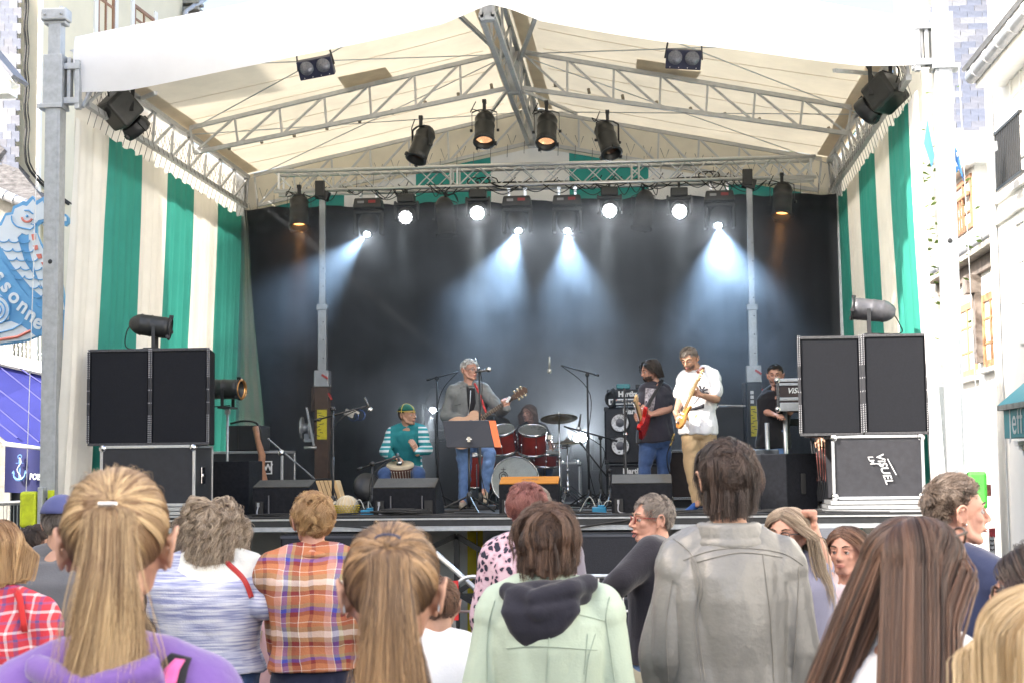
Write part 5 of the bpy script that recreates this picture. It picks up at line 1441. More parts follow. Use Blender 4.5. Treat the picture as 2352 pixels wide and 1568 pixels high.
# music stand
ym = .9
t = empty('music_stand', (xat(1077, ym), ym, DECK), label='black music stand with an orange folder in front of the singer', cat='music stand')
pp = [at(1016, 966, ym), at(1122, 965, ym + .05), at(1136, 1026, ym - .06), at(1026, 1026, ym - .08)]
q = MB(); q.add(pp + [p + Vector((0, .012, .004)) for p in pp], [(3, 2, 1, 0), (4, 5, 6, 7), (0, 1, 5, 4), (1, 2, 6, 5), (2, 3, 7, 6), (3, 0, 4, 7)]); q.build('desk', mat('desk_black', (.012, .013, .018), .5, 0, .15), t, .003)
q = MB(); q.box((pp[2] + pp[3]) / 2 + Vector((0, .03, .0)), ((pp[2] - pp[3]).length, .07, .01)); q.build('ledge', MATS['desk_black'], t)
P0 = Vector((xat(1077, ym), ym + .02, DECK))
q = MB(); q.tube([P0 + Vector((0, 0, .06)), at(1077, 1010, ym + .03)], .013, 8); tripod(q, P0, .36, .14, .9, .01); q.build('pole', blackm, t)
q = MB(); c = at(1077, 1008, ym - .09); q.box(c, (.03, .02, .05)); q.ball(c + Vector((-.02, 0, .0)), .012); q.ball(c + Vector((.02, 0, 0)), .012); q.build('clamp', chrome, t)
pp2 = [at(1123, 965, ym + .03), at(1138, 965, ym + .04), at(1151, 1026, ym - .03), at(1135, 1026, ym - .04)]
q = MB(); q.add(pp2 + [p + Vector((0, .02, 0)) for p in pp2], [(3, 2, 1, 0), (4, 5, 6, 7), (0, 1, 5, 4), (1, 2, 6, 5), (2, 3, 7, 6), (3, 0, 4, 7)])
tag(q.build('orange_folder', mat('orange_plastic', (.80, .16, .04), .5, 0, .05)), 'orange folder sticking out at the right of the music stand', 'folder')

# ------------------------------------------------------------------ drums
redd = mat('red_burst_lacquer', (.26, .022, .012), .22, 0, .45, 4)
headm = mat('drum_head', (.62, .64, .62), .6, 0, .16, 12, .1, 60)
def drum(q_t, c, ax, r_, h_, headcol=headm, shell=redd, lugs=8, hoop=chrome, label=None):
    c = Vector(c); ax = Vector(ax).normalized(); M = frame(ax, loc=c)
    q = MB(); q.lathe([(r_, -h_ / 2), (r_, h_ / 2)], M, 32, cap=False); q.build('shell', shell, q_t)
    for s in (-1, 1):
        q = MB(); z = s * h_ / 2; q.lathe([(r_ * 1.0, z - .012), (r_ * 1.045, z - .01), (r_ * 1.045, z + .018), (r_ * .99, z + .018), (r_ * .985, z + .004)], M, 32, cap=False); q.build('hoop', hoop, q_t)
        q = MB(); q.lathe([(r_ * .99, z + s * .004), (0.001, z + s * .006)], M, 32, cap=False); q.build('drum_head', headcol, q_t)
    for k in range(lugs):
        a = 6.283 * k / lugs + .2; q = MB(); d_ = Vector((math.cos(a), math.sin(a), 0))
        q.tube([M @ (d_ * r_ * 1.05 + Vector((0, 0, -h_ / 2))), M @ (d_ * r_ * 1.05 + Vector((0, 0, h_ / 2)))], .004, 5); q.ball(M @ (d_ * (r_ + .014)), (.014, .014, .02), 8, 5)
        q.build('lug', chrome, q_t)
yd = 3.55
mpx = 1 / pxm(yd)
kit = empty('drum_kit', (xat(1190, yd), yd, DECK), label='red burst drum kit with white bass drum head behind the orange-topped monitor', cat='drum kit')
cb = at(1182, 1116, yd); rb = .275; cb.z = DECK + rb + .02
drum(kit, cb + Vector((0, .2, 0)), (0.05, -1, .03), rb, .4, mat('fog_head', (.60, .64, .62), .55, 0, .2, 5, .1, 60), redd, 10, chrome)
q = MB()
for s in (-1, 1): q.tube([cb + Vector((s * rb * .95, .1, -.05)), Vector((cb.x + s * .42, cb.y - .12, DECK + .01))], .01, 6)
q.build('spur', chrome, kit)
q = MB(); c = cb + Vector((-.03 - .1, -.012, .06)); 
q.tube([c + Vector((.05 * math.cos(a), -.006 + .005 * 0, .05 * math.sin(a))) for a in [i * .52 for i in range(12)]], .005, 5, closed=True); q.tube([c + Vector((.025 * math.cos(a), -.006, .025 * math.sin(a))) for a in [i * .8 for i in range(8)]], .005, 5, closed=True); q.bar(c + Vector((0, -.005, .05)), c + Vector((0, -.005, .10)), .006); q.bar(c + Vector((-.03, -.005, .08)), c + Vector((.03, -.005, .08)), .006); q.build('head_emblem', blackm, kit)
hoopb = mat('tom_head', (.17, .17, .155), .3, 0, .2, 6)
for (px, py, r_, h_, ax) in ((1155, 1010, .165, .25, (-.1, -.42, .9)), (1223, 1012, .165, .26, (.05, -.42, .9))):
    drum(kit, at(px, py, yd + .02), ax, r_, h_, hoopb if True else headm, redd, 6)
q = MB(); a, b = at(1155, 1030, yd + .1), at(1225, 1030, yd + .1)
q.tube([a, cb + Vector((-.02, .25, rb - .02))], .014, 8); q.tube([b, cb + Vector((.04, .25, rb - .02))], .014, 8); q.build('tom_holder', chrome, kit)
sn = empty('snare_drum', (xat(1255, yd + .3), yd + .3, DECK), label='shallow red snare drum with chrome lugs at the right of the bass drum', cat='drum')
drum(sn, at(1250, 1053, yd + .25), (.1, -.15, 1), .18, .15, headm, redd, 8)
q = MB(); p = Vector((xat(1252, yd + .3), yd + .3, DECK)); q.tube([p + Vector((0, 0, .1)), at(1252, 1070, yd + .3)], .013, 8); tripod(q, p, .25); q.build('stand', chrome, sn)
ft = empty('floor_tom', (xat(1120, yd + .2), yd + .2, DECK), label='dark red floor tom half hidden behind the music stand', cat='drum')
drum(ft, (xat(1100, yd + .25), yd + .25, DECK + .42), (-.05, -.1, 1), .2, .38, headm, redd, 8)
q = MB()
for k in range(3):
    a = k * 2.1 + .5; q.tube([(xat(1100, yd + .25) + .21 * math.cos(a), yd + .25 + .21 * math.sin(a), DECK + .5), (xat(1100, yd + .25) + .23 * math.cos(a), yd + .25 + .23 * math.sin(a), DECK)], .008, 6)
q.build('leg', chrome, ft)
brass = mat('cymbal_bronze', (.24, .20, .13), .35, .9, .2, 12, .1, 100)
def cymbal(px, py, y, r_, tilt, label, second=None, h=True):
    c = at(px, py, y); t = empty('cymbal_stand', (c.x, c.y, DECK), label=label, cat='cymbal')
    M = Matrix.Translation(c) @ Matrix.Rotation(tilt[0], 4, 'X') @ Matrix.Rotation(tilt[1], 4, 'Y')
    q = MB(); q.lathe([(.005, .03), (.03, .026), (.05, .008), (r_ * .6, -.006), (r_, -.022), (r_ * .6, -.009), (.03, .018)], M, 40, cap=False); q.build('cymbal', brass, t)
    if second:
        q = MB(); q.lathe([(.01, -.05), (.05, -.045), (r_, -.03)], M, 40, cap=False); q.build('cymbal', brass, t)
    q = MB(); p = Vector((c.x, c.y, DECK)); q.tube([p + Vector((0, 0, .1)), c + Vector((0, 0, .06))], .009, 8); q.tube([p + Vector((0, 0, .1)), p.lerp(c, .55)], .013, 8); tripod(q, p, .28, .22, .2, .007); tripod(q, p, .26, .16, .3, .007)
    q.lathe([(.022, -.02), (.022, .02)], Matrix.Translation(p.lerp(c, .55)), 8); q.lathe([(.02, 0), (.02, .03)], Matrix.Translation(c + Vector((0, 0, .02))), 8); q.build('stand', chrome, t)
    return t
cymbal(1284, 957, yd - .1, .22, (R(-14), R(-3)), 'ride cymbal on a chrome stand right of the drummer')
cymbal(1303, 1013, yd + .1, .19, (R(2), 0), 'hi-hat pair on a stand below the ride cymbal', second=True)
cymbal(1135, 963, yd + .5, .2, (R(-22), R(5)), 'dim cymbal left of the drummer behind the guitar neck')
q = MB(); a = at(1263, 1003, yd - .05); q.box(a, (.05, .05, .05)); q.tube([a, at(1270, 1028, yd), at(1310, 1024, yd)], .009, 6); q.lathe([(.02, 0), (.02, .07)], frame((1, 0, 0), loc=at(1290, 1026, yd)), 8); q.build('clamp_arm', chrome, kit)
# floor tom flight case behind singer, grey case right of the drums
road_case(xat(1010, 4.9), xat(1085, 4.9), 4.9, 5.4, DECK, zat(990, 4.9, 1050), 'pale edged tall flight case behind the singer', panel=(.10, .11, .13))
road_case(xat(1285, 4.4), xat(1333, 4.4), 4.4, 4.8, DECK, zat(1060, 4.4, 1300), 'grey flight case behind the cymbal stands', panel=(.14, .14, .16))
q = MB(); q.box(at(1047, 1100, 1.5) + Vector((0, 2.2, 0)), (.06, .06, .9)); 
# fan left of the percussionist
f = at(843, 1118, 1.9); t = empty('floor_fan', (f.x, f.y, DECK), label='round dark fan on a stand behind the djembe microphone stand', cat='fan')
q = MB(); q.lathe([(.10, -.06), (.15, -.04), (.16, 0), (.15, .04), (.05, .06)], frame((.5, -.8, .2), loc=f), 20); q.build('fan_cage', blackm, t)
q = MB(); q.tube([f, (f.x, f.y, DECK + .1)], .02, 8); tripod(q, Vector((f.x, f.y, DECK)), .2); q.build('stand', blackm, t)

# ------------------------------------------------------------------ bass rig
yb2 = 3.1
def bass_cab(pxa, pxb, pya, pyb, label, cones):
    x0, x1 = xat(pxa, yb2), xat(pxb, yb2); z0, z1 = zat(pyb, yb2, 1440), zat(pya, yb2, 1440)
    z0 = max(z0, DECK + .003)
    t = empty('bass_cabinet', ((x0 + x1) / 2, yb2, z0), label=label, cat='amplifier', group='stacked bass cabinets')
    q = MB(); q.bbox((x0, yb2, z0), (x1, yb2 + .45, z1)); q.build('cabinet', carpet, t, .01)
    q = MB(); q.bbox((x0 + .02, yb2 - .008, z0 + .02), (x1 - .02, yb2 - .001, z1 - .02)); q.build('front_grille', mat('steel_grille', (.03, .031, .036), .5, .4, .3, 60, .3, 300), t)
    for px, py in cones:
        c = at(px, py, yb2 - .012); c.y = yb2 - .012; M = frame((0, -1, 0), loc=c)
        q = MB(); q.lathe([(.112, 0), (.115, .006), (.105, .010), (.098, .004)], M, 24, cap=False); q.build('speaker_ring', blackm, t)
        q = MB(); q.lathe([(.098, .004), (.05, .002)], M, 24, cap=False); q.build('cone', mat('silver_cone', (.55, .55, .56), .3, .6, .4, 40, .3, 60), t)
        q = MB(); q.lathe([(.05, .003), (.03, .012), (.0, .016)], M, 16, cap=False); q.build('dust_cap', mat('dust_cap', (.12, .12, .14), .4), t)
    q = MB()
    for x in (x0 + .02, x1 - .02):
        for z in (z0 + .02, z1 - .02): q.box((x, yb2 + .004, z), (.05, .03, .05))
    q.build('corner_cap', blackm, t, .01)
    return t, x0, x1, z0, z1
t, x0, x1, z0, z1 = bass_cab(1390, 1523, 934, 1064, 'upper bass cabinet with silver speaker cones behind the bass player', ((1424, 970), (1500, 970), (1425, 1023), (1500, 1023)))
text('logo', 'Hartke', .085, txt_front((at(1455, 944, yb2).x, yb2 - .012, at(1455, 944, yb2).z)), whitep, t, bold=.004)
t, *_ = bass_cab(1392, 1523, 1067, 1190, 'lower bass cabinet standing on the deck, mostly hidden', ((1460, 1130),))
text('logo', 'Hartke', .085, txt_front((at(1455, 1081, yb2).x, yb2 - .012, at(1455, 1081, yb2).z)), whitep, t, bold=.004)
z2 = zat(893, yb2, 1440)
t = empty('bass_amplifier', ((x0 + x1) / 2, yb2, z1), label='black and silver bass amplifier head on top of the cabinets', cat='amplifier')
q = MB(); q.bbox((x0 + .03, yb2 + .01, z1 + .03), (x1 - .08, yb2 + .38, z2)); q.build('cabinet', blackp, t, .01)
zm_ = lerp(z1, z2, .42)
q = MB(); q.bbox((x0 + .05, yb2, z1 + .03), (x1 - .1, yb2 + .01, zm_ + .01)); q.build('silver_panel', alu, t, .003)
q = MB(); q.bbox((x0 + .07, yb2 - .006, z1 + .045), (x1 - .12, yb2, zm_ - .004)); q.build('control_panel', mat('panel_navy', (.03, .035, .05), .4), t)
q = MB()
for k in range(14): q.box((x0 + .1 + k * .036, yb2 - .009, z1 + .065 + .015 * math.sin(k * .9)), (.012, .008, .012))
tag(q.build('knob', chrome, t), kind='stuff')
q = MB(); q.box((x0 + .14, yb2 - .009, z1 + .085), (.02, .008, .01)); q.build('red_switch', redp, t)
text('logo', 'Hartke', .08, txt_front((at(1443, 909, yb2).x, yb2 - .004, (zm_ + z2) / 2 + .003)), whitep, t, bold=.005)
for s in (-1, 1):
    q = MB(); q.bbox((x0 + .05 if s < 0 else x1 - .16, yb2 + .02, z1 + .003), (x0 + .1 if s < 0 else x1 - .11, yb2 + .3, z1 + .03)); q.build('rubber_foot', rubber, t)
q = MB(); q.box((x0 + .22, yb2 + .1, z2 + .035), (.16, .15, .06)); tag(q.build('tuner_box', mat('teal_box', (.06, .22, .25), .3, .2), None, .015), 'small glossy teal box on top of the bass amplifier', 'box')
q = MB(); q.box((x0 + .42, yb2 + .1, z2 + .03), (.12, .1, .05)); tag(q.build('effect_box', blackm, None, .01), 'small dark box right of the teal one on the bass amplifier', 'box')
q = MB()
for k in range(9): q.tube([at(1400 + 10 * math.cos(a * .6) + k, 915 + (16 + k) * math.sin(a * .6), yb2 - .05 + .01 * k) for a in range(11)], .007, 5, closed=True)
tag(q.build('coiled_cable', rubber), 'black coiled cables hanging at the left of the bass amplifier', 'cable')
# guitar amp flight case behind the guitarist, black box with stand at right
road_case(xat(1533, 2.6), xat(1760, 2.6), 2.6, 3.2, DECK + .08, zat(1031, 2.6, 1640), 'long brown-black flight case behind the white-shirted guitarist', panel=(.035, .022, .02))
q = MB(); q.bbox((xat(1545, 2.7), 2.65, DECK + .0), (xat(1640, 2.7), 2.75, DECK + .08)); tag(q.build('low_dolly', blackm), 'low dark dolly board under the long flight case', 'dolly')
t, z0, z1 = plain_box('guitar_amp', 1640, 1712, 932, 1030, 2.8, .4, 'dark box on the long flight case right of the white-shirted guitarist', 'amplifier', mat('slate_box', (.028, .034, .042), .6, 0, .15), zat(1031, 2.6, 1640) + .004)
q = MB(); q.tube([at(1636, 945, 2.7), at(1652, 930, 2.7), at(1712, 932, 2.7)], .01, 6); q.build('top_frame', steel, t)
# keyboard stand with a flight case lid and laptop table
yk2 = 2.25
kc = empty('keyboard_case', at(1830, 905, yk2), label='silver and dark flight case lid on two legs in front of the keyboard player', cat='flight case')
x0, x1 = xat(1790, yk2), xat(1905, yk2); z0, z1 = zat(943, yk2, 1830), zat(868, yk2, 1830)
q = MB(); q.bbox((x0, yk2, z0), (x1, yk2 + .5, z1)); q.build('case_shell', mat('brown_black', (.045, .03, .03), .5), kc)
for a, b in ((0, .26), (.32, .42), (.78, .86), (.9, 1.0)): 
    q = MB(); q.bbox((x0 - .004, yk2 - .012, lerp(z0, z1, a)), (x1, yk2 - .0, lerp(z0, z1, b))); q.build('metal_band', alu, kc, .004)
q = MB(); q.bbox((x0 - .012, yk2 - .016, z0), (x0 + .02, yk2 + .02, z1)); q.ball((x0, yk2, z0 + .02), .035); q.ball((x0, yk2, z1 - .02), .035); q.build('corner_profile', chrome, kc)
text('logo', 'ViSUEL', .08, txt_front((xat(1838, yk2), yk2 - .004, lerp(z0, z1, .62))), whitep, kc, shear=.3, bold=.002, align='CENTER')
for px in (1764, 1806):
    q = MB(); x = xat(px, yk2 + .1); q.tube([(x, yk2 + .1, DECK), (x, yk2 + .1, z0 - .002 if px > 1790 else z0 - .12)], .025, 12); q.build('leg', alu, kc)
t, za, zb3 = plain_box('folding_table', 1757, 1850, 960, 968, 2.75, .5, 'dark keyboard tray behind the silver case legs', 'table', blackm, zat(975, 2.75, 1800))
# dark equipment at the rear left of the post: tall cabinet parts behind lift, right
plain_box('rack_box', 1735, 1790, 1031, 1180, 1.9, .4, 'dark equipment box right of the white-shirted guitarist behind the side speaker', 'box', mat('slate_box', (.028, .034, .042), .6), DECK + .003)
# green thing beside left side speaker
q = MB(); q.box(at(609, 1138, 1.2), (.09, .3, .16)); tag(q.build('green_crate', mat('crate_green', (.06, .30, .14), .5), None, .01), 'small green crate between side speaker and leftmost floor monitor', 'crate')
q = MB(); rs = random.Random(2); c = at(610, 1165, .6); c.z = DECK + .07
for k in range(7): q.ball(c + Vector((rs.uniform(-.06, .06), rs.uniform(-.04, .04), rs.uniform(-.04, .06))), .022, 8, 5); 
for k in range(5): q.tube([c + Vector((rs.uniform(-.07, .07), 0, -.06)), c + Vector((rs.uniform(-.07, .07), 0, .07))], .007, 6)
tag(q.build('chrome_clamp', chrome), 'shiny chrome drum clamp lying left of the leftmost floor monitor', 'clamp')
# ------------------------------------------------------------------ people: tools
def remesh(q, voxel, smooth=3, name='m'):
    me = bpy.data.meshes.new(name); me.from_pydata([tuple(v) for v in q.v], [], q.f)
    o = bpy.data.objects.new(name, me); COL.objects.link(o)
    md = o.modifiers.new('r', 'REMESH'); md.mode = 'VOXEL'; md.voxel_size = voxel; md.use_smooth_shade = True
    if smooth:
        md = o.modifiers.new('s', 'SMOOTH'); md.factor = .5; md.iterations = smooth
    out = bpy.data.meshes.new_from_object(o.evaluated_get(bpy.context.evaluated_depsgraph_get()))
    bpy.data.objects.remove(o); bpy.data.meshes.remove(me)
    out.name = name
    return out
def wrinkle(me, amp, sc=7., seed=0, stretch=(1, 1, .55)):
    n_ = len(me.vertices); co = np.empty(n_ * 3); no = np.empty(n_ * 3)
    me.vertices.foreach_get('co', co); me.vertices.foreach_get('normal', no)
    co = co.reshape(-1, 3); no = no.reshape(-1, 3)
    off = Vector((seed * 3.7, seed * 1.3, seed * 2.1)); d_ = np.empty(n_)
    st = Vector(stretch) * sc
    for i in range(n_):
        p = co[i]; v = Vector((p[0] * st.x, p[1] * st.y, p[2] * st.z)) + off
        a = noise.noise(v); b = noise.noise(v * 2.3)
        d_[i] = (abs(a) * 2 - .45) * .8 + .22 * (.5 - abs(b) * 2)
    co += no * (d_ * amp)[:, None]
    me.vertices.foreach_set('co', co.ravel()); me.update()
def join_mesh(ms, name):
    vs = []; fs = []; o = 0
    for m in ms:
        n_ = len(m.vertices); co = np.empty(n_ * 3); m.vertices.foreach_get('co', co); vs.append(co.reshape(-1, 3))
        fs += [tuple(v + o for v in p.vertices) for p in m.polygons]; o += n_
    me = bpy.data.meshes.new(name); me.from_pydata(np.concatenate(vs).tolist(), [], fs)
    me.polygons.foreach_set('use_smooth', [True] * len(fs)); me.update()
    return me
def link(me, name, m, parent):
    me.materials.clear(); me.materials.append(m); me.polygons.foreach_set('use_smooth', [True] * len(me.polygons))
    o = bpy.data.objects.new(name, me); COL.objects.link(o); put(o, parent); return o
def loft(q, secs, n=22):
    """secs: (centre, right, forward, rx, ry)"""
    vs = []
    for c, r_, f_, a, b in secs:
        for j in range(n):
            t = 6.28318 * j / n; cx, sy = math.cos(t), math.sin(t)
            cx = math.copysign(abs(cx) ** .86, cx); sy = math.copysign(abs(sy) ** .86, sy)
            vs.append(c + r_ * a * cx + f_ * b * sy)
    fs = [(i * n + j, i * n + (j + 1) % n, (i + 1) * n + (j + 1) % n, (i + 1) * n + j) for i in range(len(secs) - 1) for j in range(n)]
    fs += [tuple(range(n - 1, -1, -1)), tuple((len(secs) - 1) * n + j for j in range(n))]
    q.add(vs, fs)
def chain(q, pts, rs, n=12):
    for a, b, ra, rb in zip(pts, pts[1:], rs, rs[1:]):
        q.tube([a, b], [ra, rb], n)
    for p, r_ in zip(pts, rs): q.ball(p, r_ * .995, n, 8)
def hand(q, w, d_, nrm, curl=.6, k=1., side=1, spread=0.):
    """w wrist, d_ towards the fingers, nrm out of the palm, side=+1 puts the thumb at d x nrm"""
    d_ = Vector(d_).normalized(); nrm = Vector(nrm); nrm = (nrm - d_ * nrm.dot(d_)).normalized(); s_ = d_.cross(nrm) * side
    for t, a in ((.0, .022), (.03, .026), (.06, .028), (.085, .027)):
        for u in (-.028, -.01, .01, .026): q.ball(w + (d_ * t + s_ * u * (.6 + t * 5)) * k, .0145 * k, 8, 6)
    for i, (u, L_) in enumerate(((.033, .068), (.011, .078), (-.011, .072), (-.032, .056))):
        p = w + (d_ * .09 + s_ * u) * k; a = 0.; pts = [p]; dr = (d_ + s_ * u * spread * 8).normalized()
        for seg in (.45, .3, .25):
            a += curl * (1.0 if seg > .4 else 1.15); v = dr * math.cos(a) + nrm * math.sin(a)
            p = p + v * L_ * seg * k; pts.append(p)
        chain(q, pts, [.0092 * k, .0086 * k, .008 * k, .0068 * k], 8)
    p0 = w + (d_ * .025 + s_ * .025 + nrm * .008) * k
    v1 = (d_ * .62 + s_ * .7 + nrm * .35).normalized(); v2 = (d_ * .85 + s_ * .15 + nrm * .45 * (.4 + curl)).normalized()
    p1 = p0 + v1 * .042 * k; p2 = p1 + v2 * .03 * k; p3 = p2 + (v2 + nrm * .2 * curl).normalized() * .024 * k
    chain(q, [p0, p1, p2, p3], [.016 * k, .012 * k, .0105 * k, .0085 * k], 8)
    chain(q, [w - d_ * .02 * k, w + d_ * .02 * k], [.026 * k, .024 * k], 10)

def skinmat(name, c): 
    m = mat(name, c, .5, 0, .07, 40, .06, 400, .4)
    return m
skin1 = skinmat('skin_fair', (.50, .285, .20)); skin2 = skinmat('skin_pink', (.52, .275, .20)); skin3 = skinmat('skin_tan', (.42, .235, .155)); skin4 = skinmat('skin_ear', (.62, .30, .22))
lipm = mat('lips', (.42, .15, .12), .45, 0, .05); eyew = mat('eye_white', (.5, .48, .46), .2, 0, 0); irism = mat('iris', (.04, .03, .025), .15, 0, 0)
teeth = mat('teeth', (.75, .72, .65), .3, 0, 0)
def head_geo(q, M, k, fem=0, jaw=1., nose=1., ear=1.):
    """head features in head space (y forward, z up, origin mid head); M to world"""
    def P(x, y, z): return M @ Vector((x * k, y * k, z * k))
    def E(c, r_):
        b = MB(); b.ball((0, 0, 0), (r_[0] * k, r_[1] * k, r_[2] * k), 20, 14)
        c = Vector(c) * k; q.add([M @ (Vector(v) + c) for v in b.v], b.f)
    E((0, -.009, .024), (.0755, .089, .0865))
    E((0, .034, .018), (.062, .052, .062))
    E((0, .036, -.034), (.054 - .003 * fem, .052, .068))
    E((0, .060, -.092 + .004 * fem), (.023 * jaw, .02, .017))
    for s in (-1, 1):
        chain(q, [P(s * .054 * (1 - .06 * fem), .0, -.035), P(s * .047 * (1 - .08 * fem) * jaw, .018, -.072), P(s * .018 * jaw, .062, -.094)], [.020 * k, .017 * k, .017 * k], 10)
        E((s * .036, .058, -.024), (.021, .020, .020))
        chain(q, [P(s * .010, .083, .017), P(s * .034, .078, .021), P(s * .052, .058, .013)], [.0085 * k, .0085 * k, .007 * k], 8)
        E((s * .011 * nose, .096, -.036), (.008, .009, .007))
        # ear: rim and lobe
        a = []
        for t in range(11):
            an = R(-60 + t * 27); a.append(P(s * (.083 + .010 * ear + .006 * math.sin(an) - (.004 if t > 7 else 0)), -.010 - .019 * math.cos(an) * ear * .9, -.006 + .030 * math.sin(an) * ear))
        q.tube(a, [.0052 * k * ear] * 11, 8)
        for t in a[::2]: q.ball(t, .0054 * k * ear, 8, 6)
        E((s * .080, -.006, -.006), (.010 * ear, .014 * ear, .024 * ear)); E((s * .081, .0, -.034 * ear), (.006, .008, .009))
        chain(q, [P(s * .078, -.012, .01), P(s * .089, -.024 * ear, .01)], [.008 * k, .006 * k], 8)
        chain(q, [P(s * .078, -.010, -.02), P(s * .087, -.022 * ear, -.022)], [.008 * k, .0055 * k], 8)
    chain(q, [P(0, .082, .018), P(0, .094, -.006), P(0, .108 + .004 * (nose - 1), -.030)], [.0075 * k, .0085 * k, .0105 * k * nose], 10)
    E((0, .084, -.062), (.021, .012, .010)); E((0, .086, -.051), (.009, .009, .011))
def face_parts(par, M, k, eyes=True, browc=(.08, .05, .03), smile=0, open_=0, look=(0, 0), lips=True, brows=True, lidc=None):
    def P(x, y, z): return M @ Vector((x * k, y * k, z * k))
    if eyes:
        for s in (-1, 1):
            q = MB(); q.ball(P(s * .0305, .0748, -.002), .0104 * k, 12, 8); e = q.build('eye', eyew, par)
            q = MB(); q.lathe([(.0062 * k, 0), (.005 * k, .001 * k), (0, .0014 * k)], M @ frame((look[0], 1, look[1]), loc=(s * .0305 * k + look[0] * .01 * k, .0846 * k, -.002 * k + look[1] * .01 * k)), 12); q.build('iris', irism, e)
            q = MB(); q.tube([P(s * .0195, .0818, .002), P(s * .026, .0862, .0050), P(s * .034, .0858, .0050), P(s * .042, .0800, .001)], .0036 * k, 6); q.build('eyelid', lidc or skin2, e)
    if brows:
        bm = mat('brow_%d' % int(browc[0] * 500), browc, .8, 0, .3, 60)
        for s in (-1, 1):
            q = MB(); q.tube([P(s * .014, .0905, .020), P(s * .030, .0895, .0265), P(s * .047, .0745, .0225)], [.0036 * k, .0034 * k, .0018 * k], 6); q.build('eyebrow', bm, par)
    if lips:
        q = MB(); c = smile * .006
        q.tube([P(-.024, .0835, -.0635 + c), P(-.010, .0955, -.0605), P(0, .0975, -.0615), P(.010, .0955, -.0605), P(.024, .0835, -.0635 + c)], [.001 * k, .0032 * k, .003 * k, .0032 * k, .001 * k], 6)
        q.tube([P(-.022, .0835, -.0655 + c), P(-.010, .094, -.0695 - open_ * .012), P(.010, .094, -.0695 - open_ * .012), P(.022, .0835, -.0655 + c)], [.001 * k, .0038 * k, .0038 * k, .001 * k], 6)
        q.build('lips', lipm, par)
        if smile or open_:
            q = MB(); q.tube([P(-.017, .088, -.064 + c * .6), P(0, .0945, -.0655), P(.017, .088, -.064 + c * .6)], [.0016 * k, .003 * k, .0016 * k], 6); q.build('teeth', teeth if not open_ else mat('mouth_dark', (.10, .02, .02), .6), par)
def glasses(par, M, k, m_, r_=.0016, lens=True, square=False, up=None):
    def P(x, y, z): return M @ Vector((x * k, y * k, z * k))
    q = MB(); dz = 0; dy = 0
    if up: dz, dy = up
    for s in (-1, 1):
        pts = [(s * (.032 + .021 * (math.copysign(abs(math.cos(a)) ** (.6 if square else .85), math.cos(a)))), .100 - .010 * abs(math.cos(a)) * (1 if s * math.cos(a) > 0 else 0), -.003 + .0155 * math.copysign(abs(math.sin(a)) ** (.6 if square else .85), math.sin(a))) for a in [i * .3927 for i in range(16)]]
        q.tube([P(x, y + dy, z + dz) for x, y, z in pts], r_ * k, 6, closed=True)
        q.tube([P(s * .053, .090 + dy, .004 + dz), P(s * .076, .070 + dy, .006 + dz), P(s * .083, .0 + dy, .006 + dz * .8), P(s * .084, -.02 + dy, -.006 + dz * .6)], r_ * k, 6)
    q.tube([P(-.011, .104 + dy, .002 + dz), P(0, .107 + dy, .004 + dz), P(.011, .104 + dy, .002 + dz)], r_ * k, 6)
    return q.build('glasses', m_, par)

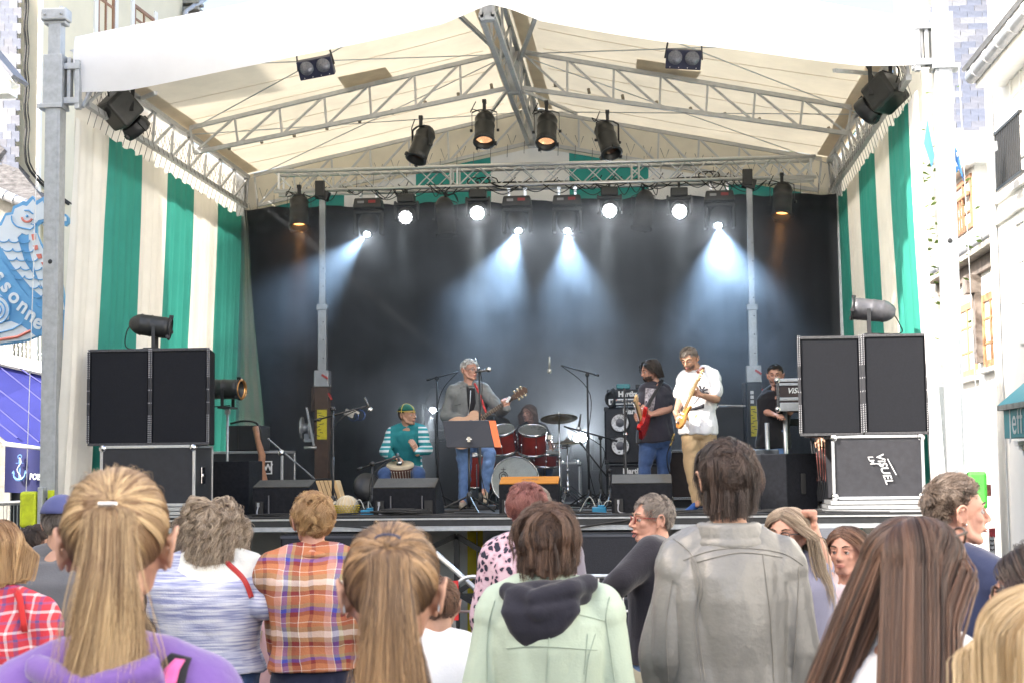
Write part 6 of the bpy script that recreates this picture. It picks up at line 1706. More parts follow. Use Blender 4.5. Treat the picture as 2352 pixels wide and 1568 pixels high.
# ------------------------------------------------------------------ hair
def hairmat(name, c1, c2, rough=.42):
    m = bpy.data.materials.new(name); m.use_nodes = True; b = m.node_tree.nodes['Principled BSDF']
    at_ = N(m, 'ShaderNodeAttribute'); at_.attribute_name = 'tint'
    ra = N(m, 'ShaderNodeValToRGB'); ra.color_ramp.elements[0].color = (*c1, 1); ra.color_ramp.elements[1].color = (*c2, 1)
    L(m, at_.outputs['Fac'], ra.inputs[0]); L(m, ra.outputs[0], b.inputs['Base Color'])
    b.inputs['Roughness'].default_value = rough; b.inputs['Specular IOR Level'].default_value = .6
    m['cap'] = [(a + d_) / 2 * .75 for a, d_ in zip(c1, c2)]
    return m
def grow(M, k, style, n, seed, clumps=160, **kw):
    """returns strands (n, pts, 3) in world space plus tint, for a head frame M"""
    g = np.random.default_rng(seed)
    C = np.array((0, -.009, .025)); Rr = np.array((.0775, .0915, .0885))
    fem = kw.get('hairline', 0)
    def ok(d_):
        zm = np.interp(d_[:, 1], [-1, -.5, -.15, .12, .45, .8, 1], [-.80, -.72, -.42, -.18, .22, .42 + fem, .46 + fem])
        return d_[:, 2] > zm
    ds = g.normal(size=(n * 6, 3)); ds /= np.linalg.norm(ds, axis=1)[:, None]; ds = ds[ok(ds)][:n]; n = len(ds)
    cd_ = g.normal(size=(clumps * 6, 3)); cd_ /= np.linalg.norm(cd_, axis=1)[:, None]; cd_ = cd_[ok(cd_)][:clumps]
    cid = np.argmax(ds @ cd_.T, axis=1)
    crand = g.random((len(cd_), 8)); cr_ = crand[cid]; sr_ = g.random((n, 8))
    cg = g.normal(size=(len(cd_), 3))[cid]; sg_ = g.normal(size=(n, 3))
    def norm(a): return a / (np.linalg.norm(a, axis=1)[:, None] + 1e-9)
    cl = kw.get('clump', .5)
    pts = []
    if style in ('short', 'tousled'):
        crown = np.array(kw.get('crown', (.15, -.55, .82))); crown = crown / np.linalg.norm(crown)
        L0 = kw.get('length', .05); lift = kw.get('lift', .35); fwd_ = np.array(kw.get('comb', (0, 0, 0)))
        p = ds.copy() * Rr * .98 + C
        d0 = cd_[cid] * cl + ds * (1 - cl); d0 = norm(d0)
        flow = d0 - crown * (d0 @ crown)[:, None]; flow = norm(flow + cg * kw.get('mess', .25) + sg_ * .08) + fwd_
        flow[:, 2] -= kw.get('droop', .25) * (ds[:, 2] < .6)
        Ln = L0 * (.75 + .4 * cr_[:, 0] + .15 * sr_[:, 1])
        if kw.get('fade'): Ln *= np.interp(ds[:, 2], [-.3, .15, .45], [.18, .3, 1.0])
        if kw.get('toplen'): Ln *= np.interp(ds[:, 2], [.2, .7], [1., kw['toplen']])
        K = 8; step = Ln / K
        for i in range(K + 1):
            pts.append(p.copy())
            t = i / K; nrm = norm((p - C) / Rr)
            tg = flow - nrm * np.sum(flow * nrm, axis=1)[:, None]; tg = norm(tg)
            dr = norm(tg * (1 - lift * (1 - t) * 1.1) + nrm * lift * (1 - t * kw.get('curlin', 1.3)) + sg_ * .04)
            p = p + dr * step[:, None]
            rad = np.linalg.norm((p - C) / Rr, axis=1); low = rad < 1.0 + .02 * i
            p[low] = (p[low] - C) * ((1.0 + .02 * i) / rad[low])[:, None] + C
    elif style == 'pony':
        kd = np.array(kw.get('knot', (0, -.86, .5))); kd = kd / np.linalg.norm(kd); kp = C + kd * (Rr + .012)
        K1 = 9
        for i in range(K1 + 1):
            t = i / K1; e = t * t * (3 - 2 * t)
            om = np.arccos(np.clip(ds @ kd, -.999, .999)); s_ = np.sin(om)
            d_ = ds * (np.sin((1 - t) * om) / s_)[:, None] + kd * (np.sin(t * om) / s_)[:, None]
            off = .004 + .007 * np.sin(math.pi * t) + .004 * cr_[:, 1] * np.sin(math.pi * t) + .0025 * sr_[:, 0]
            pp = C + d_ * (Rr + off[:, None] + .008 * t)
            if kw.get('puff'): pp += ds * (kw['puff'] * np.sin(math.pi * t) * (ds[:, 2] > .3) * cr_[:, 2])[:, None]
            pts.append(pp)
        w0 = kw.get('tailw', .028); Lt = kw.get('tail', .42) * (.72 + .3 * cr_[:, 3] + .05 * sr_[:, 3]); K2 = 18
        a = 6.283 * (cr_[:, 4] + .12 * (sr_[:, 4] - .5)); rr = np.sqrt(cr_[:, 5] * .75 + .25 * sr_[:, 5])
        sway = kw.get('sway', (0, 0)); wv = kw.get('wave', .008); flare = kw.get('flare', 2.2)
        for i in range(1, K2 + 1):
            t = i / K2
            out = .045 * math.sin(min(1, t * 3.2) * math.pi / 2) - .02 * t
            ww = w0 * (1 + (flare - 1) * math.sin(min(1, t * 1.05) * math.pi / 2) ** 1.3) * (1 - .12 * t)
            cx = sway[0] * t * t + kw.get('bend', 0) * math.sin(t * 3)
            z = kp[2] + .012 * math.sin(min(1, t * 6) * math.pi) - np.maximum(0, t - .02) * Lt
            x = kp[0] + cx + np.cos(a) * rr * ww + wv * np.sin(t * (5 + 4 * cr_[:, 6]) + 6.28 * cr_[:, 7]) * t + (sr_[:, 6] - .5) * .006
            y = kp[1] - out + np.sin(a) * rr * ww * .55 + sway[1] * t + wv * .6 * np.cos(t * 6 + 6.28 * cr_[:, 7]) * t
            pts.append(np.stack([x, y, z + 0 * x], 1))
    elif style in ('long', 'bob', 'curly'):
        part = np.array(kw.get('part', (.0, .1, 1.))); part = part / np.linalg.norm(part)
        Lh = kw.get('length', .45) * (.88 + .2 * cr_[:, 0] + .04 * sr_[:, 0]); K = kw.get('K', 22)
        vol = kw.get('vol', .006); spread = kw.get('spread', 0.); cut = kw.get('cut', None)
        p = ds * (Rr + .001) + C; step = Lh / K; side = np.sign(ds[:, 0] + 1e-6 + .02 * sg_[:, 0])
        for i in range(K + 1):
            t = i / K
            q_ = p.copy()
            if style == 'curly':
                ph = 6.28 * cr_[:, 7] + t * Lh / kw.get('period', .045) * 6.28; am = kw.get('amp', .011) * min(1, t * 4)
                nr = norm((p - C) / Rr)
                q_ = q_ + nr * (am * np.cos(ph))[:, None] + np.cross(nr, [0, 0, 1]) * (am * np.sin(ph))[:, None]
            else:
                wv = kw.get('wave', .004); q_[:, 0] += wv * np.sin(t * 9 + 6.28 * cr_[:, 6]) * t
            q_ += cg * .004 * kw.get('mess', 1) * min(1, t * 3) + sg_ * kw.get('frizz', .0006) * t * 2
            pts.append(q_)
            rel = (p - C) / Rr; nrm = norm(rel)
            dn = np.zeros_like(p); dn[:, 2] = -1.; fr = (nrm[:, 1] > .2) & (nrm[:, 2] > -.2) & (nrm[:, 2] < .85); dn[:, 0] = side * (.45 * (nrm[:, 2] > .3) + spread * (nrm[:, 2] < .3) + kw.get('frontside', 1.2) * fr); dn[:, 1] = -kw.get('back', .35) * (nrm[:, 1] > -.2) * (nrm[:, 2] < .75) - kw.get('back2', 0) + np.array(kw.get('comb', (0, 0, 0)))[1] * (nrm[:, 2] > .4)
            top = np.linalg.norm(rel, axis=1) < 1.45
            onh = (p[:, 2] > C[2] + kw.get('tuck', .015))
            tg = dn - nrm * (np.sum(dn * nrm, axis=1) * onh)[:, None]
            p = p + norm(tg) * step[:, None]
            rad = np.linalg.norm((p - C) / Rr, axis=1); mn = 1.02 + vol / .09 * (1 + .6 * cr_[:, 2]) * min(1, t * 5) + .02 * sr_[:, 2]
            low = rad < mn; p[low] = C + (p[low] - C) * (mn[low] / rad[low])[:, None]
            # keep off the neck and shoulders
            if kw.get('body', True):
                yb_ = kw.get('bk', -.055) - .12 * np.clip((-p[:, 2] - .12) / .2, 0, 1)
                m_ = (p[:, 2] < -.10) & (p[:, 1] > yb_) & (np.abs(p[:, 0]) < .05) & (ds[:, 1] < .3); p[m_, 1] = yb_[m_] if hasattr(yb_, '__len__') else yb_
            if cut is not None:
                cz = cut + kw.get('cutr', .012) * (cr_[:, 5] + .3 * sr_[:, 5]); m_ = p[:, 2] < cz; p[m_, 2] = cz[m_]
    A = np.stack(pts, 1)            # n, K, 3
    A = A * k
    Mn = np.array(M)
    A = A @ Mn[:3, :3].T + Mn[:3, 3]
    tint = np.clip((cr_[:, 3] - .5) * .75 + .5 + (sr_[:, 7] - .5) * .6 + kw.get('tintz', 0) * (ds[:, 2] - .3), 0, 1)
    return A, tint
def add_hair(par, M, k, style, n, seed, m_, r_=.0007, name='hair', cap=True, **kw):
    A, tint = grow(M, k, style, n, seed, **kw)
    n_, K, _ = A.shape
    cv = bpy.data.hair_curves.new(name)
    cv.add_curves([K] * n_)
    cv.attributes['position'].data.foreach_set('vector', A.astype(np.float32).ravel()) if 'position' in cv.attributes else None
    rad = cv.attributes.get('radius') or cv.attributes.new('radius', 'FLOAT', 'POINT')
    t = np.linspace(0, 1, K); pr = np.where(t < .7, 1, 1 - (t - .7) / .3 * .75)
    rad.data.foreach_set('value', np.tile(pr * r_, n_).astype(np.float32))
    ti = cv.attributes.new('tint', 'FLOAT', 'POINT'); ti.data.foreach_set('value', np.clip(tint[:, None] + kw.get('root', .15) * (t - .5)[None, :] * 2, 0, 1).ravel().astype(np.float32))
    cv.materials.append(m_)
    o = bpy.data.objects.new(name, cv); COL.objects.link(o); put(o, par)
    if cap:   # scalp under the strands
        q = MB(); c = Vector((0, -.009, .025)); g = MB(); g.ball((0, 0, 0), (.077, .0908, .0880), 26, 18)
        vs = []; keep = {}
        for i, v in enumerate(g.v):
            d_ = Vector((v[0] / .077, v[1] / .0908, v[2] / .0880))
            zm = np.interp(d_.y, [-1, -.5, -.15, .12, .45, .8, 1], [-.78, -.70, -.40, -.16, .24, .44 + kw.get('hairline', 0), .48 + kw.get('hairline', 0)])
            keep[i] = d_.z > zm
        fs = [f for f in g.f if all(keep[i] for i in f)]
        q.smooth = True; q.add([M @ ((Vector(v) + c) * k) for v in g.v], fs)
        cm = MATS.get('scalp_' + m_.name) or mat('scalp_' + m_.name, tuple(m_['cap']), .7, 0, .35, 40, .5, 200)
        q.build('hair_base', cm, par)
    return o

# ------------------------------------------------------------------ one person
def person(x, y, H, yaw, label, skin=skin1, z0=None, w=1., head_yaw=0, head_pitch=0, head_roll=0, top=None, legs=None, joints=None, group=None, fem=0, hk=1., detail=.008, hands=(0, 0), sit=None, lean=(0, 0), topmat=None, sleeve='long', infl=.018, hem=-.12, pantm=None, shoem=None, wr=.006, ear=1., shoulder=1., arms=True, jaw=1., head_at=None, pant_infl=.012, cuffm=None, nosek=1., faceon=True, bodyvox=.02, wsc=6., wst=(1, 1, .55), drop=0):
    """x,y world position of the feet; yaw 0 looks to +Y. joints: overrides in world coordinates"""
    k = H / 1.70
    z0 = gz(y) if z0 is None else z0
    B = Matrix.Translation((x, y, z0)) @ Matrix.Rotation(yaw, 4, 'Z')
    hx, sx = .088 * k * (1 if w < 1.15 else 1.15), .166 * k * shoulder * (1 - .05 * fem)
    J = dict(pelvis=(0, 0, .90 * k), neck=(lean[0], lean[1] - .012, 1.435 * k), head=(lean[0], lean[1] + .018 * k, H - .118 * k),
             hipR=(hx, 0, .88 * k), hipL=(-hx, 0, .88 * k), kneeR=(hx * 1.05, .01, .47 * k), kneeL=(-hx * 1.05, .01, .47 * k), ankR=(hx * 1.1, -.02, .08 * k), ankL=(-hx * 1.1, -.02, .08 * k),
             shR=(lean[0] + sx, lean[1] - .01, 1.375 * k), shL=(lean[0] - sx, lean[1] - .01, 1.375 * k),
             elR=(lean[0] + sx + .07, -.03, 1.09 * k), elL=(lean[0] - sx - .07, -.03, 1.09 * k), wrR=(sx + .05, .06, .85 * k), wrL=(-sx - .05, .06, .85 * k))
    for a in ('neck', 'shR', 'shL', 'elR', 'elL'): J[a] = (J[a][0], J[a][1], J[a][2] - drop)
    J = {a: B @ Vector(b) for a, b in J.items()}
    if joints: J.update({a: Vector(b) for a, b in joints.items()})
    r3 = B.to_3x3() @ Vector((1, 0, 0)); f3 = B.to_3x3() @ Vector((0, 1, 0)); u3 = Vector((0, 0, 1))
    rs_ = (J['shR'] - J['shL']).normalized(); rh = (J['hipR'] - J['hipL']).normalized()
    sp_ = J['neck'] - J['pelvis']; su = sp_.normalized()
    t = empty('person', (x, y, z0), label=label, cat='person', group=group)
    # head frame
    Mh = Matrix.Translation(J['head']) @ Matrix.Rotation(yaw + head_yaw, 4, 'Z') @ Matrix.Rotation(head_pitch, 4, 'X') @ Matrix.Rotation(head_roll, 4, 'Y')
    kh = k * hk
    def torso(q, inf, t0, t1=1.03, cut=None):
        S_ = [(-.22, .150, .105), (-.1, .168, .118), (.03, .17, .12), (.25, .15, .105), (.45, .158, .112), (.65, .172, .118), (.8, .175, .112), (.9, .155, .095), (.97, .105, .075), (1.04, .064, .062)]
        secs = []
        for tt, a, b in S_:
            if tt < t0 - .12 or tt > t1 + .01: continue
            tt2 = max(tt, t0)
            r_ = rh.lerp(rs_, min(1, max(0, tt))).normalized(); f_ = su.cross(r_).normalized()
            ww = w if tt < .85 else 1 + (w - 1) * .3
            wd = (1 + (w - 1) * 1.3) if tt < .85 else 1
            sh = 1 + (shoulder - 1) * min(1, max(0, (tt - .3) * 2))
            bend = f_ * (.02 * k * math.sin(math.pi * min(1, max(0, tt)))) * (-1)
            ii = inf * (1 if tt < .85 else .75 if tt < 1 else .45)
            secs.append((J['pelvis'] + sp_ * tt2 + bend, r_, f_, a * k * ww * sh * (1 - .05 * fem * (tt > .2)) + ii, b * k * wd + ii))
        loft(q, secs)
        for s in ('R', 'L'):
            chain(q, [J['neck'] + su * .015 * k, J['neck'].lerp(J['sh' + s], .55) + su * .018 * k, J['sh' + s]], [.048 * k + inf * .3, .05 * k + inf * .5, .058 * k + inf * .7], 14)
            chain(q, [J['neck'] - su * .10 * k, J['sh' + s] - su * .03 * k], [.08 * k + inf, .062 * k + inf], 14)
    def arm(q, s, inf, frac=1.):
        a, b, c = J['sh' + s], J['el' + s], J['wr' + s]
        if frac >= 1:
            m_ = b.lerp(c, .35)
            chain(q, [a, a.lerp(b, .5), b, m_, c.lerp(b, .03)], [.055 * k + inf, .047 * k + inf, .041 * k + inf, .040 * k + inf * .9, .027 * k + inf * .7], 14)
        else:
            e = a.lerp(b, frac); chain(q, [a, a.lerp(b, frac * .5), e], [.056 * k + inf, .052 * k + inf * 1.3, .05 * k + inf * 1.6], 14)
    def leg(q, s, inf):
        a, b, c = J['hip' + s], J['knee' + s], J['ank' + s]
        chain(q, [a, a.lerp(b, .4), b, b.lerp(c, .35), c], [.088 * k * (1 + (w - 1) * .6) + inf, .08 * k * (1 + (w - 1) * .5) + inf, .053 * k + inf * 1.2, .054 * k + inf * 1.2, .036 * k + inf * 1.5], 14)
    qb = MB(); torso(qb, -.006, -.15)
    if arms:
        for s in 'RL': arm(qb, s, 0)
    for s in 'RL': leg(qb, s, -.004)
    for s in 'RL':
        a = J['ank' + s]; chain(qb, [a, a + f3 * .12 * k - u3 * .04 * k], [.036 * k, .026 * k], 10)
    chain(qb, [J['neck'] - su * .04 * k, Mh @ Vector((0, -.018 * kh, -.055 * kh))], [.058 * k, .052 * k * (1 - .08 * fem)], 16)
    mb1 = remesh(qb, bodyvox, 2)
    qh = MB(); head_geo(qh, Mh, kh, fem, jaw, nosek, ear)
    chain(qh, [J['neck'] + su * .0 * k, Mh @ Vector((0, -.020 * kh, -.05 * kh))], [.056 * k * (1 - .1 * fem), .052 * k * (1 - .08 * fem)], 18)
    for i, s in enumerate('RL'):
        h_ = hands[i]
        if h_:
            d_ = h_.get('d') or (J['wr' + s] - J['el' + s]); nr = h_.get('n') or (r3 * (-1 if s == 'R' else 1))
            hand(qh, J['wr' + s], d_, nr, h_.get('curl', .5), k, h_.get('side', 1 if s == 'R' else -1), h_.get('spread', 0))
    mh = remesh(qh, .0046 if detail < .012 else .0065, 3)
    body = link(join_mesh([mb1, mh], 'body'), 'body', skin, t)
    bpy.data.meshes.remove(mb1); bpy.data.meshes.remove(mh)
    # clothes
    if topmat:
        q = MB(); torso(q, infl, hem, 1.0)
        if arms:
            for s in 'RL': arm(q, s, infl * .8 if sleeve == 'long' else infl * .6, 1. if sleeve == 'long' else sleeve if isinstance(sleeve, float) else .55)
        if top: top(q, J, k, su, rs_, f3)
        me = remesh(q, detail, 3); wrinkle(me, wr * k * (1.7 if z0 == DECK else 1.25), wsc * (1.5 if z0 == DECK else 1), seed=x * 3 + y, stretch=wst)
        link(me, 'top', topmat, t)
    if pantm:
        q = MB()
        S_ = [(-.2, .12, .10), (-.1, .165, .118), (.03, .168, .12), (.12, .162, .113), (.24, .15, .105)]
        loft(q, [(J['pelvis'] + sp_ * a, rh, su.cross(rh), b * k * w + pant_infl * .6, c * k * (1 + (w - 1) * 1.2) + pant_infl * .6) for a, b, c in S_])
        for s in 'RL': leg(q, s, pant_infl)
        me = remesh(q, max(detail, .011), 3); wrinkle(me, wr * 1.5, 9., seed=y, stretch=(1, 1, 1.1))
        link(me, 'trousers', pantm, t)
    for s in 'RL':
        a = J['ank' + s]; fd = (J.get('toe' + s) or (a + f3 * .1)) - a; fd = fd.normalized()
        q = MB(); chain(q, [a - fd * .03 * k - u3 * .02 * k, a - fd * .045 * k - u3 * .052 * k], [.035 * k, .03 * k], 10); chain(q, [a - u3 * .02 * k, a + fd * .08 * k - u3 * .042 * k, a + fd * .155 * k - u3 * .052 * k], [.042 * k, .038 * k, .030 * k], 12)
        me = remesh(q, .009, 2); link(me, 'shoe', shoem or mat('dark_shoe', (.05, .045, .04), .6), t)
    return t, J, Mh, kh, body
def fab(name, c, var=.1, bump=.3, rough=.85, sheen=.2, scale=4):
    return mat(name, c, rough, 0, var, scale, bump * .35, 130, .25, sheen=sheen)
denim = fab('denim', (.045, .085, .20), .28, .5, scale=7); denim2 = fab('light_denim', (.13, .22, .42), .25, .5, scale=9); navyp = fab('navy_trousers', (.018, .022, .05), .15)
def head_top(px, py, y): return at(px, py, y)
def crowd(px, py, d_, **kw):
    """standing person whose hair top is seen at px,py at distance d_ from the camera; returns x, y, height"""
    y = CAM.y + d_; p = at(px, py, y); return p.x, y, p.z - gz(y)
# ------------------------------------------------------------------ cloth patterns
def coords(m, rot=0, loc=(0, 0, 0)):
    tc = N(m, 'ShaderNodeTexCoord'); mp = N(m, 'ShaderNodeMapping'); mp.inputs['Rotation'].default_value = (0, 0, rot); mp.inputs['Location'].default_value = loc
    L(m, tc.outputs['Object'], mp.inputs[0]); s = N(m, 'ShaderNodeSeparateXYZ'); L(m, mp.outputs[0], s.inputs[0]); return mp, s
def ramp(m, stops, const=True):
    r_ = N(m, 'ShaderNodeValToRGB'); r_.color_ramp.interpolation = 'CONSTANT' if const else 'LINEAR'
    e = r_.color_ramp.elements
    e[0].position = stops[0][0]; e[0].color = (*stops[0][1], 1); e[1].position = stops[1][0]; e[1].color = (*stops[1][1], 1)
    for p, c in stops[2:]: x = e.new(p); x.color = (*c, 1)
    return r_
def mathn(m, op, a, b=None):
    n = N(m, 'ShaderNodeMath', operation=op)
    for i, v in enumerate((a, b)):
        if v is None: continue
        if hasattr(v, 'links') or hasattr(v, 'node'): L(m, v, n.inputs[i])
        else: n.inputs[i].default_value = v
    return n.outputs[0]
def newfab(name, var=.1):
    m = mat(name, (.5, .5, .5), .85, 0, 0, bump=.3, bscale=120, spec=.25); return m, m.node_tree.nodes['Principled BSDF']
def plaid(name, P, sx, sz, rot=0, loc=(0, 0, 0)):
    m, b = newfab(name); mp, s = coords(m, rot, loc)
    n = N(m, 'ShaderNodeTexNoise'); n.inputs['Scale'].default_value = 6; L(m, mp.outputs[0], n.inputs['Vector'])
    dn = mathn(m, 'MULTIPLY', mathn(m, 'SUBTRACT', n.outputs[0], .5), .05)
    fx = mathn(m, 'FRACT', mathn(m, 'ADD', mathn(m, 'DIVIDE', mathn(m, 'ADD', s.outputs[0], dn), P), 50)); fz = mathn(m, 'FRACT', mathn(m, 'ADD', mathn(m, 'DIVIDE', mathn(m, 'ADD', s.outputs[2], dn), P), 50))
    a, c = ramp(m, sx), ramp(m, sz); L(m, fx, a.inputs[0]); L(m, fz, c.inputs[0])
    mx = N(m, 'ShaderNodeMix', data_type='RGBA'); mx.inputs[0].default_value = .5; L(m, a.outputs[0], mx.inputs[6]); L(m, c.outputs[0], mx.inputs[7]); L(m, mx.outputs[2], b.inputs['Base Color'])
    return m
W_, Bl, Ru, Dk, Kh, Pk = (.75, .70, .62), (.06, .07, .36), (.46, .17, .08), (.20, .035, .035), (.30, .24, .13), (.62, .34, .30)
plaid1 = plaid('rust_plaid', .22, [(0, Ru), (.16, Pk), (.30, W_), (.315, Bl), (.42, Kh), (.5, Dk), (.66, W_), (.675, Ru), (.84, Dk), (.92, Ru)], [(0, W_), (.12, Kh), (.22, Ru), (.30, W_), (.312, Ru), (.42, Dk), (.5, Bl), (.57, Kh), (.64, Ru), (.80, W_), (.812, Dk), (.9, Kh)])
plaid2 = plaid('red_plaid', .055, [(0, (.6, .05, .07)), (.4, (.75, .62, .62)), (.55, (.6, .08, .09)), (.8, (.12, .08, .22))], [(0, (.55, .04, .06)), (.35, (.8, .7, .7)), (.5, (.5, .05, .07)), (.85, (.15, .1, .25))])
# marled knit with pale yoke
marl, b_ = newfab('blue_marl_knit'); mp_, s_ = coords(marl)
n_ = N(marl, 'ShaderNodeTexNoise'); n_.inputs['Scale'].default_value = 1; mp2 = N(marl, 'ShaderNodeMapping'); mp2.inputs['Scale'].default_value = (6, 6, 120); L(marl, mp_.outputs[0], mp2.inputs[0]); L(marl, mp2.outputs[0], n_.inputs['Vector']); n_.inputs['Detail'].default_value = 3
r_ = ramp(marl, [(.36, (.24, .26, .44)), (.5, (.46, .48, .62)), (.62, (.66, .67, .73))], False); L(marl, n_.outputs[0], r_.inputs[0]); L(marl, r_.outputs[0], b_.inputs['Base Color'])
yc = at(484, 1322, CAM.y + 6.6); cr1 = N(marl, 'ShaderNodeMix', data_type='RGBA')
dx_ = mathn(marl, 'SUBTRACT', s_.outputs[0], yc.x + .03); zz_ = mathn(marl, 'ADD', s_.outputs[2], mathn(marl, 'MULTIPLY', mathn(marl, 'MULTIPLY', dx_, dx_), -1.2))
L(marl, mathn(marl, 'MULTIPLY', mathn(marl, 'GREATER_THAN', zz_, yc.z - .03), mathn(marl, 'LESS_THAN', mathn(marl, 'ABSOLUTE', dx_), .205)), cr1.inputs[0]); L(marl, r_.outputs[0], cr1.inputs[6]); cr1.inputs[7].default_value = (.74, .73, .66, 1); L(marl, cr1.outputs[2], b_.inputs['Base Color'])
leo, b_ = newfab('leopard_print'); mp_, s_ = coords(leo)
v_ = N(leo, 'ShaderNodeTexVoronoi', feature='F1'); v_.inputs['Scale'].default_value = 32; nn = N(leo, 'ShaderNodeTexNoise'); nn.inputs['Scale'].default_value = 20; L(leo, mp_.outputs[0], nn.inputs['Vector'])
va = N(leo, 'ShaderNodeVectorMath', operation='ADD'); L(leo, mp_.outputs[0], va.inputs[0]); vs_ = N(leo, 'ShaderNodeVectorMath', operation='SCALE'); L(leo, nn.outputs[1], vs_.inputs[0]); vs_.inputs['Scale'].default_value = .04; L(leo, vs_.outputs[0], va.inputs[1]); L(leo, va.outputs[0], v_.inputs['Vector'])
r_ = ramp(leo, [(.0, (.03, .03, .05)), (.38, (.03, .03, .05)), (.44, (.50, .32, .38)), (.7, (.62, .46, .52))], False); L(leo, v_.outputs['Distance'], r_.inputs[0]); L(leo, r_.outputs[0], b_.inputs['Base Color'])
def striped_sleeve(name, base, cx, half, cols, P):
    m, b = newfab(name); mp_, s_ = coords(m); dx = mathn(m, 'ABSOLUTE', mathn(m, 'SUBTRACT', s_.outputs[0], cx))
    f = mathn(m, 'FRACT', mathn(m, 'ADD', mathn(m, 'DIVIDE', s_.outputs[2], P), 20)); r_ = ramp(m, cols); L(m, f, r_.inputs[0])
    mx = N(m, 'ShaderNodeMix', data_type='RGBA'); L(m, mathn(m, 'GREATER_THAN', dx, half), mx.inputs[0]); mx.inputs[6].default_value = (*base, 1); L(m, r_.outputs[0], mx.inputs[7]); L(m, mx.outputs[2], b.inputs['Base Color'])
    return m

# ------------------------------------------------------------------ things laid on cloth
def cast(obj, px, py, out=.003):
    d_ = ray(px, py).normalized(); ok, loc, nrm, _ = obj.ray_cast(CAM, d_)
    if not ok: return None
    return loc - d_ * out
def on_cloth(obj, pts, r_, m_, name, par, dens=6, flat=False, out=.002, closed=False):
    q = MB(); P = []
    if len(pts) > 2: pts = [(p.x, p.y) for p in cable([(a, b, 0) for a, b in pts], k=5)]
    for (a, b) in zip(pts, pts[1:]):
        for i in range(dens):
            p = cast(obj, lerp(a[0], b[0], i / dens), lerp(a[1], b[1], i / dens), out)
            if p is not None: P.append(p)
    if len(P) < 2: return None
    q.tube(P, r_, 6); return q.build(name, m_, par)
def band_on(obj, left, right, m_, name, par, out=.004, n=10, th=.004):
    """ribbon between two pixel polylines projected on the cloth"""
    def samp(pl, t):
        t *= len(pl) - 1; i = min(int(t), len(pl) - 2); f = t - i; return lerp(pl[i][0], pl[i + 1][0], f), lerp(pl[i][1], pl[i + 1][1], f)
    vs = []; rows = 0
    for i in range(n + 1):
        row = []
        for j in range(4):
            a = samp(left, i / n); b = samp(right, i / n); p = cast(obj, lerp(a[0], b[0], j / 3), lerp(a[1], b[1], j / 3), out)
            row.append(p)
        if all(p is not None for p in row): vs += row; rows += 1
    if rows < 2: return None
    q = MB(); q.smooth = True; q.add(vs, [(i * 4 + j, i * 4 + j + 1, (i + 1) * 4 + j + 1, (i + 1) * 4 + j) for i in range(rows - 1) for j in range(3)])
    return q.build(name, m_, par, thick=th)
def topof(t): return [c for c in t.children if c.name.split('.')[0] == 'top'][0]

blond = hairmat('hair_dark_blond', (.17, .09, .04), (.78, .58, .33)); brownp = hairmat('hair_light_brown', (.075, .038, .02), (.58, .37, .19))
dkbrown = hairmat('hair_dark_brown', (.010, .007, .006), (.105, .066, .05)); brun = hairmat('hair_brunette', (.028, .014, .009), (.24, .125, .075))
grey = hairmat('hair_grey', (.34, .33, .31), (.85, .83, .80)); greyb = hairmat('hair_grey_brown', (.06, .048, .04), (.32, .27, .23))
black = hairmat('hair_black', (.012, .009, .008), (.05, .035, .028)); ginger = hairmat('hair_ginger_blond', (.22, .11, .045), (.55, .36, .17)); redh = hairmat('hair_reddish', (.13, .035, .03), (.40, .17, .14))
curlb = hairmat('hair_ash_blond', (.17, .12, .08), (.56, .45, .33)); yblond = hairmat('hair_bright_blond', (.34, .22, .10), (.80, .64, .40))

purple = fab('purple_fleece', (.19, .105, .36), .1, .5, .95, .5); greyk = fab('grey_knit', (.13, .13, .14), .12, .6); sage = fab('sage_cotton', (.42, .50, .40), .07, .4, .8, .1, 5)
leather = mat('grey_leather', (.20, .195, .18), .36, 0, .16, 4, .22, 60, .6); fleece = fab('black_fleece', (.02, .019, .026), .15, .6, .95, .3); navy_f = fab('navy_cotton', (.022, .03, .075), .12); bluef = fab('blue_melange', (.10, .13, .30), .12, .5)
white_t = fab('white_cotton', (.80, .80, .82), .03, .25, .8, .1); blackt = fab('black_cotton', (.018, .018, .022), .15); parka = fab('grey_parka', (.19, .197, .195), .13, .5, .8, .1, 8); pinkf = fab('pink_cotton', (.70, .46, .48), .06); pinkw = fab('pale_pink_cotton', (.74, .60, .62), .08)
greyj = fab('grey_cloth', (.22, .20, .24), .1); khaki = fab('sand_chino', (.46, .33, .19), .08, .4, .8, .1, 6); darkt = fab('dark_charcoal_cotton', (.035, .033, .045), .12); lav = fab('lavender_grey', (.22, .22, .30), .1)

CG = 'spectators standing before the stage'
# 1 — girl with the long blond ponytail, nearest left
x, y, H = crowd(268, 1094, 2.55)
t, J, Mh, kh, _ = person(x, y, H, R(13), 'girl with long blond ponytail and purple fleece hoodie, nearest the left corner', topmat=purple, fem=1, infl=.034, hem=-.2, detail=.008, wr=.005, pantm=navyp, group=CG, ear=1.15, hk=1.02, shoulder=.90, drop=.06, head_pitch=R(4), skin=skin1,
    joints=None)
add_hair(t, Mh, kh, 'pony', 11000, 11, blond, .00055, clumps=420, knot=(.02, -.86, .52), tail=.66, tailw=.028, flare=3.0, wave=.024, sway=(-.015, 0), root=.32)
add_hair(t, Mh, kh, 'pony', 220, 12, blond, .00028, 'flyaway_hair', cap=False, clumps=200, knot=(.02, -.86, .52), tail=.6, tailw=.04, flare=3.2, wave=.035, puff=.016)
q = MB(); kp = Mh @ (Vector((.0, -.115, .078)) * kh); q.box(kp + Vector((0, -.006, .002)), (.034, .006, .007)); q.build('hair_clasp', chrome, t, .002)
tp_ = topof(t)
q = MB(); c = J['neck'] - Vector((0, .045, .0))
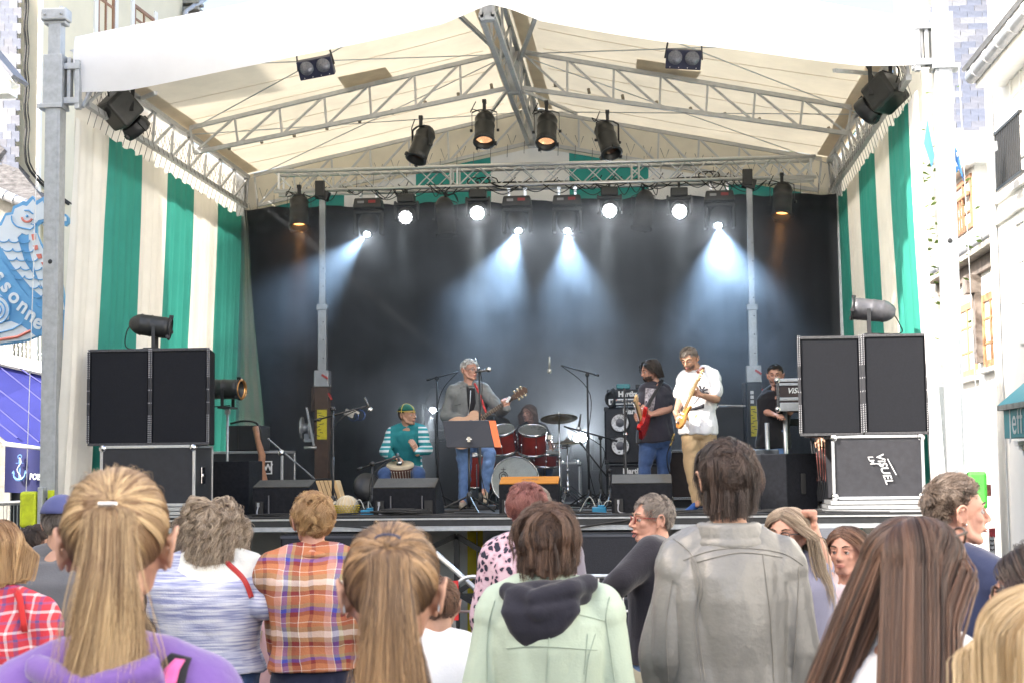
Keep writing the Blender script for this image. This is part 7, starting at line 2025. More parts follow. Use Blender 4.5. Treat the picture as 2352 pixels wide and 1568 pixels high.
for k in range(3): q.tube([c + Vector((a * .105, -.03 - .05 * math.cos(a * 1.5) + .02 * k, -.02 - k * .022 + .03 * abs(a))) for a in (-1, -.66, -.33, 0, .33, .66, 1)], .024, 10)
me = remesh(q, .007, 3); wrinkle(me, .005, 10); link(me, 'hood', purple, t)
q = MB(); q.tube([c + Vector((a * .075, -.085, -.055 + .01 * abs(a))) for a in (-1, -.5, 0, .5, 1)], .006, 6); q.build('pink_trim', fab('hot_pink', (.75, .08, .30)), t)
strapk = fab('black_webbing', (.02, .02, .024), .1); pink = fab('neon_pink', (.85, .16, .42), .05)
band_on(tp_, [(392, 1500), (362, 1530), (345, 1570)], [(440, 1512), (432, 1535), (425, 1570)], strapk, 'backpack_strap', t, .010, th=.008); band_on(tp_, [(402, 1512), (378, 1535), (362, 1570)], [(425, 1515), (413, 1535), (404, 1570)], pink, 'strap_stripe', t, .018, th=.004)
# 2 — girl with the brown-blond ponytail, centre
x, y, H = crowd(899, 1220, 2.68)
t, J, Mh, kh, _ = person(x, y, H, R(8), 'girl with light brown ponytail and metal glasses, centre left foreground', topmat=navy_f, fem=1, infl=.016, hem=-.15, detail=.008, pantm=navyp, group=CG, ear=1.1, hk=1.03, skin=skin1, shoulder=.86, drop=.06)
add_hair(t, Mh, kh, 'pony', 11000, 21, brownp, .00055, clumps=400, knot=(-.03, -.80, .62), tail=.62, tailw=.030, flare=2.7, wave=.016, sway=(.03, 0), root=.28)
add_hair(t, Mh, kh, 'pony', 160, 22, brownp, .00028, 'flyaway_hair', cap=False, clumps=160, knot=(-.03, -.80, .62), tail=.55, tailw=.04, flare=2.8, wave=.02, puff=.014)
for s in (-1, 1): q = MB(); q.tube([Mh @ (Vector(p) * kh) for p in ((s * .082, .06, .006), (s * .090, -.006, .012), (s * .0895, -.026, -.006), (s * .086, -.030, -.032))], .0016, 6); q.build('glasses_arm', steel, t)
q = MB(); kp = Mh @ (Vector((-.004, -.105, .095)) * kh); q.tube([kp + Vector((.022 * math.cos(a), -.004, .010 + .008 * math.sin(a))) for a in [i * .5 for i in range(7)]], .0022, 5); q.build('hair_band', mat('hair_band', (.04, .05, .10), .7), t)
# 3 — sage jacket
x, y, H = crowd(1256, 1158, 4.85)
t, J, Mh, kh, _ = person(x, y, H, R(4), 'person with short dark brown hair in a pale sage green jacket with black hood', topmat=sage, infl=.034, hem=-.2, detail=.008, wr=.010, pantm=navyp, group=CG, shoulder=.93, drop=.01, head_yaw=R(-2))
add_hair(t, Mh, kh, 'long', 7500, 31, hairmat('hair_umber', (.018, .010, .008), (.17, .095, .06)), .0006, clumps=260, length=.20, K=14, vol=.010, cut=-.120, cutr=.045, back=.1, mess=3.2, frizz=.002, body=False, tintz=.1, tuck=-.05)
add_hair(t, Mh, kh, 'short', 6000, 32, MATS.get('x') or bpy.data.materials['hair_umber'], .0006, 'top_hair', cap=False, clumps=220, length=.085, lift=.26, crown=(.35, -.55, .8), mess=.75, droop=.6)
q = MB(); c = J['neck']
chain(q, [c + Vector((math.sin(a) * .115, -math.cos(a) * .085 - .012, -.028 + .018 * math.cos(a))) for a in [i * .35 - 2.45 for i in range(15)]], [.034 + .014 * max(0, math.cos(i * .35 - 2.45)) for i in range(15)], 12)
loft(q, [(c + Vector((-.01, -.105, .01)), Vector((1, 0, 0)), Vector((0, 1, 0)), .115, .04), (c + Vector((-.015, -.135, -.06)), Vector((1, 0, 0)), Vector((0, 1, 0)), .125, .045), (c + Vector((-.03, -.14, -.12)), Vector((1, 0, 0)), Vector((0, 1, 0)), .085, .036), (c + Vector((-.045, -.13, -.17)), Vector((1, 0, 0)), Vector((0, 1, 0)), .03, .02)])
chain(q, [c + Vector((-.12, -.08, .0)), c + Vector((-.03, -.15, -.02)), c + Vector((.08, -.13, .01)), c + Vector((.13, -.06, .02))], [.03, .034, .034, .03], 12)
chain(q, [c + Vector((-.10, -.12, -.045)), c + Vector((-.02, -.17, -.06)), c + Vector((.08, -.14, -.04))], [.025, .028, .025], 12)
me = remesh(q, .007, 4); wrinkle(me, .006, 11); link(me, 'hood', fab('black_hood_jersey', (.018, .018, .028), .12, .4), t)
tp_ = topof(t); seam = fab('sage_seam', (.34, .41, .33), .1)
for pl in ([(1135, 1380), (1120, 1450), (1118, 1567)], [(1265, 1440), (1258, 1500), (1254, 1567)], [(1262, 1440), (1255, 1567)], [(1163, 1488), (1240, 1483), (1375, 1492)], [(1305, 1405), (1350, 1415), (1390, 1425)], [(1400, 1370), (1392, 1420), (1402, 1490), (1412, 1567)], [(1368, 1455), (1352, 1510), (1345, 1567)], [(1350, 1455), (1340, 1567)]):
    on_cloth(tp_, [(a, b) for a, b in pl], .0019, seam, 'stitched_seam', t)
# 4 — grey leather jacket
x, y, H = crowd(1668, 1012, 5.2)
t, J, Mh, kh, _ = person(x, y, H, R(3), 'tall man with thick dark hair in a grey leather jacket', topmat=leather, infl=.036, hem=-.22, detail=.0085, wr=.016, wst=(1, 1, .32), wsc=6., pantm=denim, group=CG, shoulder=.88, w=.94, drop=.045, head_yaw=R(12), hk=1.0)
add_hair(t, Mh, kh, 'short', 9000, 41, dkbrown, .00065, clumps=300, length=.075, lift=.27, crown=(.05, -.45, .88), mess=.85, droop=.5, curlin=1.3)
add_hair(t, Mh, kh, 'long', 3500, 42, dkbrown, .0006, 'nape_hair', cap=False, clumps=140, length=.16, K=12, vol=.004, cut=-.125, cutr=.04, back=.1, body=False, tuck=-.05, mess=2.5, frizz=.002)
q = MB(); c = J['neck'] + Vector((0, .0, .052))
q.tube([c + Vector((math.sin(a) * .094, -math.cos(a) * .080, -.012 + .0 * a)) for a in [i * .3 - 2.1 for i in range(15)]], .022, 10); q.tube([c + Vector((math.sin(a) * .10, -math.cos(a) * .082, -.034)) for a in [i * .3 - 2.1 for i in range(15)]], .024, 10); q.tube([c + Vector((math.sin(a) * .108, -math.cos(a) * .088, -.066)) for a in [i * .3 - 2.1 for i in range(15)]], .028, 10)
me = remesh(q, .007, 4); link(me, 'collar', leather, t)
tp_ = topof(t); lseam = mat('leather_seam', (.20, .19, .17), .5, 0, .1)
for pl in ([(1570, 1285), (1640, 1262), (1720, 1258), (1800, 1270), (1845, 1298)], [(1600, 1290), (1700, 1268), (1800, 1279)], [(1546, 1235), (1590, 1275), (1612, 1350), (1602, 1420), (1620, 1567)], [(1752, 1272), (1768, 1400), (1775, 1500), (1778, 1567)], [(1586, 1280), (1604, 1350), (1594, 1420), (1612, 1567)], [(1835, 1300), (1832, 1400), (1820, 1567)], [(1545, 1330), (1530, 1430), (1535, 1567)]):
    on_cloth(tp_, pl, .0022, lseam, 'stitched_seam', t)
# 5 — long brown hair
x, y, H = crowd(2092, 1188, 3.1)
t, J, Mh, kh, _ = person(x, y, H, R(-46), 'girl with very long straight brown hair and sunglasses on her head, lower right', topmat=white_t, fem=1, infl=.015, sleeve=.95, hem=-.1, detail=.009, pantm=denim, group=CG, head_yaw=R(-8), hk=1.04, skin=skin2, shoulder=1.0)
add_hair(t, Mh, kh, 'long', 15000, 51, brun, .00062, clumps=380, length=.78, K=24, vol=.013, spread=.26, back=.5, back2=.34, mess=1.4, part=(0, .1, 1), bk=-.075, wave=.006)
face_parts(t, Mh, kh, browc=(.06, .035, .02))
glasses(t, Mh, kh, mat('tortoise', (.06, .035, .02), .3), .003, up=(.078, -.006))
# 6 — blond child, bottom right corner
x, y, H = crowd(2400, 1345, 2.3)
t, J, Mh, kh, _ = person(x, y, H, R(-10), 'bright blond child in a blue melange hoodie at the bottom right corner', topmat=bluef, fem=1, infl=.03, hem=-.2, detail=.009, wr=.008, pantm=denim, group=CG, head_yaw=R(-15), skin=skin1, shoulder=1.35, hk=1.05)
add_hair(t, Mh, kh, 'long', 8000, 61, yblond, .0006, clumps=200, length=.34, K=18, vol=.014, back=.2, cut=-.17, body=False)
q = MB(); c = J['neck']; chain(q, [c + Vector((-.16 + .05 * i, -.09 - .01 * (i % 2), -.03 + .02 * math.sin(i))) for i in range(7)], [.04] * 7, 10); me = remesh(q, .009, 3); wrinkle(me, .005, 10); link(me, 'hood', bluef, t)
# 7 — woman at the right edge with sunglasses
x, y, H = crowd(2392, 1240, 3.6)
t, J, Mh, kh, _ = person(x, y, H, R(70), 'dark haired woman with tortoiseshell sunglasses cut off by the right edge', topmat=white_t, fem=1, infl=.016, detail=.012, pantm=denim, group=CG, skin=skin2)
add_hair(t, Mh, kh, 'bob', 3000, 71, dkbrown, .0007, clumps=90, length=.2, K=12, vol=.02, cut=-.06, mess=2, body=False)
face_parts(t, Mh, kh); glasses(t, Mh, kh, MATS['tortoise'], .004, up=(-.012, .0))
# 8 — young man with quiff
x, y, H = crowd(2184, 1092, 5.15)
t, J, Mh, kh, _ = person(x, y, H, R(-50), 'young man in profile with faded sides, quiff and navy shirt, right of the flight case', topmat=navy_f, infl=.022, hem=-.1, detail=.009, pantm=denim, group=CG, head_yaw=R(-32), skin=skin2, hk=1.0, shoulder=.98, head_pitch=R(3))
add_hair(t, Mh, kh, 'short', 7000, 81, hairmat('hair_ash_brown', (.05, .035, .028), (.22, .16, .12)), .0006, clumps=200, length=.05, lift=.42, crown=(-.2, -.75, .55), comb=(-.15, .25, .15), mess=.2, fade=True, droop=0, curlin=1.0)
face_parts(t, Mh, kh, browc=(.09, .06, .04))
q = MB(); q.ball(Mh @ (Vector((.09, .0, -.038)) * kh), .0035); q.build('ear_stud', chrome, t)
# 9 — girl in pale pink looking back
x, y, H = crowd(1948, 1205, 6.6)
t, J, Mh, kh, _ = person(x, y, H, R(145), 'brown haired girl in a pale pink patterned top looking towards the camera', topmat=pinkw, fem=1, infl=.02, detail=.012, pantm=denim, group=CG, head_yaw=R(5), skin=skin2, hk=1.0)
add_hair(t, Mh, kh, 'long', 2600, 91, brun, .0009, clumps=80, length=.3, K=14, vol=.010, back=.5, body=True)
face_parts(t, Mh, kh)
# 10 — girl with glasses and raised fist
x, y, H = crowd(1812, 1162, 6.3)
w_ = at(1870, 1222, y - .05); e_ = at(1898, 1315, y - .02)
t, J, Mh, kh, _ = person(x, y, H, R(150), 'long-haired blond girl with dark glasses raising her fist beside the leather jacket', topmat=lav, fem=1, infl=.02, sleeve='short', detail=.012, pantm=denim, group=CG, head_yaw=R(0), skin=skin2,
    joints={'elL': e_, 'wrL': w_, 'shL': at(1860, 1300, y)}, hands=(0, dict(curl=1.5, n=(-1, -.3, 0), d=(-.1, 0, 1))))
add_hair(t, Mh, kh, 'long', 3600, 101, curlb, .0009, clumps=90, length=.44, K=18, vol=.012, back=.2, spread=.15, wave=.012, body=True)
face_parts(t, Mh, kh); glasses(t, Mh, kh, blackm, .0026, square=True)
# 11 — man in black fleece with open mouth
x, y, H = crowd(1492, 1134, 7.2)
w_ = at(1375, 1380, y - .2); e_ = at(1430, 1330, y - .25)
t, J, Mh, kh, _ = person(x + .03, y, H, R(80), 'laughing man with red-brown glasses in a black fleece, arm stretched out', topmat=fleece, infl=.032, hem=.04, detail=.010, wr=.008, pantm=denim2, group=CG, head_yaw=R(28), skin=skin2, w=1.1,
    joints={'shL': at(1500, 1268, y - .16), 'elL': e_, 'wrL': w_}, head_pitch=R(2))
add_hair(t, Mh, kh, 'short', 4200, 111, greyb, .0008, clumps=130, length=.045, lift=.4, crown=(0, -.4, .9), mess=.4, comb=(0, .1, .1), hairline=.10)
face_parts(t, Mh, kh, browc=(.2, .15, .1), open_=1); glasses(t, Mh, kh, mat('red_frame', (.22, .03, .02), .3), .0024)
q = MB(); q.box(at(1478, 1532, y - .2), (.012, .01, .05)); q.build('zip_tag', whitep, t)
q = MB(); chain(q, [J['pelvis'] + Vector((-.13, -.08, -.04)), J['pelvis'] + Vector((0, -.15, -.06)), J['pelvis'] + Vector((.14, -.08, -.04))], [.07, .07, .07]); me = remesh(q, .012, 2); wrinkle(me, .006, 12); link(me, 'shirt_tail', fab('khaki_shirt', (.34, .32, .24), .1), t)
# 12 — leopard print woman
x, y, H = crowd(1209, 1112, 7.3)
t, J, Mh, kh, _ = person(x, y, H, R(-8), 'woman with short reddish hair in a leopard print blouse', topmat=leo, fem=1, infl=.03, detail=.011, pantm=navyp, group=CG, skin=skin2, w=.95, shoulder=.92)
add_hair(t, Mh, kh, 'short', 4200, 121, redh, .0008, clumps=120, length=.06, lift=.45, crown=(.1, -.5, .85), mess=.8, droop=.4)
# 13 — man behind her
x, y, H = crowd(1250, 1113, 7.9)
t, J, Mh, kh, _ = person(x - .06, y, H, R(0), 'grey haired person in a grey jacket mostly hidden behind the sage jacket', topmat=greyj, infl=.03, detail=.012, pantm=navyp, group=CG)
add_hair(t, Mh, kh, 'short', 2600, 131, greyb, .0009, clumps=80, length=.05, lift=.3, mess=.4)
# 14 — plaid shirt
x, y, H = crowd(718, 1136, 6.75)
t, J, Mh, kh, _ = person(x, y, H, R(14), 'woman with short ginger hair in a rust and blue plaid flannel shirt', topmat=plaid1, fem=1, infl=.034, hem=.06, detail=.009, wr=.007, pantm=navyp, group=CG, skin=skin2, w=1.02, shoulder=1.12,
    joints={'elL': at(642, 1400, 6.75 + CAM.y), 'wrL': at(634, 1492, 6.8 + CAM.y)}, hands=(0, dict(curl=1.25, n=(.4, -.9, 0), d=(.05, 0, -1))), head_yaw=R(10))
add_hair(t, Mh, kh, 'tousled', 5200, 141, ginger, .0008, clumps=150, length=.075, lift=.45, crown=(.0, -.4, .9), mess=.9, droop=.35, curlin=1.6)
q = MB(); c = J['neck'] + Vector((0, 0, .012)); q.tube([c + Vector((math.sin(a) * .075, -math.cos(a) * .062, -.012)) for a in [i * .3 - 2.1 for i in range(15)]], .018, 8); me = remesh(q, .008, 2); link(me, 'collar', plaid1, t)
# 15 — curly woman
x, y, H = crowd(484, 1148, 6.8)
t, J, Mh, kh, _ = person(x, y, H, R(10), 'curly haired woman in a blue marled jumper with red shoulder strap', topmat=marl, fem=1, infl=.035, hem=.05, detail=.009, wr=.008, pantm=denim, group=CG, skin=skin2, w=1.32, shoulder=1.16,
    joints={'elR': at(607, 1390, 6.7 + CAM.y), 'wrR': at(580, 1370, 7.0 + CAM.y), 'elL': at(372, 1400, 6.7 + CAM.y), 'wrL': at(400, 1380, 7.0 + CAM.y)})
add_hair(t, Mh, kh, 'curly', 6500, 151, curlb, .0008, clumps=230, length=.24, K=34, vol=.026, amp=.010, period=.055, mess=3.5, cut=-.18, body=False, back=.1, frizz=.004)
tp_ = topof(t)
on_cloth(tp_, [(478, 1248), (520, 1290), (560, 1330), (578, 1372)], .013, fab('red_leather', (.45, .04, .035), .1, .2, .5), 'shoulder_strap', t, out=.004)
q = MB()
for s in (-1, 1): q.tube([Mh @ (Vector(p) * kh) for p in ((s * .06, .08, .10), (s * .075, .02, .108), (s * .09, -.035, .07))], .003, 6)
q.build('sunglasses_arm', whitep, t)
# 16 — child in pink
x, y, H = crowd(628, 1290, 7.6)
t, J, Mh, kh, _ = person(x - .02, y, H, R(0), 'child in a pink top between the curly woman and the plaid shirt', topmat=pinkf, fem=1, infl=.02, detail=.012, pantm=fab('grey_jeans', (.07, .07, .085), .15), group=CG, w=.9, joints={'elR': at(655, 1400, y), 'wrR': at(655, 1330, y + .05), 'shR': at(640, 1350, y)}, hands=(dict(curl=1.3, d=(0, 0, 1), n=(-1, 0, 0)), 0))
add_hair(t, Mh, kh, 'long', 1500, 161, curlb, .0009, clumps=60, length=.3, K=12)
# 17 — child in white hoodie
x, y, H = crowd(1006, 1325, 5.2)
t, J, Mh, kh, _ = person(x, y, H, R(10), 'child in a white hooded jacket half hidden by the centre ponytail', topmat=white_t, infl=.03, detail=.012, pantm=navyp, group=CG, w=.9)
add_hair(t, Mh, kh, 'short', 1500, 171, brun, .0009, clumps=60, length=.05)
# 18 — man in blue cap and grey jumper
x, y, H = crowd(140, 1140, 6.6)
t, J, Mh, kh, _ = person(x, y, H, R(-10), 'man in a blue cap and ribbed grey jumper behind the left ponytail girl', topmat=greyk, infl=.035, detail=.012, wr=.007, pantm=navyp, group=CG, w=1.15)
add_hair(t, Mh, kh, 'short', 1600, 181, greyb, .0009, clumps=60, length=.03)
def cap_on(t, Mh, kh, m_, peak=True, skull=False):
    q = MB(); c = Vector((0, -.014, .026)); g = MB(); g.ball((0, 0, 0), (.088, .106, .102), 24, 16)
    fs = [f for f in g.f if all(g.v[i][2] > (.012 if not skull else .018 - g.v[i][1] * .12) for i in f)]
    q.smooth = True; q.add([Mh @ ((Vector(v) + c) * kh) for v in g.v], fs); o = q.build('cap', m_, t, thick=.004)
    if peak:
        q = MB(); q.smooth = True
        q.grid(lambda u, v: Mh @ (Vector((lerp(-.07, .07, u), .06 + v * (.085 - .06 * (2 * u - 1) ** 2), .045 - v * .015 - .02 * (2 * u - 1) ** 2)) * kh), 8, 4); q.build('peak', m_, o, thick=.004)
    return o
cap_on(t, Mh, kh, fab('blue_cap_cloth', (.08, .09, .22), .1))
# 19 — bobbed child with red plaid and rucksack
x, y, H = crowd(-22, 1190, 4.7)
t, J, Mh, kh, _ = person(x, y, H, R(-6), 'child with a blond bob, red plaid shirt and red rucksack straps at the left edge', topmat=plaid2, infl=.026, detail=.010, pantm=denim, group=CG, shoulder=1.15, fem=1)
add_hair(t, Mh, kh, 'bob', 5200, 191, ginger, .0007, clumps=130, length=.26, K=14, vol=.014, cut=-.105, body=False)
tp_ = topof(t); band_on(tp_, [(0, 1330), (30, 1332), (52, 1365), (64, 1450)], [(0, 1352), (24, 1352), (40, 1380), (50, 1450)], fab('red_webbing', (.5, .03, .03), .1), 'rucksack_strap', t, .012, th=.01)
q = MB(); q.bbox(at(56, 1390, y - .05).xyz, (at(70, 1500, y).xyz)); me = None; o_ = q.build('rucksack', strapk, t, .01)
# more spectators glimpsed at far left
for i, (px, py, d_, m1, hm, lb) in enumerate(((78, 1205, 9.5, fab('brick_red_cloth', (.35, .05, .035), .1), dkbrown, 'spectator in brick red seen through the gap right of the blond bob'), (150, 1190, 11, blackt, black, 'dark dressed spectator far behind the man in the blue cap'), (28, 1210, 12, darkt, dkbrown, 'spectator in charcoal far behind the blond bob, under the navy banner'), (345, 1225, 11.5, darkt, greyb, 'spectator in dark clothes beyond the curly woman'))):
    x, y, H = crowd(px, py, d_)
    t, J, Mh, kh, _ = person(x, y, H, R(8 * i - 10), lb, topmat=m1, infl=.025, detail=.016, pantm=navyp, group=CG)
    add_hair(t, Mh, kh, 'short', 900, 200 + i, hm, .0012, clumps=50, length=.06)

# ------------------------------------------------------------------ the band
BG = None
seat_m = blackp
# percussionist
yS = 2.35
P_ = lambda px, py, dy=0: at(px, py, yS + dy)
sw = striped_sleeve('teal_sweater', (.025, .20, .22), at(931, 1000, yS).x, .155, [(0, (.62, .68, .72)), (.26, (.03, .30, .34)), (.5, (.55, .62, .66)), (.66, (.03, .24, .27))], .105)
t, J, Mh, kh, _ = person(at(932, 1000, yS).x, yS + .1, 1.72, R(180), 'seated percussionist in a teal sweater with striped sleeves and green skullcap', z0=DECK, topmat=sw, w=.93, shoulder=.95, skin=skin3, infl=.024, detail=.010, wr=.007, pantm=denim, head_yaw=R(62), head_pitch=R(4), faceon=True, hem=-.05,
    joints=dict(pelvis=P_(932, 1084, .15), neck=P_(935, 982), head=P_(936, 953, -.03), hipR=P_(922, 1088, .1), hipL=P_(944, 1088, .1), kneeR=P_(882, 1086, -.32), kneeL=P_(962, 1084, -.32), ankR=(P_(888, 1100, -.35).x, yS - .35, DECK + .08), ankL=(P_(960, 1100, -.35).x, yS - .35, DECK + .08),
                shR=P_(902, 993), shL=P_(965, 988), elR=P_(884, 1036, -.05), elL=P_(981, 1031, -.05), wrR=P_(903, 1050, -.26), wrL=P_(957, 1038, -.24)),
    hands=(dict(curl=.35, n=(0, 0, -1), d=(.55, -.5, -.1)), dict(curl=.25, n=(-.6, .5, 0), d=(-.35, -.1, .9))))
add_hair(t, Mh, kh, 'short', 1500, 301, black, .0009, clumps=60, length=.02)
face_parts(t, Mh, kh, browc=(.02, .015, .01), smile=1)
c_ = cap_on(t, Mh, kh, fab('bottle_green', (.012, .10, .075), .1), peak=False, skull=True)
q = MB(); c0 = Vector((0, -.014, .026))
q.tube([Mh @ ((c0 + Vector((.0895 * math.cos(a), .0, .104 * math.sin(a)))) * kh) for a in [i * .26 for i in range(13)]], .004, 6); q.tube([Mh @ ((c0 + Vector((0, .108 * math.cos(a), .104 * math.sin(a)))) * kh) for a in [i * .26 for i in range(13)]], .004, 6)
q.tube([Mh @ ((c0 + Vector((.090 * math.cos(a), .108 * math.sin(a), .016 - .11 * .12 * math.sin(a)))) * kh) for a in [i * .35 for i in range(18)]], .004, 6, closed=True); q.build('yellow_braid', mat('yellow_braid', (.6, .48, .08), .7), c_)
q = MB(); q.lathe([(.17, .0), (.18, .03), (.17, .06)], Matrix.Translation((at(932, 1000, yS).x, yS + .2, DECK + .36)), 20); q.tube([(at(932, 1000, yS).x, yS + .2, DECK), (at(932, 1000, yS).x, yS + .2, DECK + .36)], .03, 8); st_ = q.build('stool', blackp); tag(st_, 'round black stool under the seated percussionist', 'stool')
# djembe
dj = at(919, 1065, yS - .22)
t = empty('djembe', (dj.x, dj.y, DECK), label='djembe goblet drum with pale skin between the percussionist knees', cat='drum')
M_ = Matrix.Translation(dj) @ Matrix.Rotation(R(14), 4, 'X')
q = MB(); q.lathe([(.145, -.005), (.148, -.05), (.135, -.13), (.10, -.22), (.065, -.30), (.07, -.38), (.09, -.46)], M_, 28); q.build('shell', mat('dark_red_wood', (.10, .035, .025), .5, 0, .4, 14, stretch=(1, 1, .1)), t)
q = MB(); q.lathe([(.150, -.03), (.152, -.002), (.142, .006), (.0, .008)], M_, 28, cap=False); q.build('drum_skin', mat('drum_skin', (.56, .47, .33), .7, 0, .15, 8, .2, 60), t)
q = MB()
for i in range(30): a = i * .2094; q.tube([M_ @ Vector((.152 * math.cos(a), .152 * math.sin(a), -.055)), M_ @ Vector((.14 * math.cos(a + .1), .14 * math.sin(a + .1), -.20))], .0035, 4); q.ball(M_ @ Vector((.155 * math.cos(a), .155 * math.sin(a), -.052)), .007, 6, 4)
tag(q.build('rope', mat('pale_rope', (.45, .42, .36), .8), t), kind='stuff')
q = MB(); a, b = at(912, 1040, yS - .3), at(917, 1064, yS - .3); q.tube([a, b], .018, 10); q.box(b, (.05, .03, .03)); tag(q.build('clip_microphone', blackm), 'small black microphone held over the djembe skin', 'microphone')

def guitar(a_body, a_head, nrm, kind, bodym, label, back=None, L_=1.0):
    """a_body: middle of the lower bout; a_head: nut end; nrm: front side"""
    a_body = Vector(a_body); a_head = Vector(a_head); u = (a_head - a_body).normalized(); nrm = Vector(nrm); nrm = (nrm - u * nrm.dot(u)).normalized(); v = nrm.cross(u)
    Ln = (a_head - a_body).length; s = Ln / .72
    M = Matrix(((u.x, nrm.x, v.x, a_body.x), (u.y, nrm.y, v.y, a_body.y), (u.z, nrm.z, v.z, a_body.z), (0, 0, 0, 1)))
    t = empty(kind, a_body, label=label, cat='guitar')
    if kind == 'acoustic_guitar': pr = [(-.20, 0), (-.19, .07), (-.14, .15), (-.06, .19), (.04, .175), (.11, .125), (.16, .118), (.22, .135), (.27, .11), (.29, .05), (.293, 0)]; dep = .10
    elif kind == 'bass_guitar': pr = [(-.14, 0), (-.13, .08), (-.06, .15), (.04, .13), (.12, .11), (.22, .14), (.28, .13), (.27, .09), (.2, .04), (.2, 0)]; dep = .042
    else: pr = [(-.16, 0), (-.15, .08), (-.08, .15), (.02, .145), (.10, .105), (.18, .12), (.26, .14), (.27, .10), (.22, .04), (.21, 0)]; dep = .045
    fine = []
    P = [pr[0]] + pr + [pr[-1]]
    for i in range(1, len(P) - 2):
        for j in range(4):
            tt = j / 4; p0, p1, p2, p3 = P[i - 1:i + 3]
            fine.append(tuple(.5 * ((2 * p1[c]) + (p2[c] - p0[c]) * tt + (2 * p0[c] - 5 * p1[c] + 4 * p2[c] - p3[c]) * tt * tt + (3 * p1[c] - p0[c] - 3 * p2[c] + p3[c]) * tt ** 3) for c in (0, 1)))
    fine.append(pr[-1]); out = fine + [(x, -y_) for x, y_ in fine[-2:0:-1]]
    out = [(x * s, y_ * s) for x, y_ in out]
    q = MB(); q.prism(out, -dep * s, 0, M); q.build('body', bodym, t, .006)
    if back: q = MB(); q.prism([(x * 1.004, y_ * 1.004) for x, y_ in out], -dep * s - .002, -.006, M); q.build('back_and_sides', back, t)
    nb = .28 if kind == 'acoustic_guitar' else .16
    nm = mat('rosewood', (.10, .055, .035), .5, 0, .2, 20)
    def bx(c, d_, nm_, m_, par=t, bev=0): q = MB(); q.box(c, d_); q.v = [tuple(M @ Vector(p)) for p in q.v]; return q.build(nm_, m_, par, bev)
    nk = bx(((nb * s + Ln) / 2, .004, 0), (Ln - nb * s, .022, .046 * s), 'neck', mat('maple', (.50, .32, .15), .45, 0, .15, 9) if kind != 'acoustic_guitar' else nm)
    q = MB()
    for i in range(15): q.box((lerp(nb * s + .02, Ln - .01, 1 - .93 ** i * .999 if 0 else i / 15), .018, 0), (.003, .004, .046 * s))
    q.v = [tuple(M @ Vector(p)) for p in q.v]; tag(q.build('fret', chrome, t), kind='stuff')
    q = MB(); q.prism([(Ln - .01, -.024 * s), (Ln + .02, -.034 * s), (Ln + .17 * s, -.042 * s), (Ln + .19 * s, 0), (Ln + .17 * s, .042 * s), (Ln + .02, .034 * s), (Ln - .01, .024 * s)], -.014, .006, M); q.build('headstock', nm if kind == 'acoustic_guitar' else MATS['maple'], t)
    for i in range(3 if kind != 'bass_guitar' else 2):
        for sg in (-1, 1):
            q = MB(); c = M @ Vector((Ln + .045 * s + i * .045 * s, .0, sg * .055 * s)); q.ball(c, .013 if kind == 'acoustic_guitar' else .010, 8, 5); q.tube([c, M @ Vector((Ln + .045 * s + i * .045 * s, .008, sg * .02 * s))], .004, 5); q.build('tuning_peg', mat('cream_peg', (.62, .52, .34), .35) if kind == 'acoustic_guitar' else chrome, t)
    q = MB()
    for i in range(6): z = (i - 2.5) * .0075 * s; q.tube([M @ Vector((-.06 * s, .02, z * 1.2)), M @ Vector((Ln + .03, .024, z * .8))], .0009, 4)
    tag(q.build('string', chrome, t), kind='stuff')
    if kind == 'acoustic_guitar':
        q = MB(); q.lathe([(.048 * s, .0015), (.0, .002)], M @ frame((0, 1, 0), loc=(.13 * s, 0, 0)), 24, cap=False); q.build('sound_hole', blackp, t)
        q = MB(); q.lathe([(.062 * s, .001), (.050 * s, .0025)], M @ frame((0, 1, 0), loc=(.13 * s, 0, 0)), 24, cap=False); q.build('rosette', mat('rosette_grey', (.12, .12, .13), .5, 0, .5, 90), t)
        bx((-.06 * s, .005, 0), (.03 * s, .01, .15 * s), 'bridge', nm)
    else:
        for xx in (.03, .10): bx((xx * s, .004, 0), (.025 * s, .01, .085 * s), 'pickup', blackm if kind == 'bass_guitar' else whitep)
        bx((-.07 * s, .004, 0), (.04 * s, .012, .08 * s), 'bridge', chrome)
        for i in range(2): q = MB(); q.lathe([(.012, 0), (.012, .014)], M @ frame((0, 1, 0), loc=(-.07 * s + i * .05, 0, .10 * s)), 10); q.build('knob', whitep if kind != 'bass_guitar' else chrome, t)
    return t, M, s

# singer
yS = 2.65
t, J, Mh, kh, _ = person(at(1075, 1000, yS).x, yS, 1.76, R(180), 'grey haired singer in glasses and grey parka playing an acoustic guitar', z0=DECK, topmat=parka, w=.93, shoulder=.95, skin=skin2, infl=.034, detail=.009, wr=.009, pantm=denim2, shoem=fab('beige_suede', (.34, .28, .21), .1), head_yaw=R(52), head_pitch=R(2), hem=-.06, cuffm=None,
    joints=dict(pelvis=P_(1082, 1012), neck=P_(1078, 886), head=P_(1078, 849, -.03), hipR=P_(1066, 1018), hipL=P_(1098, 1014), kneeR=P_(1068, 1090, -.02), kneeL=P_(1126, 1040, -.28), ankR=(P_(1064, 1160).x, yS, DECK + .085), ankL=P_(1112, 1124, -.2),
                shR=P_(1044, 898), shL=P_(1108, 893), elR=P_(1023, 955, .02), elL=P_(1151, 944, -.10), wrR=P_(1062, 962, -.20), wrL=P_(1164, 937, -.36), toeL=P_(1116, 1150, -.45)),
    hands=(dict(curl=.6, n=(0, .8, -.3), d=(.9, -.15, -.2)), dict(curl=1.25, n=(-.4, .75, .1), d=(-.15, -.35, .9))))
add_hair(t, Mh, kh, 'short', 3600, 311, grey, .0008, clumps=120, length=.028, lift=.6, crown=(0, -.4, .9), mess=.3, droop=.1)
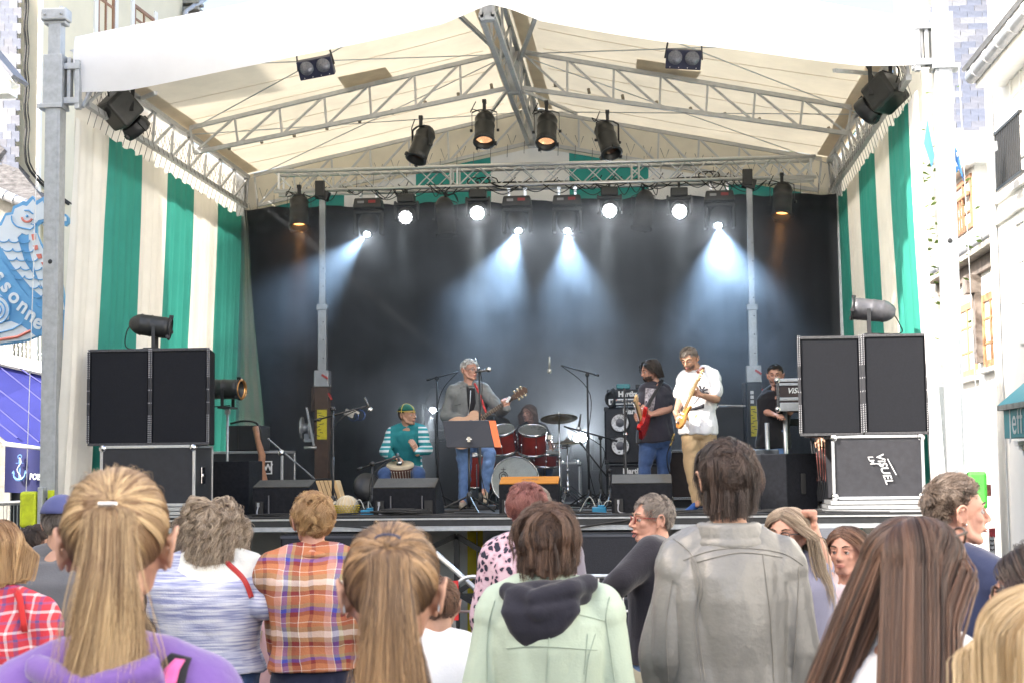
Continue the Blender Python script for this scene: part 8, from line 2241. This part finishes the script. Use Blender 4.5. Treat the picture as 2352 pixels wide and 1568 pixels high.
face_parts(t, Mh, kh, browc=(.35, .33, .3), smile=0, open_=0); glasses(t, Mh, kh, steel, .0018)
q = MB(); c = J['neck']; q.tube([c + Vector((math.sin(a) * .10, math.cos(a) * .085 - .0, -.018 + .012 * math.cos(a))) for a in [i * .33 - 2.5 for i in range(16)]], .030, 10); me = remesh(q, .009, 3); wrinkle(me, .008, 12); link(me, 'collar', parka, t)
tp_ = topof(t); band_on(tp_, [(1071, 884), (1074, 925), (1078, 965)], [(1090, 884), (1093, 925), (1080, 965)], blackt, 'dark_shirt', t, .006)
on_cloth(tp_, [(1081, 896), (1079, 930), (1073, 962)], .005, alu, 'jacket_zip', t, out=.012)
for pl in ([(1045, 930), (1062, 926)], [(1098, 920), (1116, 916)]): on_cloth(tp_, pl, .006, fab('parka_dark', (.10, .105, .105), .1), 'pocket_flap', t, out=.002)
q = MB(); a, b, c, d_ = P_(1090, 880, -.12), P_(1100, 900, -.16), P_(1110, 930, -.2), P_(1118, 950, -.26)
q.tube([a, b], .013, 6); q.tube([b, c, d_], .013, 6); gs = q.build('guitar_strap', fab('red_patterned_strap', (.5, .05, .05), .6, .2, .6, .0, 30), t)
g1, M1, s1 = guitar(P_(1060, 990, -.28), P_(1179, 912, -.36), (.12, -1, .1), 'acoustic_guitar', mat('spruce_top', (.68, .42, .28), .35, 0, .06, 12, stretch=(1, 1, 8)), 'acoustic guitar with pale top and white capo held by the singer', back=mat('mahogany', (.26, .09, .05), .35, 0, .2, 9))
q = MB(); c = P_(1168, 917, -.36); q.box(c + Vector((0, -.03, 0)), (.03, .03, .075), (0, .55, 0)); tag(q.build('capo', whitep, None, .006), 'white capo clamped on the acoustic guitar neck', 'capo')
# low step box under the raised foot
q = MB(); p = P_(1116, 1168, -.4); q.bbox((p.x - .12, p.y - .1, DECK), (p.x + .12, p.y + .15, DECK + .05)); tag(q.build('foot_rest', blackm, None, .008), 'low black foot rest under the singer\'s raised foot', 'foot rest')

# drummer
yS = 4.25
P_ = lambda px, py, dy=0: at(px, py, yS + dy)
t, J, Mh, kh, _ = person(at(1222, 1000, yS).x, yS, 1.62, R(180), 'smiling woman with straight brown hair and bangs sitting at the drums', z0=DECK, topmat=blackt, fem=1, skin=skin2, infl=.016, sleeve='short', detail=.010, pantm=denim, head_yaw=R(-32), head_pitch=R(0), head_roll=R(4),
    joints=dict(pelvis=P_(1222, 1078, .1), neck=P_(1222, 977), head=P_(1215, 948, -.03), hipR=P_(1212, 1082, .1), hipL=P_(1236, 1082, .1), kneeR=P_(1192, 1080, -.35), kneeL=P_(1258, 1080, -.35), ankR=(P_(1196, 1100).x, yS - .35, DECK + .08), ankL=(P_(1256, 1100).x, yS - .35, DECK + .08),
                shR=P_(1198, 986), shL=P_(1248, 986), elR=P_(1186, 1022, -.05), elL=P_(1268, 1022, -.05), wrR=P_(1190, 1035, -.28), wrL=P_(1264, 1040, -.26)),
    hands=(dict(curl=1.3, n=(0, 0, -1)), dict(curl=1.3, n=(0, 0, -1))))
add_hair(t, Mh, kh, 'long', 3600, 321, brun, .0009, clumps=90, length=.27, K=16, vol=.010, back=.1, body=False, cut=-.16)
add_hair(t, Mh, kh, 'short', 500, 322, brun, .0009, 'fringe', cap=False, clumps=40, length=.045, lift=.1, crown=(0, -.3, .95), droop=.2)
face_parts(t, Mh, kh, smile=1.4)
q = MB()
for s in (-1, 1):
    c = Mh @ (Vector((s * .088, -.005, -.06)) * kh)
    for i in range(5): q.ball(c + Vector((math.cos(i * 1.3) * .008, -.004, math.sin(i * 1.3) * .012 - .01)), .0065, 6, 4)
q.build('earring', chrome, t)
for s, (a, b) in (('R', ((1185, 1030), (1175, 1000))), ('L', ((1268, 1036), (1284, 1012)))):
    q = MB(); q.tube([P_(*a, -.3), P_(*b, -.62)], .007, 6); tag(q.build('drumstick', MATS['honey_wood']), 'wooden drumstick in the drummer\'s %s hand' % ('right' if s == 'R' else 'left'), 'drumstick')
q = MB(); q.lathe([(.16, 0), (.17, .04), (.15, .08)], Matrix.Translation((at(1222, 1000, yS).x, yS + .15, DECK + .40)), 20); q.tube([(at(1222, 1000, yS).x, yS + .15, DECK), (at(1222, 1000, yS).x, yS + .15, DECK + .4)], .025, 8); tag(q.build('drum_stool', blackp), 'black stool under the drummer', 'stool')

# bass player
yS = 2.2
t, J, Mh, kh, _ = person(at(1504, 1000, yS).x, yS, 1.76, R(155), 'bearded bass player with dark hair in a charcoal T-shirt and jeans', z0=DECK, topmat=darkt, skin=skin2, infl=.024, sleeve=.62, detail=.009, wr=.007, pantm=denim, head_yaw=R(-42), head_pitch=R(-14), w=1.08, hem=-.08,
    joints=dict(pelvis=P_(1505, 1005), neck=P_(1503, 884), head=P_(1494, 850, -.02), hipR=P_(1492, 1014, -.02), hipL=P_(1520, 1012, .02), kneeR=P_(1480, 1075, -.1), kneeL=P_(1524, 1075, .0), ankR=(P_(1478, 1160).x, yS - .05, DECK + .085), ankL=(P_(1526, 1160).x, yS, DECK + .085),
                shR=P_(1483, 896, -.06), shL=P_(1528, 895, .05), elR=P_(1480, 942, -.22), elL=P_(1538, 938, -.02), wrR=P_(1474, 945, -.38), wrL=P_(1484, 955, -.30)),
    hands=(dict(curl=1.1, n=(.7, .5, .1), d=(-.45, -.3, .5)), dict(curl=.8, n=(.1, .6, -.2), d=(-.85, -.3, -.1))))
add_hair(t, Mh, kh, 'long', 3200, 331, black, .0009, clumps=90, length=.20, K=14, vol=.016, cut=-.09, body=False, back=.4, mess=2, wave=.01)
face_parts(t, Mh, kh, browc=(.03, .02, .015))
def beard(t, Mh, kh, n, m_, L_=.02, chin=True, seed=5, r_=.0009, mous=True):
    g = np.random.default_rng(seed); d_ = g.normal(size=(n * 9, 3)); d_ /= np.linalg.norm(d_, axis=1)[:, None]
    C = np.array((0, .036, -.040)); Rr = np.array((.056, .056, .070))
    ok = (d_[:, 2] < -.12 if chin else d_[:, 2] < -.62) & (d_[:, 1] > -.5) & ~((np.abs(d_[:, 0]) < .34) & (d_[:, 1] > .6) & (d_[:, 2] > -.62) & (d_[:, 2] < (-.30 if mous else 0)))
    d_ = d_[ok][:n]; p0 = C + d_ * Rr; dr = d_ * .5 + np.array((0, .15, -1)) * .8 + g.normal(size=d_.shape) * .2; dr /= np.linalg.norm(dr, axis=1)[:, None]
    A = np.stack([p0 + dr * L_ * t_ for t_ in np.linspace(0, 1, 5)], 1) * kh; Mn = np.array(Mh); A = A @ Mn[:3, :3].T + Mn[:3, 3]
    cv = bpy.data.hair_curves.new('beard'); cv.add_curves([5] * len(A)); cv.attributes['position'].data.foreach_set('vector', A.astype(np.float32).ravel())
    rad = cv.attributes.get('radius') or cv.attributes.new('radius', 'FLOAT', 'POINT'); rad.data.foreach_set('value', np.full(5 * len(A), r_, np.float32))
    ti = cv.attributes.new('tint', 'FLOAT', 'CURVE'); ti.data.foreach_set('value', g.random(len(A)).astype(np.float32)); cv.materials.append(m_)
    o = bpy.data.objects.new('beard', cv); COL.objects.link(o); put(o, t)
beard(t, Mh, kh, 1400, dkbrown, .022)
tp_ = topof(t); band_on(tp_, [(1483, 890), (1480, 925), (1480, 948)], [(1507, 892), (1504, 925), (1500, 945)], mat('photo_print', (.32, .30, .33), .8, 0, .9, 26), 'shirt_print', t, .003)
guitar(P_(1476, 975, -.36), P_(1462, 925, -1.0), (-.75, -.25, .35), 'bass_guitar', mat('red_lacquer', (.42, .015, .015), .2, 0, .1), 'red bass guitar held by the bearded player, seen nearly end on')
q = MB(); q.tube([P_(1521, 873, .0), P_(1503, 905, -.16), P_(1483, 938, -.33)], .02, 6); q.build('guitar_strap', strapk, t)

# guitarist
yS = 1.75
t, J, Mh, kh, _ = person(at(1603, 1000, yS).x, yS, 1.80, R(172), 'tall guitarist in a white T-shirt and sand chinos looking down at his guitar', z0=DECK, topmat=white_t, skin=skin3, infl=.028, sleeve=.66, detail=.009, wr=.008, pantm=khaki, pant_infl=.02, shoem=fab('blue_suede', (.03, .09, .30), .15), head_yaw=R(-18), head_pitch=R(-24), hem=-.12,
    joints=dict(pelvis=P_(1603, 982), neck=P_(1604, 853), head=P_(1583, 823, -.06), hipR=P_(1588, 990), hipL=P_(1622, 990), kneeR=P_(1588, 1058, -.05), kneeL=P_(1626, 1058, 0), ankR=(P_(1604, 1150).x, yS - .05, DECK + .085), ankL=(P_(1632, 1150).x, yS + .05, DECK + .085),
                shR=P_(1571, 869), shL=P_(1638, 863), elR=P_(1561, 922, .0), elL=P_(1646, 917, -.08), wrR=P_(1553, 949, -.20), wrL=P_(1608, 906, -.27), toeR=(P_(1585, 1160).x, yS - .12, DECK + .05)),
    hands=(dict(curl=.9, n=(.2, .7, 0), d=(.35, -.5, -.7)), dict(curl=1.15, n=(.1, .6, .2), d=(-.85, -.3, .3))))
add_hair(t, Mh, kh, 'short', 3600, 341, greyb, .0008, clumps=120, length=.045, lift=.4, crown=(0, -.5, .85), comb=(0, .15, .15), mess=.35, fade=True)
face_parts(t, Mh, kh, browc=(.04, .03, .02)); beard(t, Mh, kh, 900, dkbrown, .010, seed=8, r_=.0007)
tp_ = topof(t)
pr_ = mat('black_print', (.03, .03, .04), .8, 0, .4, 40)
for i, (a, b) in enumerate((((1612, 900), (1601, 893)), ((1612, 900), (1606, 884)), ((1612, 900), (1618, 886)), ((1612, 900), (1626, 893)), ((1612, 901), (1628, 903)), ((1612, 901), (1600, 905)))): on_cloth(tp_, [a, ((a[0] + b[0]) / 2, (a[1] + b[1]) / 2 - 1.5), b], .009, pr_, 'shirt_print', t, 4)
band_on(tp_, [(1580, 937), (1600, 933), (1617, 926)], [(1579, 943), (1600, 940), (1617, 936)], pr_, 'shirt_print', t, .004); on_cloth(tp_, [(1592, 928), (1602, 916), (1610, 903)], .004, pr_, 'shirt_print', t)
guitar(P_(1564, 962, -.30), P_(1604, 871, -.32), (-.95, -.28, -.1), 'electric_guitar', mat('butterscotch', (.42, .19, .05), .25, 0, .12, 6), 'butterscotch electric guitar held steeply by the tall guitarist')
q = MB(); q.tube([P_(1620, 842, .06), P_(1612, 846, -.12), P_(1604, 855, -.2)], .02, 6); q.build('guitar_strap', mat('brown_leather', (.15, .05, .03), .5), t)
q = MB(); q.tube(cable([P_(1548, 1000, -.3), P_(1540, 1020, -.28), P_(1532, 1045, -.2), P_(1535, 1075, -.1), P_(1545, 1100, 0)]), .006, 5); tag(q.build('guitar_lead', rubber), 'black lead hanging from the butterscotch guitar', 'cable')
q = MB(); q.tube([P_(1549, 995, -.3), P_(1540, 1022, -.28)], .009, 6); tag(q.build('jack_plug', mat('brass_plug', (.6, .42, .15), .3, .8)), 'brass plug at the lower end of the butterscotch guitar', 'plug')

# keyboard player
yS = 2.65
t, J, Mh, kh, _ = person(at(1776, 1000, yS).x, yS, 1.74, R(185), 'dark haired keyboard player in black behind the silver flight case', z0=DECK, topmat=blackt, skin=skin2, infl=.024, sleeve=.62, detail=.010, pantm=denim2, head_yaw=R(-15), head_pitch=R(-4),
    joints=dict(pelvis=P_(1776, 1015), neck=P_(1781, 893), head=P_(1781, 861, -.03), hipR=P_(1766, 1020), hipL=P_(1790, 1020), kneeR=P_(1764, 1080, -.1), kneeL=P_(1792, 1080, -.1), shR=P_(1762, 906), shL=P_(1806, 906), elR=P_(1758, 945, -.05), elL=P_(1815, 945, -.05), wrR=P_(1782, 953, -.28), wrL=P_(1800, 930, -.3)),
    hands=(dict(curl=.5, n=(0, 0, -1), d=(.3, -.9, 0)), dict(curl=.8, n=(-1, 0, 0), d=(-.3, -.2, .8))))
add_hair(t, Mh, kh, 'short', 1800, 351, black, .0009, clumps=70, length=.03, lift=.5, fade=True); face_parts(t, Mh, kh, browc=(.03, .02, .015)); beard(t, Mh, kh, 500, dkbrown, .006, r_=.0008)
# crouching helper in red and black beside the flight case
yS = 1.3
t, J, Mh, kh, _ = person(at(1890, 1000, yS).x, yS, 1.7, R(165), 'helper in black and red clothes half hidden behind the folded metal stands', z0=DECK, topmat=fab('brick_patch', (.12, .03, .025), .7, .3, .8, .1, 3), skin=skin3, infl=.03, detail=.014, pantm=blackt,
    joints=dict(pelvis=P_(1893, 1135), neck=P_(1890, 1045), head=P_(1892, 1018, .1), hipR=P_(1884, 1138), hipL=P_(1902, 1138), kneeR=P_(1880, 1118, -.4), kneeL=P_(1905, 1118, -.4), ankR=(P_(1885, 1160).x, yS - .35, DECK + .08), ankL=(P_(1900, 1160).x, yS - .35, DECK + .08), shR=P_(1875, 1062), shL=P_(1908, 1062), elR=P_(1868, 1095, -.1), elL=P_(1912, 1095, -.1), wrR=P_(1880, 1120, -.3), wrL=P_(1900, 1120, -.3)))
add_hair(t, Mh, kh, 'short', 900, 361, black, .0012, clumps=40, length=.04)
print('objects', len(bpy.data.objects), 'tris', sum(len(o.data.loop_triangles) or sum(len(p.vertices) - 2 for p in o.data.polygons) for o in bpy.data.objects if o.type == 'MESH'))
